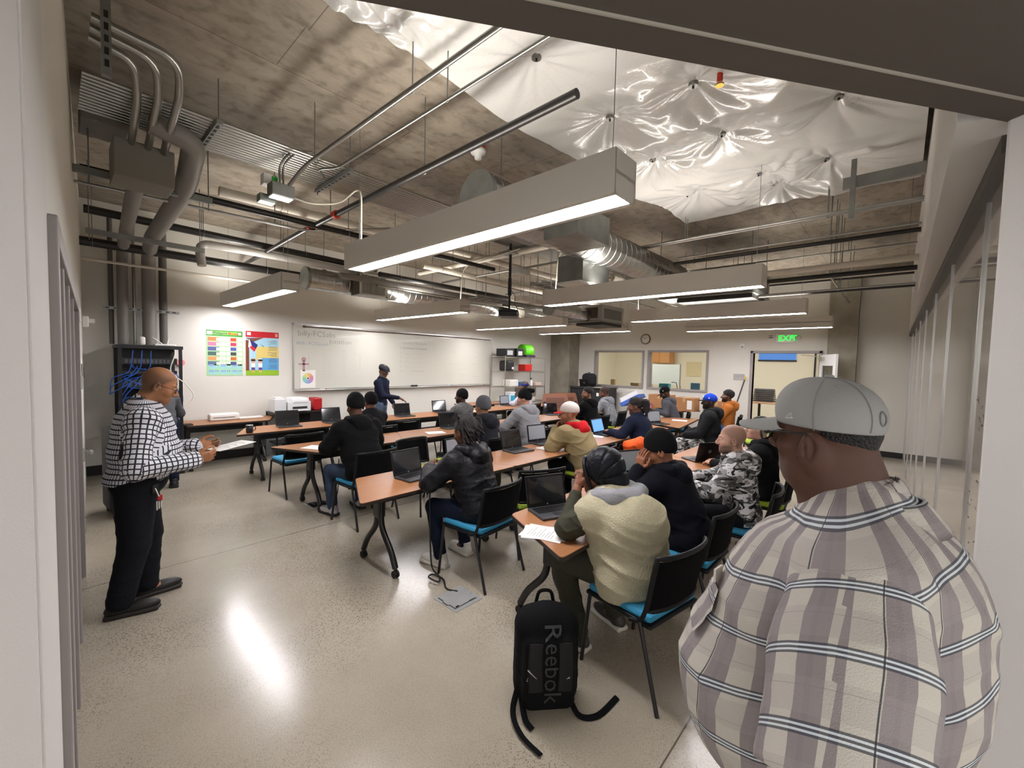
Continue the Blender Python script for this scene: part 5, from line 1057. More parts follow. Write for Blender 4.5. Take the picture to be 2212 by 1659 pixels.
def hand_pts(s, W, u, n, side, curl=.5, spread=.06, sc=1., fingers=(1, 1, 1, 1), thumb=.5):
    """W wrist, u along the fingers, n out of the palm, side = +1 when the thumb lies on the u x n side"""
    u = unit(A_(*u)); n = A_(*n); n = unit(n - u*u.dot(n)); l = np.cross(n, u)*side
    f = lambda a, b_, c: W + (u*a + l*b_ + n*c)*sc
    s.cone(f(-.05, 0, 0), f(.01, 0, 0), .028*sc, .024*sc, k=.01)
    for i, off in enumerate((.031, .0105, -.0105, -.031)):
        s.cone(f(.0, off*.6, 0), f(.085 - abs(i-1.2)*.004, off, 0), .0155*sc, .0125*sc, k=.014)
    s.ell(f(.045, 0, .004), A_(.05, .04, .016)*sc, np.array([u, l, n]), k=.012)
    for i, off in enumerate((.033, .011, -.011, -.032)):
        L_ = (.046, .05, .047, .037)[i]; c = curl*fingers[i]; p = f(.087 - abs(i-1.2)*.004, off, 0); a = 0.
        for j, (m_, r) in enumerate(((1., .0098), (.62, .0088), (.5, .0078))):
            a += c*(.9, 1.15, .8)[j]; d = u*math.cos(a) + n*math.sin(a) + l*spread*(1.5-i)*.8; d = unit(d); q2 = p + d*L_*m_*sc
            s.cone(p, q2, r*sc, (r-.0008)*sc, k=.002 if j else .006); p = q2
    t0 = f(.018, .03, .004); d1 = unit(u*.62 + l*.72 + n*.25*thumb); t1 = t0 + d1*.042*sc; d2 = unit(u*.85 + l*(.45-.5*thumb) + n*.5*thumb); t2 = t1 + d2*.034*sc; d3 = unit(u*.95 + l*(.1-.5*thumb) + n*.5*thumb); t3 = t2 + d3*.026*sc
    s.cone(t0, t1, .017*sc, .0125*sc, k=.012); s.cone(t1, t2, .0118*sc, .0105*sc, k=.003); s.cone(t2, t3, .0105*sc, .009*sc, k=.003)
def head_sdf(c, R, h, sc=1., jaw=1., nose=1., fat=0., ear=1.):
    dz = -.026 if ear > 1.2 else 0.
    s = SDF(c - .2*sc, c + .2*sc, h); RT = R.T; f = lambda x, y, z: c + RT @ A_(x, y, z)*sc
    e = lambda x, y, z, r, k=.02, op='add': s.ell(f(x, y, z), A_(*r)*sc, R, k, op)
    e(0, -.014, .045, (.077, .098, .088)); e(0, .028, -.012, (.066+fat*.3, .068, .085)); e(0, .03, -.072, (.054*jaw+fat, .055+fat*.3, .038+fat*.5), .03)
    s.cone(f(0, .07, -.094), f(0, .078, -.092), .019*sc, k=.02)
    for q in (-1, 1):
        e(q*.043, .058, -.022, (.026+fat*.5, .026, .026), .02); s.cone(f(q*.014, .087, .03), f(q*.042, .072, .03), .011*sc, .009*sc, k=.012)
        e(q*.032, .1, .008, (.02, .02, .013), .012, 'sub'); e(q*.032, .077, .008, (.014, .0125, .0125), .003)
        s.cone(f(q*.018, .09, .017), f(q*.043, .08, .014), .0045*sc, k=.004)   # upper lid
        R2 = R  # ear
        g_ = ear; xe = .081+fat*.45; e(q*xe, -.014, -.004+dz, (.011*g_, .021*g_, .034*g_), .005); e(q*(xe+.009*g_), -.009, .002+dz, (.009*g_, .0125*g_, .022*g_), .002, 'sub'); s.cone(f(q*(xe+.004), -.004, .018*g_+dz), f(q*(xe+.004), -.008, -.02*g_+dz), .0045*sc, k=.004); e(q*(xe+.002), .006*g_, -.006+dz, (.007, .007, .01), .003)
    s.cone(f(0, .092, .018), f(0, .113, -.02), .0085*sc*nose, .0125*sc*nose, k=.012); s.cone(f(0, .105, -.028), f(0, .112, -.024), .013*sc*nose, k=.008)
    for q in (-1, 1): s.cone(f(q*.013*nose, .1, -.03), f(q*.011, .104, -.028), .0092*sc*nose, k=.006)
    s.cone(f(-.02, .087, -.056), f(.02, .087, -.056), .0085*sc, k=.006); s.cone(f(-.016, .086, -.069), f(.016, .086, -.069), .0092*sc, k=.006)
    s.cone(f(-.024, .093, -.0625), f(.024, .093, -.0625), .002*sc, k=.004, op='sub')
    return s, f
def person(label, x, y, rz, J, skin='6b4632', w=1., b=0., a=1., h=.011, hh=.006, hs=None, top=None, top_g=.02, top_name='sweater', sleeve='long', cuff=0., hem=None, pants=None, shoes=None, hood=None, hat=None, hair=None, beard=None, buzz=None,
           hands=({}, {}), fat=0., uv=None, wr=.004, wf=(18, 14, 22), top2=None, collar=None, neck_r=.056, hood_m=None, hood_k=1., ear=1., jaw=1., nose=1., hsc=1.06, group=None, z=0, extra=None, ploose=0., under=None, puv=None):
    t = empty('person', (x, y, z), rz, label, 'person', group); hs = hs or hh*.75; sc = sp(skin); c = J['H']; R = J['R']
    parts = []
    # body core
    lo = A_(-.55*w, -.45, 0); hi = A_(.55*w, .8, c[2]-.06)
    core = SDF(lo, hi, h*1.2); torso(core, J, 0, w*.97, b*.9)
    for q in (-1, 1):
        arm(core, J, q, a=a*.92)
        core.cone(J['hip', q], J['knee', q], .082*w**.5, .056, k=.03); core.cone(J['knee', q], J['ank', q], .054, .036, k=.02)
        core.cone(J['ank', q], J['ank', q] + A_(0, .12, -.05), .035, .028, k=.02)
    core.cone(J['N'] - A_(0, 0, .03), c + R.T @ A_(0, -.02, -.06), .062, neck_r, k=.03)
    parts.append(core.mesh())
    s, f = head_sdf(c, R, hh, hsc, jaw, nose, fat, ear); s.cone(J['N'] + A_(0, -.01, 0), c + R.T @ A_(0, -.025, -.05), neck_r+.006+fat*.6, neck_r+fat*.3, k=.025)
    if fat: s.ell(c + R.T @ A_(0, .02, -.105), A_(.055+fat, .06, .035), R, .03)
    parts.append(s.mesh())
    for q, hd in zip((-1, 1), hands):
        if hd is None: continue
        W = J['W', q]; E_ = J['E', q]; u = A_(*hd.get('u', tuple(unit(W-E_)))); n = hd.get('n', (0, .1, -1)); s = SDF(W-.2, W+.2, hs)
        hand_pts(s, W, u, n, hd.get('side', 1 if q < 0 else -1), hd.get('curl', .45), sc=hd.get('sc', 1.), thumb=hd.get('thumb', .5), fingers=hd.get('fingers', (1, 1, 1, 1)))
        s.cone(W - unit(W-E_)*.1, W, .031, .026, k=.01); parts.append(s.mesh())
    dark = sp('17110f')
    def colors(vs):
        col = np.tile(sc, (len(vs), 1)); L = ((vs - c) @ R.T)/hsc; m = np.linalg.norm(L, axis=1) < .17; X, Y, Z = L[:, 0], L[:, 1], L[:, 2]
        lip = m & (np.abs(X) < .024) & (Y > .08) & (Z < -.048) & (Z > -.078); col[lip] = sc*A_(.85, .55, .55) + A_(.02, 0, 0)
        sg = lambda v: 1/(1+np.exp(-np.clip(v, -30, 30))); hn = .004*np.sin(X*190+Z*90)*np.sin(Y*170-Z*120)
        def mixin(w_, cc): w_ = np.where(m, w_, 0)[:, None]; col[:] = col*(1-w_) + sp(cc[0])*w_
        if buzz:
            zb = np.interp(Y, [-.1, -.03, -.005, .02, .05, .09], [-.07, -.055, .0, .03, .06, .082]); wb = sg((Z-zb+hn)/.005)*(Y < .1)
            if len(buzz) > 2: wb = wb*sg((.085 + .02*np.clip(-Y*10, 0, 2) - Z)/.012)
            mixin(wb*buzz[1], buzz)
        if beard == 'goatee':
            mixin(sg((-.062-Z+hn)/.004)*sg((Y-.055)/.008)*sg((Z+.13)/.006)*.55, ('6a625c',))
        elif beard:
            wb = sg((-.03 - .3*np.clip(Y-.02, 0, .06) - Z + hn)/.005)*sg((Y+.004)/.007)*sg((Z+.125)/.006); wb = np.maximum(wb, sg((.012-np.abs(Y-.012))/.004)*sg((np.abs(X)-.06)/.004)*sg((.02-np.abs(Z+.01))/.006))
            wb = np.maximum(wb, sg((.028-np.abs(X))/.004)*sg((Y-.08)/.004)*sg((.006-np.abs(Z+.044))/.002))*np.where(lip, .1, 1); mixin(wb*beard[1], beard)
        for q in (-1, 1):
            e0 = m & (np.hypot(X - q*.032, Z - .008) < .0105) & (Y > .08); col[e0] = sp('cfc8c0'); e1 = e0 & (np.hypot(X - q*.032, Z - .008) < .0055); col[e1] = sp('1a100c')
            br = m & (np.abs(np.abs(X)-.03) < .017) & (np.abs(Z-.033) < .0045) & (Y > .07); col[br] = dark*.6 + sc*.4
        return col
    body = np_mesh('body', parts, skin_mat(), t, colors)
    # clothes
    if top:
        s = SDF(A_(-.6*w, -.5, J['P'][2]-.2), A_(.6*w, .8, J['N'][2]+.15), h); g = top_g; torso(s, J, g, w, b)
        for q in (-1, 1):
            if sleeve == 'long': arm(s, J, q, g*.8, a, cuff=cuff)
            elif sleeve == 'short': s.cone(J['S', q], J['S', q] + (J['E', q]-J['S', q])*.85, .062*a, .062*a, k=.03, g=g)
        if extra: extra(s)
        s.wrinkle(wr, wf, seed=x*3+y)
        if hem is not None: s.plane(A_(0, 0, hem), (0, 0, -1))
        s.ell(J['N'] + A_(0, .03, .085), (.075, .08, .065), None, .01, 'sub')
        vs, fs = s.mesh(); np_mesh(top_name, [(vs, fs)], top, t, uvs=uv(J, w) if uv else None)
    if hood_m is not None:
        s = SDF(J['N'] - A_(.25, .3, .3), J['N'] + A_(.25, .2, .15), h); N = J['N']
        P = [N + A_(*v) for v in ((-.075, .065, .0), (-.115, -.01, .03), (-.095, -.085, .035), (0, -.12, .03), (.095, -.085, .035), (.115, -.01, .03), (.075, .065, .0))]
        G_ = max(top_g-.02, 0); P = [N + (p_-N)*(1+1.6*G_)*hood_k for p_ in P]
        for i in range(6): s.cone(P[i], P[i+1], .032 + G_*.5 + .014*(1-abs(i-2.5)/3), k=.02)
        s.ell(N + A_(0, -.09*hood_k, -.005), (.115*hood_k, .08*hood_k, .07*hood_k), rotm(0, -12), .04); s.ell(N + A_(0, (-.14-G_*.8)*hood_k**.8, -.04*hood_k**3), ((.105+G_*.5)*hood_k, .05+G_*.6, .10*hood_k), rotm(0, -12), .03); s.wrinkle(.004, (25, 20, 30), seed=x); s.ell(N + A_(0, .03, .08), (.07, .07, .08), None, .01, 'sub')
        np_mesh('hood', [s.mesh()], hood_m, t)
    if pants:
        s = SDF(A_(-.45, -.35, .05), A_(.45, .7, J['P'][2]+.2), h)
        s.ell(J['P'] + A_(0, b*.2, 0), (.17*w, .13+b*.5, .13), None, .04, g=.008)
        for q in (-1, 1): s.cone(J['hip', q], J['knee', q], .09*w**.5, .064, k=.04, g=.008+ploose); s.cone(J['knee', q], J['ank', q] + (J['knee', q]-J['ank', q])*.04, .062, .05, k=.02, g=.006+ploose)
        s.wrinkle(.004, (20, 22, 26), seed=y*5+1); s.plane(A_(0, 0, J['P'][2]+.13), (0, 0, 1)); s.plane(A_(0, 0, .06), (0, 0, -1)); np_mesh('trousers', [s.mesh()], pants, t)
    if shoes:
        for q in (-1, 1):
            o = empty_shoe(shoes, t); k = J['ank', q]; o.location = (k[0], k[1], k[2]-.09); o.rotation_euler = (0, 0, math.radians(-q*8 + J['toe', q]))
    HW = headwear(t, J, hat, hair, h=max(hh, .006), sc=hsc)
    return t, f
SHOES = {}
def empty_shoe(kind, parent):
    up, so = kind
    if kind not in SHOES:
        s = SDF((-.07, -.1, 0), (.07, .23, .14), .007); s.ell((0, .1, .045), (.046, .125, .045), k=.03); s.cone((0, -.03, .045), (0, -.015, .12), .043, .045, k=.03); s.ell((0, -.02, .05), (.04, .065, .04), k=.02); s.plane((0, 0, .02), (0, 0, -1)); s.plane((0, 0, .125), (0, 0, 1))
        u = np_mesh('shoe', [s.mesh()], mat('shoe_'+up, up, .5)); m1 = u.data; C.objects.unlink(u); bpy.data.objects.remove(u)
        s = SDF((-.07, -.1, 0), (.07, .23, .05), .006); s.box((0, .065, .016), (.05, .15, .018), rad=.016, k=.01); s.ell((0, .12, .016), (.053, .11, .018), k=.01)
        u = np_mesh('sole', [s.mesh()], mat('sole_'+so, so, .6)); m2 = u.data; C.objects.unlink(u); bpy.data.objects.remove(u); SHOES[kind] = (m1, m2)
    a = bpy.data.objects.new('shoe', SHOES[kind][0]); C.objects.link(a); a.parent = parent; b_ = bpy.data.objects.new('sole', SHOES[kind][1]); C.objects.link(b_); b_.parent = a; return a
def brim_shell(ff, m_, parent, w0=.078, l=.085, drop=.012, curve=1.3, y0=.05, z=.038):
    vs = []; fs = []; na, nr = 20, 6
    for k, dz in enumerate((0, -.005)):
        for i in range(na+1):
            a = PI*i/na
            for j in range(nr+1):
                r = j/nr; xi, yi = w0*math.cos(a), y0+.045*math.sin(a); xo, yo = w0*1.02*math.cos(a), y0+.02+(l+.02)*math.sin(a)**.75; xx, yy = xi*(1-r)+xo*r, yi*(1-r)+yo*r
                vs.append(V(*ff(xx, yy, z - curve*xx*xx + dz - drop*r*math.sin(a))))
    st = (na+1)*(nr+1)
    for i in range(na):
        for j in range(nr): a0 = i*(nr+1)+j; fs += [(a0, a0+1, a0+nr+2, a0+nr+1), (st+a0, st+a0+nr+1, st+a0+nr+2, st+a0+1)]
        a0 = i*(nr+1)+nr; fs.append((a0, st+a0, st+a0+nr+1, a0+nr+1))
    return MB().add(vs, fs, m_, True).build('brim', parent=parent)
def headwear(t, J, hat, hair, h=.007, sc=1.):
    c, R = J['H'], J['R']; RT = R.T; f = lambda x, y, z: c + RT @ A_(x, y, z)*sc; n = lambda x, y, z: RT @ A_(x, y, z)
    if hair:
        kind, m_ = hair; s = SDF(c-.24, c+.24, h)
        if kind == 'short': s.ell(f(0, -.016, .046), A_(.081, .102, .092)*sc, R, 0)
        if kind in ('curly', 'afro'): s.ell(f(0, -.02, .06), A_(.095, .108, .098)*sc, R, 0); s.wrinkle(.007, (70, 65, 75))
        if kind in ('dreads', 'ponytail'): s.ell(f(0, -.018, .05), A_(.084, .106, .094)*sc, R, 0); s.wrinkle(.003, (90, 60, 40))
        s.plane(f(0, .06, .055), n(0, .55, -.85)); s.plane(f(0, 0, -.045), n(0, 0, -1))
        if kind == 'ponytail': s.cone(f(0, -.1, .07), f(0, -.155, .04), .035, .055, k=.02); s.cone(f(0, -.155, .04), f(0, -.15, -.075), .055, .045, k=.02); s.wrinkle(.006, (95, 60, 25), lo=c-.25, hi=c+.25)
        if kind == 'dreads': s.ell(f(0, -.08, .05), (.085, .06, .085), R, .03); s.wrinkle(.006, (95, 60, 25))
        o = np_mesh('hair', [s.mesh()], m_, t)
        mb = MB(); rs = random.Random(int(c[2]*1e4) + len(kind))
        if kind == 'dreads':
            for k in range(46):
                a = rs.uniform(0, 2*PI); r = rs.uniform(.02, .08); p0 = f(r*math.cos(a), -.03+r*math.sin(a)*1.1, .125-.3*r); bk = rs.uniform(.0, 1); 
                e = f(.10*math.cos(a)*rs.uniform(.7, 1.25), -.075-.06*bk, .01-.11*rs.random()); md = f(.1*math.cos(a)*1.05, -.07-.05*rs.random(), .10)
                if math.sin(a) > .3: md = f(.07*math.cos(a), -.03, .15); e = f(.09*math.cos(a), -.11-.03*rs.random(), .04-.06*rs.random())
                mb.tube(spline([p0, md, e, e + n(0, -.02, -.03)], 4), .007, m_, n=6, rs=[.0065+.002*rs.random()]*12 + [.003])
        if kind == 'ponytail':
            mb.tube([f(-.04, -.11, .05), f(.04, -.11, .05)], .02, m_, n=8)
            for k in range(34):
                a = rs.uniform(-1, 1); mb.tube(spline([f(a*.05, -.1, .07), f(a*.06, -.17-.03*rs.random(), .06), f(a*.06, -.2+.04*rs.random(), -.03), f(a*.06, -.15+.03*rs.random(), -.1-.06*rs.random())], 4), .008, m_, n=6)
            for k in range(14):
                a = -1+2*k/13; mb.tube(spline([f(a*.075, .055-abs(a)*.03, .10-abs(a)*.03), f(a*.088, -.03, .115-abs(a)*.05), f(a*.05, -.105, .07)], 5), .0065, m_, n=6)
        if mb.v: mb.build('dreadlocks', parent=o)
    if hat:
        kind = hat[0]; m_ = hat[1]; s = SDF(c-.23, c+.23, h)
        if kind == 'beanie':
            s.ell(f(0, -.02, .062), A_(.09, .11, .108)*sc, R, 0); s.ell(f(0, -.035, .03), A_(.089, .096, .09)*sc, R, .01); s.wrinkle(.002, (50, 60, 30)); s.plane(f(0, 0, .012), n(0, .38, -1)); o = np_mesh('beanie', [s.mesh()], m_, t)
            s = SDF(c-.2, c+.2, h); s.ell(f(0, -.02, .05), A_(.0925, .1135, .112)*sc, R, 0); s.plane(f(0, 0, .006), n(0, .38, -1)); s.plane(f(0, 0, .045), n(0, -.38, 1)); np_mesh('folded_cuff', [s.mesh()], m_, o)
            if len(hat) > 2: s = SDF(c-.25, c+.25, h); s.cone(f(0, -.09, .12), f(.02, -.15, .11), .045, .035); s.wrinkle(.003, (40, 50, 40)); np_mesh('slouch_tail', [s.mesh()], m_, o)
        if kind == 'cap':
            s.ell(f(0, -.014, .052), A_(.087, .11, .096)*sc, R, 0); s.plane(f(0, 0, .03), n(0, .12, -1)); o = np_mesh('cap', [s.mesh()], m_, t); m2 = hat[2]; fw = hat[3] if len(hat) > 3 else 1
            brim_shell(f, m2, o)
            MB().cyl(f(0, -.014, .145), f(0, -.014, .153), .009, m_, n=12).build('top_button', parent=o)
            if len(hat) > 4: MB().cyl(f(0, .089, .085), f(0, .098, .088), .022, hat[4], n=18).build('front_logo', parent=o); MB().cyl(f(-.086, .02, .075), f(-.089, .02, .076), .011, hat[4], n=12).build('side_logo', parent=o)
        if kind == 'flatcap':
            s.ell(f(0, .0, .075), A_(.095, .125, .05)*sc, rotm(0, 12) @ R, 0); s.ell(f(0, -.02, .06), A_(.088, .108, .07)*sc, R, .01); s.plane(f(0, 0, .035), n(0, .15, -1)); o = np_mesh('flat_cap', [s.mesh()], m_, t)
            s = SDF(c-.25, c+.25, h); s.ell(f(0, .1, .045), A_(.065, .05, .012)*sc, R, 0); np_mesh('brim', [s.mesh()], m_, o)
        if kind == 'headband':
            s.ell(f(0, -.016, .046), A_(.085, .105, .094)*sc, R, 0); s.plane(f(0, 0, .025), n(0, 0, -1)); s.plane(f(0, 0, .065), n(0, 0, 1)); np_mesh('headband', [s.mesh()], m_, t)
    return None
def glasses(t, J, m_, sc=1., th=.002, wlens=.027):
    c, R = J['H'], J['R']; f = lambda x, y, z: V(*(c + R.T @ A_(x, y, z)*sc)); mb = MB()
    for q in (-1, 1):
        ring = [f(q*.033 + wlens*math.cos(a*PI/8)*(1 if abs(math.cos(a*PI/8)) < .8 else .97), .112-.006*abs(math.cos(a*PI/8)), .004+.019*math.sin(a*PI/8)) for a in range(16)]; mb.tube(ring, th*sc, m_, n=6, closed=True)
        mb.tube([f(q*.058, .108, .012), f(q*.084, .07, .012), f(q*.088, .0, .012), f(q*.086, -.02, .0)], th*sc, m_, n=6)
    mb.tube([f(-.008, .113, .008), f(0, .116, .012), f(.008, .113, .008)], th*sc, m_, n=6); o = mb.build('glasses', parent=t)
    g = mat('spectacle_lens', 'dfe4e6', .02, spec=.8); g.node_tree.nodes['Principled BSDF'].inputs['Transmission Weight'].default_value = .95; g.node_tree.nodes['Principled BSDF'].inputs['IOR'].default_value = 1.1
    for q in (-1, 1): MB().prism([(0.024*math.cos(a*PI/8), .017*math.sin(a*PI/8)) for a in range(16)], -.0005, .0005, g, M=frameM(f(q*.033, .108, .004), f(1, 0, 0)-f(0, 0, 0), f(0, 0, 1)-f(0, 0, 0))).build('lens', parent=o)
    return o
def uv_shirt(J, w):
    """unwrap: round the trunk and along each sleeve, in metres"""
    def fn(vs, fs):
        P, N = J['P'], J['N']; C0 = vs[fs].mean(1)
        def seg(p, a, b): ab = b-a; t = np.clip(((p-a) @ ab)/(ab @ ab), 0, 1); return np.linalg.norm(p-a-t[..., None]*ab, axis=-1), t
        out = np.zeros((len(fs), 4, 2)); cv = vs[fs]
        ctr = P + (N-P)*.5; ax = unit(N-P)
        def trunk(p): return np.arctan2(p[..., 0], (p[..., 1] - ctr[1]) - (p[..., 2]-ctr[2])*ax[1]/ax[2])*.27*w, (p[..., 2]-P[2])
        u, v = trunk(cv); u0, _ = trunk(C0); period = 2*PI*.27*w; u = u - period*np.round((u-u0[:, None])/period); out[..., 0] = u; out[..., 1] = v
        for q in (-1, 1):
            S_, E_, W = J['S', q], J['E', q], J['W', q]
            d1, t1 = seg(C0, S_, E_); d2, t2 = seg(C0, E_, W); dT = np.abs(C0[:, 0] - J['N'][0]) 
            ism = (C0[:, 0]*q > abs(S_[0])*.86) & (np.minimum(d1, d2) < .14) | (d2 < .075) & (t2 > .15) | ((d1 < .09) & (t1 > .55))
            for sel, A0, B0, off in ((ism & (d1 <= d2), S_, E_, 0.), (ism & (d2 < d1), E_, W, np.linalg.norm(E_-S_))):
                if not sel.any(): continue
                z = unit(B0-A0); x_ = unit(np.cross(z, A_(0, .05, 1.) if abs(z[2]) < .9 else A_(0, 1, 0))); y_ = np.cross(z, x_)
                p = cv[sel]-A0; an = np.arctan2(p @ y_, p @ x_)*.075; pc = C0[sel]-A0; a0 = np.arctan2(pc @ y_, pc @ x_)*.075; per = 2*PI*.075; an = an - per*np.round((an-a0[:, None])/per)
                out[sel, :, 0] = an; out[sel, :, 1] = off + p @ z
        return out.reshape(-1, 2)
    return fn
# ------------------------------------------------------------------ patterned cloth
def m_check():
    m = mat('cloth_black_white_check', 'ffffff', .8, bump=.15, bscale=120); N, L, p = nodes(m); uv = N.new('ShaderNodeUVMap'); sx = N.new('ShaderNodeSeparateXYZ'); L.new(uv.outputs[0], sx.inputs[0]); out = []
    for ax in (0, 1):
        a = N.new('ShaderNodeMath'); a.operation = 'MULTIPLY'; a.inputs[1].default_value = 1/.034; L.new(sx.outputs[ax], a.inputs[0]); fr_ = N.new('ShaderNodeMath'); fr_.operation = 'FRACT'; L.new(a.outputs[0], fr_.inputs[0])
        g = N.new('ShaderNodeMath'); g.operation = 'LESS_THAN'; g.inputs[1].default_value = .27; L.new(fr_.outputs[0], g.inputs[0]); out.append(g)
    mx = N.new('ShaderNodeMath'); mx.operation = 'MAXIMUM'; L.new(out[0].outputs[0], mx.inputs[0]); L.new(out[1].outputs[0], mx.inputs[1])
    x = N.new('ShaderNodeMix'); x.data_type = 'RGBA'; L.new(mx.outputs[0], x.inputs[0]); x.inputs[6].default_value = lin('dcdde2'); x.inputs[7].default_value = lin('20222b'); L.new(x.outputs[2], p.inputs['Base Color']); return m
def m_plaid():
    m = mat('cloth_plaid', 'ffffff', .85, bump=.25, bscale=350); N, L, p = nodes(m); uv = N.new('ShaderNodeUVMap'); mp = N.new('ShaderNodeMapping'); mp.inputs['Rotation'].default_value = (0, 0, 0); L.new(uv.outputs[0], mp.inputs[0]); sx = N.new('ShaderNodeSeparateXYZ'); L.new(mp.outputs[0], sx.inputs[0])
    def M2(op, a, b=None):
        q = N.new('ShaderNodeMath'); q.operation = op
        for i, v in enumerate((a, b)):
            if v is None: continue
            if isinstance(v, (int, float)): q.inputs[i].default_value = v
            else: L.new(v, q.inputs[i])
        return q.outputs[0]
    def band(ax, per, lo, hi): fr_ = M2('FRACT', M2('MULTIPLY', sx.outputs[ax], 1/per)); return M2('MULTIPLY', M2('GREATER_THAN', fr_, lo), M2('LESS_THAN', fr_, hi))
    def mixc(f, a, c, k=1.): x = N.new('ShaderNodeMix'); x.data_type = 'RGBA'; L.new(M2('MULTIPLY', f, k), x.inputs[0]); L.new(a, x.inputs[6]); x.inputs[7].default_value = lin(c); return x.outputs[2]
    rgb = N.new('ShaderNodeRGB'); rgb.outputs[0].default_value = lin('b9b3a9'); c = rgb.outputs[0]
    c = mixc(band(0, .095, .0, .48), c, '7d7476', .9); c = mixc(band(0, .095, .2, .3), c, '7a7073', .4); c = mixc(band(1, .125, .5, .95), c, '958c8c', .28)
    for lo, hi in ((.04, .075), (.105, .14), (.17, .205)): c = mixc(band(1, .125, lo, hi), c, '3a3c46', .85)
    for lo, hi in ((.075, .105), (.14, .17)): c = mixc(band(1, .125, lo, hi), c, 'cdd6dc', .8)
    c = mixc(band(0, .19, .75, .765), c, '2c2b33', .9); c = mixc(band(1, .125, .6, .607), c, '7d7374', .7)
    L.new(c, p.inputs['Base Color']); return m
def m_camo():
    m = mat('cloth_camouflage', 'ffffff', .85, bump=.2, bscale=200); N, L, p = nodes(m); tc = N.new('ShaderNodeTexCoord'); mp = N.new('ShaderNodeMapping'); mp.inputs['Scale'].default_value = (1, 1, 2.1); mp.inputs['Rotation'].default_value = (.4, .2, 0); L.new(tc.outputs['Object'], mp.inputs[0])
    c = None
    for sc, th, col, off in ((9, .5, '4c4b49', 0), (10, .52, '9d9c9b', 5.3), (12, .53, 'd9d8d9', 11.7), (11, .58, '1c1b1c', 23.1)):
        nz = N.new('ShaderNodeTexNoise'); nz.noise_dimensions = '4D'; nz.inputs['W'].default_value = off; nz.inputs['Scale'].default_value = sc; nz.inputs['Detail'].default_value = 1.5; nz.inputs['Distortion'].default_value = .6; L.new(mp.outputs[0], nz.inputs['Vector'])
        g = N.new('ShaderNodeMath'); g.operation = 'GREATER_THAN'; g.inputs[1].default_value = th; L.new(nz.outputs['Fac'], g.inputs[0]); x = N.new('ShaderNodeMix'); x.data_type = 'RGBA'; L.new(g.outputs[0], x.inputs[0])
        if c is None: x.inputs[6].default_value = lin('6b6a68')
        else: L.new(c, x.inputs[6])
        x.inputs[7].default_value = lin(col); c = x.outputs[2]
    L.new(c, p.inputs['Base Color']); return m
CHECK, PLAID, CAMO = m_check(), m_plaid(), m_camo()
BLKC = cloth('black_cotton', '0c0c0e', bump=.3); NAVY = cloth('navy_knit', '141a2c', bump=.3); CHAR = cloth('charcoal', '23242a'); GREYH = cloth('light_grey_marl', '86868a', var=.06, vscale=60); DGREY = cloth('mid_grey_marl', '4c4e55', var=.08, vscale=60)
TAN = cloth('tan_canvas', '8c7c5a', var=.06, vscale=8); REDC = cloth('red_jersey', 'b3141c'); ORG = cloth('orange_sweat', 'b87035'); SHELL = cloth('black_nylon', '121216', .45, bump=.6, bscale=16)
FLECK = cloth('flecked_knit', '5a5a5a', var=.75, vscale=55); FLECK2 = cloth('pale_flecked_knit', '8b8d92', var=.5, vscale=45, stretch=(1, 1, .35)); SHERPA = cloth('cream_sherpa', 'cbc3a4', .95, bump=1.0, bscale=130, var=.06, vscale=20, fine=True); OLIVE = cloth('olive_cotton', '37362a', .7, bump=.3, bscale=14)
JEAN = cloth('blue_denim', '37455a', var=.25, vscale=7); DJEAN = cloth('dark_denim', '151c2e', var=.15, vscale=7); BLUEJ = cloth('mid_blue_denim', '4a6a94'); BPANT = cloth('black_trousers', '16171b'); GPANT = cloth('grey_trousers', '4c5566'); OPANT = cloth('olive_trousers', '3a392e', .75, var=.05); LILAC = cloth('pale_print', 'b9bccb', var=.5, vscale=45)
HAIRB = mat('black_hair', '0f0c0b', .6, bump=.8, bscale=160); HAIRD = mat('dread_hair', '1c1411', .7, bump=.9, bscale=220)
SH_B = ('17161a', '121214'); SH_W = ('d8d4cc', 'cfcac0')
TALL = {}
def seat_person(label, x, y, rz, chair_label=None, blue=True, crz=None, **k):
    if chair_label: chair(x, y + .0, rz if crz is None else crz, blue, chair_label)
    return person(label, x, y, rz, **k)
# P4 black hoodie
J = pose_seated(lean=.16, yaw=-5, pitch=14, w=1.2, neck=1.12, eL=(-.33, .24, .84), hL=(-.12, .46, .80), eR=(.33, .24, .84), hR=(.12, .46, .80), kx=.19, kn=.42, ank=.38)
t, f = seat_person('person in a black hoodie and black beanie with blue jeans, back turned', 2.42, 4.5, 4, 'black mesh chair with a blue seat under the person in the black hoodie', J=J, skin='5a3c2d', w=1.25, b=.05, a=1.25, h=.011, top=BLKC, top_g=.03, top_name='hoodie', hood_m=BLKC, pants=JEAN, shoes=('bdbcc0', '1b1b1f'), hat=('beanie', BLKC), wr=.006, hem=.5, hood=1)
for q in (-1, 1): a_ = J['ank', q]; MB().box((-.03, -.06, .06), (.03, -.045, .12), mat('pink_heel_tab', 'd83a9a', .5), M=Matrix.Translation(V(*a_) - V(0, 0, .09)), bev=.006).build('heel_tab', parent=t)
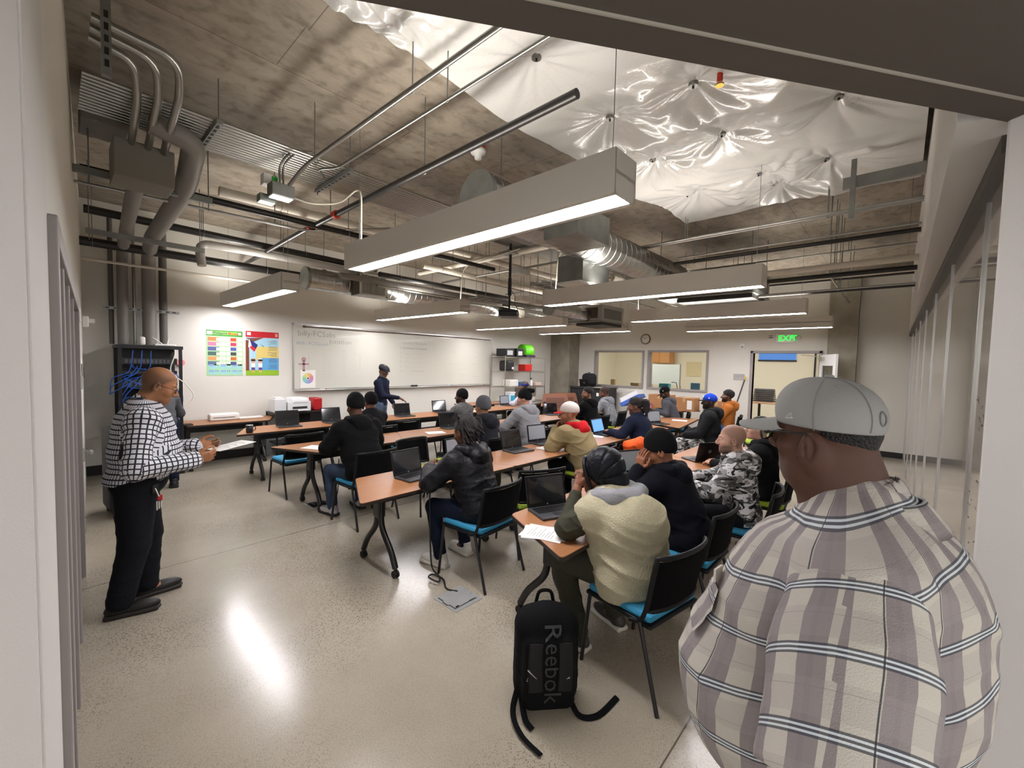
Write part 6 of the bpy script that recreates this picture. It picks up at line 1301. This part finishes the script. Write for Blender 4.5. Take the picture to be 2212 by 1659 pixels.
# P5 black beanie, dark jacket with orange collar
J = pose_seated(lean=.1, yaw=5, pitch=4, neck=1.0)
t, f = seat_person('person in a black beanie and dark jacket with orange collar trim in the front row', 3.42, 6.05, 0, 'black mesh chair under the front row person with the orange collar trim', True, J=J, skin='6d4936', h=.014, hh=.008, top=cloth('navy_black', '101014'), top_g=.03, top_name='jacket', pants=DJEAN, shoes=SH_B, hat=('beanie', BLKC), hood_m=None)
MB().tube([V(*(J['N'] + A_(.085*math.cos(a), .0+.085*math.sin(a), .02+.01*math.sin(a)))) for a in np.linspace(0, 2*PI, 20)[:-1]], .008, cloth('orange_trim', 'b33a1c'), n=6, closed=True).build('collar_trim', parent=t)
# P6 dreadlocks
J = pose_seated(lean=.17, yaw=-3, pitch=16, w=1.05, neck=1.04, eL=(-.33, .3, .80), hL=(-.15, .50, .84), eR=(.3, .27, .80), hR=(.14, .46, .79), kx=.17, kn=.42, ank=.33)
t, f = seat_person('person with dark dreadlocks in a black nylon jacket and dark jeans, white sneakers', 2.53, 2.66, 5, 'black mesh chair with a blue seat under the dreadlocked person', J=J, skin='5b3a29', w=1.1, b=.02, a=1.15, h=.009, hh=.005, top=SHELL, top_g=.035, top_name='jacket', hood_m=SHELL, pants=DJEAN, shoes=SH_W, hair=('dreads', HAIRD), wr=.008, wf=(16, 12, 26), hem=.47, cuff=.01, hands=({'u': (.5, .35, .75), 'n': (.5, 0, -.5), 'curl': .8}, {}))
# P7 black cap flecked sweater (front row)
J = pose_seated(lean=.12, yaw=28, pitch=0, neck=1.0)
seat_person('person in a black knit cap and grey flecked sweater in the front row', 5.3, 6.0, 5, 'black mesh chair under the person in the grey flecked sweater', True, J=J, skin='4a3226', h=.014, hh=.008, top=FLECK, top_g=.025, pants=BPANT, shoes=SH_B, hat=('beanie', BLKC), beard=('120e0d', .9))
# P8 grey beanie
J = pose_seated(lean=.08, yaw=3, pitch=4, neck=1.04)
seat_person('person in a grey beanie and black hooded coat in the second row', 4.13, 4.22, 3, 'black mesh chair with a grey-beanied person in it', False, J=J, skin='8a6650', h=.012, hh=.007, top=CHAR, top_g=.035, top_name='coat', hood_m=CHAR, pants=BPANT, shoes=SH_B, hat=('beanie', cloth('grey_knit', '55565a')))
# P9 light grey hoodie, black beanie with tail
J = pose_seated(lean=.16, yaw=25, pitch=10, w=1.15, neck=1.09, eL=(-.36, .3, .8), hL=(-.16, .5, .79))
seat_person('person in a light grey hoodie and slouchy black beanie, leaning left', 5.28, 4.36, 0, 'black mesh chair under the person in the light grey hoodie', False, J=J, skin='b98a74', w=1.2, b=.05, a=1.2, h=.011, hh=.007, top=GREYH, top_g=.03, top_name='hoodie', hood_m=GREYH, pants=BPANT, shoes=SH_B, hat=('beanie', BLKC, 1), wr=.006)
# P10 headband
J = pose_seated(lean=.08, yaw=10, pitch=5, neck=1.08)
person('person with a blue headband and pale printed shirt near the wire shelving', 8.25, 7.0, 10, J, skin='6b4a3a', h=.016, hh=.009, top=LILAC, top_name='shirt', top_g=.02, pants=BPANT, shoes=SH_B, hat=('headband', cloth('royal_blue', '2a2f7a')), buzz=('2a2220', .85)); chair(8.25, 7.0, 10, True, 'black mesh chair under the person with the blue headband')
# P11 tan jacket
J = pose_seated(lean=.24, yaw=34, pitch=4, w=1.15, neck=1.02, eL=(-.33, .34, .79), hL=(-.12, .42, .98), eR=(.26, .34, .79), hR=(-.02, .43, .99), head=(-.03, .06, .17))
t, f = seat_person('person in a tan coat, red hood and white cap, hands at the chin', 4.62, 2.88, 0, 'black mesh chair with a green seat under the person in the tan coat', False, J=J, skin='a06f55', w=1.15, b=.05, a=1.25, h=.009, hh=.005, top=TAN, top_g=.045, top_name='coat', hood_m=REDC, pants=BPANT, shoes=SH_B, hsc=1.16, hat=('cap', cloth('white_cap', 'cfc6c0'), cloth('red_bill', 'b0181f'), 1), wr=.008, wf=(14, 12, 20), hem=.42, hands=({'u': (.3, .0, 1), 'n': (.3, -1, 0), 'curl': .9}, {'u': (-.3, .0, 1), 'n': (-.2, -1, 0), 'curl': .9}), beard=('2a1c18', .4))
# P12
J = pose_seated(lean=.12, yaw=62, pitch=-2, neck=1.07)
seat_person('person with short black hair and a black hoodie turned to look left', 7.5, 4.6, 0, 'black mesh chair under the person with short black hair', True, J=J, skin='8e6450', h=.013, hh=.007, top=BLKC, top_name='hoodie', hood_m=BLKC, top_g=.03, pants=BPANT, shoes=SH_B, hair=('curly', HAIRB), beard=('1a1310', .85))
# P13
J = pose_seated(lean=.16, yaw=25, pitch=22, neck=1.05, hL=(-.14, .42, .92), hR=(.1, .45, .85))
seat_person('person with cropped hair in a pale flecked hoodie looking down at a phone', 8.55, 4.75, 8, 'black mesh chair under the person in the pale flecked hoodie', False, J=J, skin='6f4833', h=.013, hh=.007, top=FLECK2, top_name='hoodie', hood_m=FLECK2, top_g=.028, pants=BPANT, shoes=SH_B, buzz=('231a17', .8), beard=('231a17', .6))
# P14 navy ponytail
J = pose_seated(lean=.18, yaw=22, pitch=10, w=1.12, neck=1.04, eL=(-.34, .28, .78), hL=(-.22, .52, .79))
t, f = seat_person('person with a dreadlock ponytail in a navy jacket typing on the lit laptop', 6.2, 2.82, 3, 'black mesh chair under the person in the navy jacket', True, J=J, skin='5a3a2b', w=1.2, b=.05, a=1.2, h=.01, hh=.006, top=NAVY, top_name='jacket', top_g=.03, pants=BPANT, shoes=SH_B, hair=('ponytail', HAIRD), hem=.45, hands=({'curl': .3}, {'curl': .3}))
s_ = SDF(J['N']-.15, J['N']+.15, .008); s_.cone(J['N']+A_(0, -.01, 0), J['N']+A_(0, .0, .045), .075, .068); s_.cone(J['N']+A_(0, .02, 0), J['N']+A_(0, .02, .09), .058, .056, op='sub', k=0); np_mesh('collar', [s_.mesh()], NAVY, t)
# P15 black cap grey hoodie, phone
J = pose_seated(lean=.2, yaw=6, pitch=28, w=1.1, neck=1.08, hL=(-.08, .42, .86), hR=(.1, .40, .86), eL=(-.28, .2, .82), eR=(.28, .2, .82))
t, f = seat_person('person in a black cap and dark grey hoodie looking at a phone by the boxes', 9.35, 3.62, 22, 'black mesh chair under the person in the dark grey hoodie by the boxes', True, J=J, skin='4a3023', w=1.1, h=.012, hh=.007, top=DGREY, top_name='hoodie', hood_m=DGREY, top_g=.03, pants=GPANT, shoes=SH_B, hat=('cap', BLKC, BLKC, 1, c_('b9b9b9')), beard=('0d0a09', 1.), hands=({'curl': .7}, {'curl': .7}))
o = empty('smartphone', (0, 0, 0), 0, 'dark smartphone held by the person in the black cap', 'phone'); MB().box((-.04, -.08, 0), (.04, .08, .009), DARK, bev=.003).build('body', parent=o); o.matrix_world = t.matrix_world; o.location = Matrix.Rotation(math.radians(22), 3, 'Z') @ V(0, .5, .87) + V(9.35, 3.62, 0); o.rotation_euler = (.4, 0, math.radians(22))
# P16 blue cap black hoodie
J = pose_seated(lean=-.02, yaw=15, pitch=0, w=1.15, neck=1.08, eL=(-.32, .12, .72), hL=(-.16, .36, .66), eR=(.32, .12, .72), hR=(.16, .36, .66), kx=.2)
seat_person('person in a bright blue cap with a dark bill and a black hoodie', 7.72, 2.4, 12, 'black mesh chair under the person in the blue cap', True, J=J, skin='3f2a20', w=1.2, b=.05, a=1.2, h=.011, hh=.006, top=cloth('soft_black', '1c1d1f'), top_name='hoodie', hood_m=cloth('soft_black', '1c1d1f'), top_g=.03, pants=CAMO, shoes=SH_B, hat=('cap', cloth('royal_cap', '1a3fb8'), cloth('black_bill', '141414'), 1, c_('dfe4f0')), beard=('0d0a09', .8))
# P17 orange
J = pose_seated(lean=-.04, yaw=12, pitch=-4, w=1.1, neck=1.06, eL=(-.3, .12, .74), hL=(-.05, .3, .76), eR=(.3, .12, .74), hR=(.05, .3, .73), kx=.2)
t, f = seat_person('bearded person with curly hair in an orange sweatshirt and blue jeans', 9.85, 2.72, 10, 'black mesh chair under the person in orange', True, J=J, skin='6a4430', w=1.1, h=.013, hh=.007, top=ORG, top_name='sweatshirt', hood_m=ORG, top_g=.028, pants=BLUEJ, shoes=SH_B, hair=('afro', HAIRB), beard=('15100e', .95))
glasses(t, J, ALU)
# P18 camo
J = pose_seated(lean=.06, yaw=14, pitch=2, neck=1.04, eL=(-.28, .2, .78), hL=(-.12, .42, .78), w=1.0)
t, f = seat_person('balding person with a grey beard in a black and white camouflage hoodie', 4.1, .98, 8, 'black mesh chair with a blue seat under the camouflage hoodie', True, J=J, skin='c29682', h=.008, hh=.0045, top=CAMO, top_name='camouflage_hoodie', hood_m=CAMO, top_g=.03, pants=BPANT, shoes=SH_B, buzz=('5a4535', .5), beard=('4a4039', .75), wr=.006, hem=.5)
# P19
J = pose_seated(lean=.02, yaw=12, pitch=-6, neck=1.04)
t, f = seat_person('pale person with glasses in a black jacket, half hidden behind the cap brim', 5.08, 1.02, 5, 'black mesh chair with a green seat behind the camouflage hoodie', False, J=J, skin='c99c88', h=.011, hh=.006, top=BLKC, top_name='jacket', hood_m=BLKC, top_g=.03, pants=BPANT, shoes=SH_B, hair=('short', HAIRB)); glasses(t, J, BLK)
# P20 black beanie head in hands
J = pose_seated(lean=.2, yaw=20, pitch=20, w=1.1, neck=1.02, head=(0, .05, .15), eL=(-.3, .4, .80), hL=(-.12, .36, 1.03), eR=(.28, .36, .80), hR=(.11, .36, 1.0))
t, f = seat_person('person in a black beanie and navy sweatshirt resting the head on one hand', 3.27, 1.13, 0, 'black mesh chair with a blue seat under the person in the navy sweatshirt', J=J, skin='8d5c42', w=1.15, b=.04, a=1.15, h=.009, hh=.005, hs=.004, top=cloth('dark_navy', '0b0d16'), top_name='sweatshirt', hsc=1.12, hood_m=cloth('dark_navy', '0b0d16'), top_g=.03, pants=BPANT, shoes=SH_B, hat=('beanie', BLKC), hem=.47, wr=.006, hands=({'u': (.0, -.1, 1), 'n': (1, -.3, 0), 'curl': .35}, {'u': (-.1, .1, 1), 'n': (-.5, -.5, 0), 'curl': .8}))
# P21 quilted hood and sherpa
def sherpa_extra(s):
    s.cone(A_(-.13, .06, .5), A_(.13, .06, .5), .13, k=.08); s.ell((0, .04, .62), (.25, .17, .2), None, .08); s.ell((0, .06, .85), (.25, .16, .2), None, .08)
J = pose_seated(lean=.25, yaw=28, pitch=18, w=1.1, neck=.98, head=(-.01, .075, .155), eL=(-.3, .36, .81), hL=(-.13, .44, 1.04), eR=(.25, .38, .80), hR=(-.02, .46, 1.03), kx=.2, kn=.50, ank=.34); J['P'] = A_(0, .1, .575); J['hip', -1] = A_(-.1, .12, .56); J['hip', 1] = A_(.1, .12, .56)
t, f = seat_person('person in a black quilted hood and cream sherpa vest, hands clasped at the face', 2.43, 1.1, -10, 'black mesh chair with a blue seat under the person in the cream fleece', J=J, skin='7b4f39', w=1.15, b=.04, a=1.15, h=.0075, hh=.006, hs=.0035, top=SHERPA, top_name='sherpa_vest', sleeve='none', top_g=.05, extra=sherpa_extra, pants=OPANT, shoes=('3a3833', 'cfcac0'), ploose=.012, wr=.008, wf=(12, 10, 22), hem=.45, hood_m=cloth('pale_grey_hood', '8f8f93'), hood_k=1.25, hands=({'u': (.35, .1, 1), 'n': (.9, -.3, 0), 'curl': .9}, {'u': (-.35, .1, 1), 'n': (-.9, -.1, 0), 'curl': 1.0}))
for q in (-1, 1):
    s_ = SDF(A_(-.6, -.2, .6), A_(.6, .7, 1.15), .0075); s_.cone(J['S', q], J['E', q], .082, .078, k=.03); s_.cone(J['E', q], J['E', q]+(J['W', q]-J['E', q])*.72, .07, .044, k=.02); s_.wrinkle(.007, (30, 26, 34), seed=q); np_mesh('olive_sleeve', [s_.mesh()], OLIVE, t)
s_ = SDF(A_(-.35, -.35, .38), A_(.35, .3, .6), .009); s_.ell((0, .08, .47), (.25, .18, .06)); np_mesh('olive_hem', [s_.mesh()], OLIVE, t)
QUILT = cloth('quilted_nylon', '15161b', .4, bump=.2, bscale=60); c, R = J['H'], J['R']
s_ = SDF(c-.26, c+.26, .006); s_.ell(c+R.T@A_(0, -.02, .035), (.122, .135, .138), R, 0); s_.cone(c+R.T@A_(0, -.06, -.08), J['N']+A_(0, -.03, .03), .09, .085, k=.05)
sl, p_ = s_._sl(c-.26, c+.26); q_ = (p_-c) @ R.T; an = np.arctan2(q_[..., 2]+.02, -q_[..., 1]+.05); s_.d[sl] += (.014*(1-np.abs(np.sin(an*7.0)))**4).astype(np.float32)
s_.ell(c+R.T@A_(0, .14, -.0), (.075, .09, .1), R, .01, 'sub'); np_mesh('quilted_hood', [s_.mesh()], QUILT, t)
ring = [V(*(c+R.T@A_(.09*math.sin(a), .095, .005+.115*math.cos(a)))) for a in np.linspace(0, 2*PI, 28)[:-1]]; MB().tube(ring, .014, QUILT, n=8, closed=True).build('hood_edge', parent=t)
# P2 instructor
J = pose_standing(lean=.04, yaw=-28, pitch=18, H=1.72, eR=(.24, .18, 1.12), hR=(.02, .42, 1.07), eL=(-.28, .02, 1.12), hL=(-.22, .2, .92))
person('standing person in a flat cap and navy sweater gesturing before the whiteboard', 4.62, 7.95, 215, J, skin='5c3b2b', h=.013, hh=.007, top=NAVY, top_name='sweater', top_g=.014, pants=cloth('washed_jeans', '5b6d85'), shoes=SH_B, hat=('flatcap', cloth('dark_tweed', '23262b')), beard=('8a8078', .6), hem=.9, hands=({}, {'curl': .2, 'u': (-.3, .8, -.4)}))
# P22 at the rack
J = pose_standing(lean=.42, yaw=0, pitch=35, head=(0, .12, .08), H=1.7, eR=(.26, .42, .98), hR=(.15, .6, 1.05), eL=(-.26, .42, .98), hL=(-.15, .6, 1.05)); J['N'] = A_(0, .42, 1.24); J['H'] = A_(0, .55, 1.32); J['P'] = A_(0, 0, .9)
for q in (-1, 1): J['S', q] = A_(q*.18, .39, 1.18)
person('person in a grey shirt and dark jeans bending to the server rack, mostly hidden', 1.02, 7.45, 0, J, skin='8a6650', h=.014, hh=.009, top=cloth('grey_shirt', '48494c'), top_name='shirt', top_g=.02, pants=DJEAN, shoes=SH_B, hair=('short', HAIRB))
# P1 checked shirt
J = pose_standing(lean=.05, yaw=0, pitch=22, roll=0, head=(0, .085, .15), H=1.74, eR=(.30, -.0, 1.07), hR=(.16, .34, 1.07), eL=(-.28, .04, 1.08), hL=(-.08, .37, 1.12), step=-.07, z0=.95)
t, f = person('standing balding person in a black and white checked shirt reading a sheet', .40, 4.06, -96, J, skin='a8734f', w=1.12, b=.075, a=1.2, h=.008, hh=.0045, hs=.0035, top=CHECK, top_name='checked_shirt', top_g=.022, cuff=.008, pants=cloth('black_slacks', '121419', .8), shoes=('14110f', '221b17'), buzz=('463c34', .7, 1), beard=('2c211c', .25), hem=.93, uv=uv_shirt, wr=.008, wf=(13, 11, 18), ploose=.022, hands=({'curl': .55, 'u': (.1, 1, .05), 'n': (.9, 0, .3), 'thumb': .4}, {'curl': .6, 'u': (-.15, 1, .1), 'n': (-.9, 0, .3), 'thumb': .4}), neck_r=.064)
glasses(t, J, BLK)
s_ = SDF(J['N']-.2, J['N']+.2, .006); s_.cone(J['N']+A_(0, -.03, -.02), J['N']+A_(0, .01, .045), .095, .078); s_.cone(J['N']+A_(0, .0, -.05), J['N']+A_(0, .04, .12), .072, .072, op='sub', k=0); s_.plane(J['N']+A_(0, .1, 0), (0, 1, 0)); np_mesh('collar', [s_.mesh()], CHECK, t, uvs=lambda vs, fs: np.stack([vs[fs][..., 1].ravel(), vs[fs][..., 2].ravel()], 1))
MB().box((.15, .08, .86), (.2, .12, .93), mat('belt_leather', '171310', .4), bev=.01).build('belt', parent=t)
k = MB(); k.tube([V(.2, .1, .9), V(.215, .12, .84)], .005, ALU, n=6); k.build('key_ring', parent=t); MB().box((.2, .11, .81), (.212, .14, .85), mat('red_fob', 'b0202a', .5), bev=.004).build('red_fob', parent=t)
for i in range(3): MB().box((.2+i*.004, .105+i*.012, .74+.01*i), (.203+i*.004, .113+i*.012, .805), ALU).build('key', parent=t)
o = paper(0, 0, 0, 'white sheet held by the person in the checked shirt', text=True); MW = Matrix.Translation((.40, 4.06, 0)) @ Matrix.Rotation(math.radians(-96), 4, 'Z') @ Matrix.Translation((.03, .58, 1.125)) @ Matrix.Rotation(.12, 4, 'X') @ Matrix.Rotation(.35, 4, 'Z'); o.matrix_world = MW

# orange jacket over a chair, teal cloth on the table
chair(5.2, 2.84, -4, True, 'black mesh chair with an orange jacket over its back')
s_ = SDF((-.32, -.5, .42), (.32, -.1, .96), .009); s_.cone((-.17, -.3, .82), (.17, -.3, .84), .055, k=.03); s_.box((0, -.33, .66), (.24, .055, .2), rad=.05, k=.04); s_.cone((-.2, -.34, .78), (-.26, -.36, .5), .05, .04, k=.03); s_.wrinkle(.008, (22, 18, 26), seed=2.)
t = empty('jacket', (5.2, 2.84, 0), -4, 'bright orange jacket draped over a chair back beside the black beanie', 'jacket'); np_mesh('jacket_shell', [s_.mesh()], cloth('bright_orange', 'd8541a', .7), t)
s_ = SDF((-.2, -.15, 0), (.2, .125, .12), .007); s_.ell((0, 0, .02), (.14, .09, .035)); s_.ell((.05, .03, .04), (.07, .06, .03), k=.02); s_.wrinkle(.008, (45, 40, 50), seed=5.); s_.plane((0, 0, .003), (0, 0, -1))
t = empty('cloth', (3.88, 1.84, .74), 20, 'crumpled teal cloth on the table under the resting elbow', 'cloth'); np_mesh('fabric', [s_.mesh()], cloth('teal_fabric', '2a9a86', .6), t)
# ------------------------------------------------------------------ the large foreground person in plaid
def plaid_person():
    BX, BY, RZ = 1.34, .085, -6
    J = pose_standing(lean=.0, yaw=-8, pitch=3, head=(0, .055, .192), H=1.77, w=1.4, eL=(-.47, -.0, 1.12), hL=(-.45, .03, .88), eR=(.47, -.0, 1.12), hR=(.44, .18, .92))
    for q in (-1, 1): J['S', q] = J['S', q] + A_(0, -.06, 0); J['E', q] = J['E', q] + A_(0, -.09, 0); J['W', q] = J['W', q] + A_(0, -.06, 0)
    t, f = person('large person in a plaid shirt, grey flat-brimmed cap and glasses at the right', BX, BY, RZ, J, skin='4d3124', w=1.4, b=.1, a=1.6, h=.012, hh=.004, hs=.006, top=None, pants=BPANT, shoes=SH_B, fat=.022, neck_r=.085, hsc=1.0, ear=1.45, jaw=1.1, nose=1.2, beard='goatee')
    c, R = J['H'], J['R']; P, N = J['P'], J['N']; ff = lambda x, y, z: c + R.T @ A_(x, y, z)*1.0
    # shirt trunk
    s = SDF(A_(-.5, -.45, .72), A_(.5, .55, N[2]+.12), .008)
    s.ell((0, .08, 1.0), (.31, .29, .27), None, .1); s.ell((0, .03, 1.24), (.28, .23, .22), None, .1); s.ell((0, -.02, 1.36), (.235, .17, .13), None, .08)
    s.cone(J['S', -1]+A_(.03, 0, .0), J['S', 1]+A_(-.03, 0, .0), .105, k=.08); s.ell((0, -.10, 1.18), (.27, .17, .26), None, .09); s.ell((0, -.09, 1.36), (.2, .13, .13), None, .09)
    for q in (-1, 1): s.cone(N+A_(0, -.02, .02), J['S', q], .09, .08, k=.06)
    s.wrinkle(.006, (9, 8, 12), seed=1.3); s.wrinkle(.0025, (24, 20, 30), seed=4.)
    s.ell(N + A_(0, .06, .1), (.1, .1, .085), None, .015, 'sub')
    def tr_uv(vs, fs):
        cv = vs[fs]; C0 = cv.mean(1); fu = lambda p: np.arctan2(p[..., 0], p[..., 1]+.0)*.27
        u = fu(cv); u0 = fu(C0); per = 2*PI*.27; u = u - per*np.round((u-u0[:, None])/per); v = cv[..., 2] + .35*cv[..., 1]
        return np.stack([u.ravel(), v.ravel()], 1)
    sh = np_mesh('plaid_shirt', [s.mesh()], PLAID, t, uvs=tr_uv)
    for q in (-1, 1):
        S_, E_ = J['S', q]+A_(q*.0, 0, -.02), J['E', q]; s = SDF(A_(min(q*.1, q*.75), -.35, .9), A_(max(q*.1, q*.75), .35, 1.55), .0075)
        s.cone(S_+A_(-q*.08, 0, .015), S_+(E_-S_)*.35, .085, .118, k=.0); s.cone(S_+(E_-S_)*.3, E_, .118, .112, k=.05); s.cone(S_+A_(0, .0, 0), E_, .108, .112, k=.03); s.wrinkle(.006, (12, 13, 16), seed=q+2.); s.wrinkle(.002, (34, 30, 30), seed=q)
        ax = unit(E_-S_); s.plane(E_-ax*.01, ax); s.cone(E_-ax*.035, E_+ax*.1, .1, .1, k=0, op='sub')
        def sl_uv(vs, fs, S_=S_, ax=ax, q=q):
            cv = vs[fs]; C0 = cv.mean(1); x_ = unit(np.cross(ax, A_(0, 1, 0))); y_ = np.cross(ax, x_)
            fu = lambda p: np.arctan2((p-S_) @ y_, (p-S_) @ x_)*.125
            u = fu(cv); u0 = fu(C0); per = 2*PI*.125; u = u - per*np.round((u-u0[:, None])/per); return np.stack([u.ravel(), ((cv-S_) @ ax - .22*cv[..., 1]).ravel()], 1)
        o = np_mesh('sleeve', [s.mesh()], PLAID, sh, uvs=sl_uv)
    # armhole and yoke seams
    SEAM = cloth('seam_thread', '8d8486')
    # collar
    def col_pt(a, v):   # a: angle from the front, v: 0 top fold .. 1 outer lower edge
        fr_ = max(0, math.cos(a))**3; r = (.098 + .042*v + .012*fr_*v); z = .075 - .02*abs(math.cos(a/2)) - v*(.062 + .05*fr_) - .045*fr_
        return N + A_(r*math.sin(a)*1.02, -.035 + r*1.12*math.cos(a), z)
    AN = np.linspace(.2, 2*PI-.2, 44); vs = []; fs = []
    for lay in (0, .006):
        for a in AN:
            for v in np.linspace(0, 1, 6): p = col_pt(a, v); vs.append(tuple(p - lay*A_(math.sin(a), math.cos(a), .3)))
    n_ = 44*6
    for i in range(43):
        for j in range(5): q0 = i*6+j; fs += [(q0, q0+1, q0+7, q0+6), (n_+q0, n_+q0+6, n_+q0+7, n_+q0+1)]
        for j in (0, 5): q0 = i*6+j; fs.append((q0, q0+6, n_+q0+6, n_+q0))
    o = MB().add(vs, fs, PLAID, True).build('collar', parent=sh); uv = o.data.uv_layers.new(name='UVMap')
    for lp_ in o.data.loops: k_ = lp_.vertex_index % n_; uv.data[lp_.index].uv = (k_//6*.017, .02 + (k_ % 6)*.016)
    s = SDF(N-.2, N+.2, .006); s.cone(N+A_(0, -.045, -.02), N+A_(0, -.03, .05), .105, .094); s.cone(N+A_(0, -.03, -.08), N+A_(0, 0, .16), .088, .088, op='sub', k=0); np_mesh('collar_band', [s.mesh()], PLAID, sh, uvs=lambda vs, fs: np.stack([vs[fs][..., 0].ravel(), vs[fs][..., 2].ravel()], 1))
    # buttons down the placket, pocket and tab
    BT = mat('brown_button', '3e2f22', .35)
    def surf(x, z):   # front surface of the trunk mesh
        me = sh.data; n_ = len(me.vertices); co = np.empty(n_*3, np.float32); me.vertices.foreach_get('co', co); co = co.reshape(-1, 3); d = np.hypot(co[:, 0]-x, co[:, 2]-z); m_ = d < .014
        return float(co[m_, 1].max()) if m_.any() else .2
    for z in (1.42, 1.33, 1.24, 1.15, 1.05, .95): y = surf(0, z); MB().cyl((0, y-.002, z), (0, y+.004, z), .008, BT, n=16).build('button', parent=sh)
    pk = [(x, z) for x in np.linspace(-.2, -.08, 7) for z in np.linspace(1.13, 1.27, 8)]; vs = [(x, surf(x, z)+.004, z) for x, z in pk]; fs = [(i*8+j, i*8+j+1, (i+1)*8+j+1, (i+1)*8+j) for i in range(6) for j in range(7)]
    nv = len(vs); vs += [(a, b-.01, c_z) for a, b, c_z in vs]; o = MB().add(vs, fs, PLAID, True).build('chest_pocket', parent=sh); uv = o.data.uv_layers.new(name='UVMap')
    for lp_ in o.data.loops: v = o.data.vertices[lp_.vertex_index].co; uv.data[lp_.index].uv = (v.x, v.z+.03)
    y = surf(-.14, 1.285); MB().box((-.165, y, 1.27), (-.12, y+.006, 1.305), mat('patch_cream', 'c8c0b4', .7)).box((-.155, y+.006, 1.275), (-.13, y+.008, 1.3), mat('patch_orange', 'c98a2c', .6)).build('brand_patch', parent=sh)
    # cap
    CAPM = cloth('pale_grey_wool', '8d8c8a', .8, bump=.15, bscale=300); n = lambda x, y, z: R.T @ A_(x, y, z)
    s = SDF(c-.25, c+.25, .005); s.ell(ff(0, -.016, .05), A_(.093, .117, .1)*1.0, R, 0); s.ell(ff(0, .03, .08), A_(.07, .07, .068)*1.0, R, .03); s.plane(ff(0, 0, .026), n(0, .1, -1)); cp = np_mesh('cap', [s.mesh()], CAPM, t)
    brim_shell(ff, CAPM, cp, .086, .115, .018, 3.6, .05, .046)
    MB().lathe([(0, .008), (.009, .006), (.011, 0), (0, -.002)], CAPM, 18, M=Matrix.Translation(V(*ff(0, -.016, .152)))).build('top_button', parent=cp)
    def csurf(x, y, off=.001):   # point on the crown
        q = A_(x/.093, (y+.016)/.117); z = max(1-q @ q, 0)**.5*.1+.06; return z
    def crown(az, el, off=.0015):   # az from front toward the left side, el upward
        d = A_(-math.sin(az)*math.cos(el)*(.093*1.0+off), math.cos(az)*math.cos(el)*(.117*1.0+off), math.sin(el)*(.1*1.0+off)); return V(*(c + R.T @ (A_(0, -.016, .05)*1.0 + d)))
    SM_ = cloth('cap_stitch', '7d7c7b')
    for az in (.5, 1.57, 2.6, -.5, -1.57, -2.6): MB().tube([crown(az, e) for e in np.linspace(-.28, 1.5, 14)], .0009, SM_, n=5).build('panel_seam', parent=cp)
    for az in (1.05, 2.1): MB().tube([crown(az+.03*math.cos(a), .95+.03*math.sin(a)) for a in np.linspace(0, 2*PI, 13)[:-1]], .0016, CAPM, n=6, closed=True).build('eyelet', parent=cp)
    FL = mat('flag_stitch', 'c9cabf', .6)
    k = MB(); pts = [(0, 0), (0, .16), (.07, .1), (.16, .14), (.15, .04), (.2, .02)]; k.tube([crown(.95+a, -.02+b) for a, b in pts] + [crown(1.15, 0), crown(.95, -.02)], .001, FL, n=5); k.tube([crown(.99, .0), crown(.99, .08), crown(1.04, .02), crown(1.05, .09)], .0009, FL, n=5); k.build('flag_logo', parent=cp)
    k = MB(); k.tube([crown(.03+.09*math.cos(a), .3+.22*math.sin(a)) for a in np.linspace(0, 2*PI, 25)[:-1]], .0022, CAPM, n=6, closed=True); k.tube([crown(.03+.06*math.cos(a), .3+.16*math.sin(a)) for a in np.linspace(0, 2*PI, 25)[:-1]], .0018, CAPM, n=6, closed=True); k.build('front_emblem', parent=cp)
    k = MB(); k.tube([crown(2.9+.1*math.cos(a), .05+.16*math.sin(a)) for a in np.linspace(0, 2*PI, 17)[:-1]], .002, SM_, n=6, closed=True); k.build('rear_emblem', parent=cp)
    glasses(t, J, mat('spectacle_frame', '1c1a19', .3), 1.12, .0026, .029)
    # close-cropped hair at the back of the head
    s = SDF(c-.2, c+.2, .005); s.ell(ff(0, -.02, .03), A_(.083, .104, .11)*1.0, R, 0); s.wrinkle(.0012, (120, 110, 130)); s.plane(ff(0, -.02, 0), n(0, 1, .35)); s.plane(ff(0, 0, -.06), n(0, -.3, -1)); np_mesh('hair', [s.mesh()], HAIRB, t)
plaid_person()
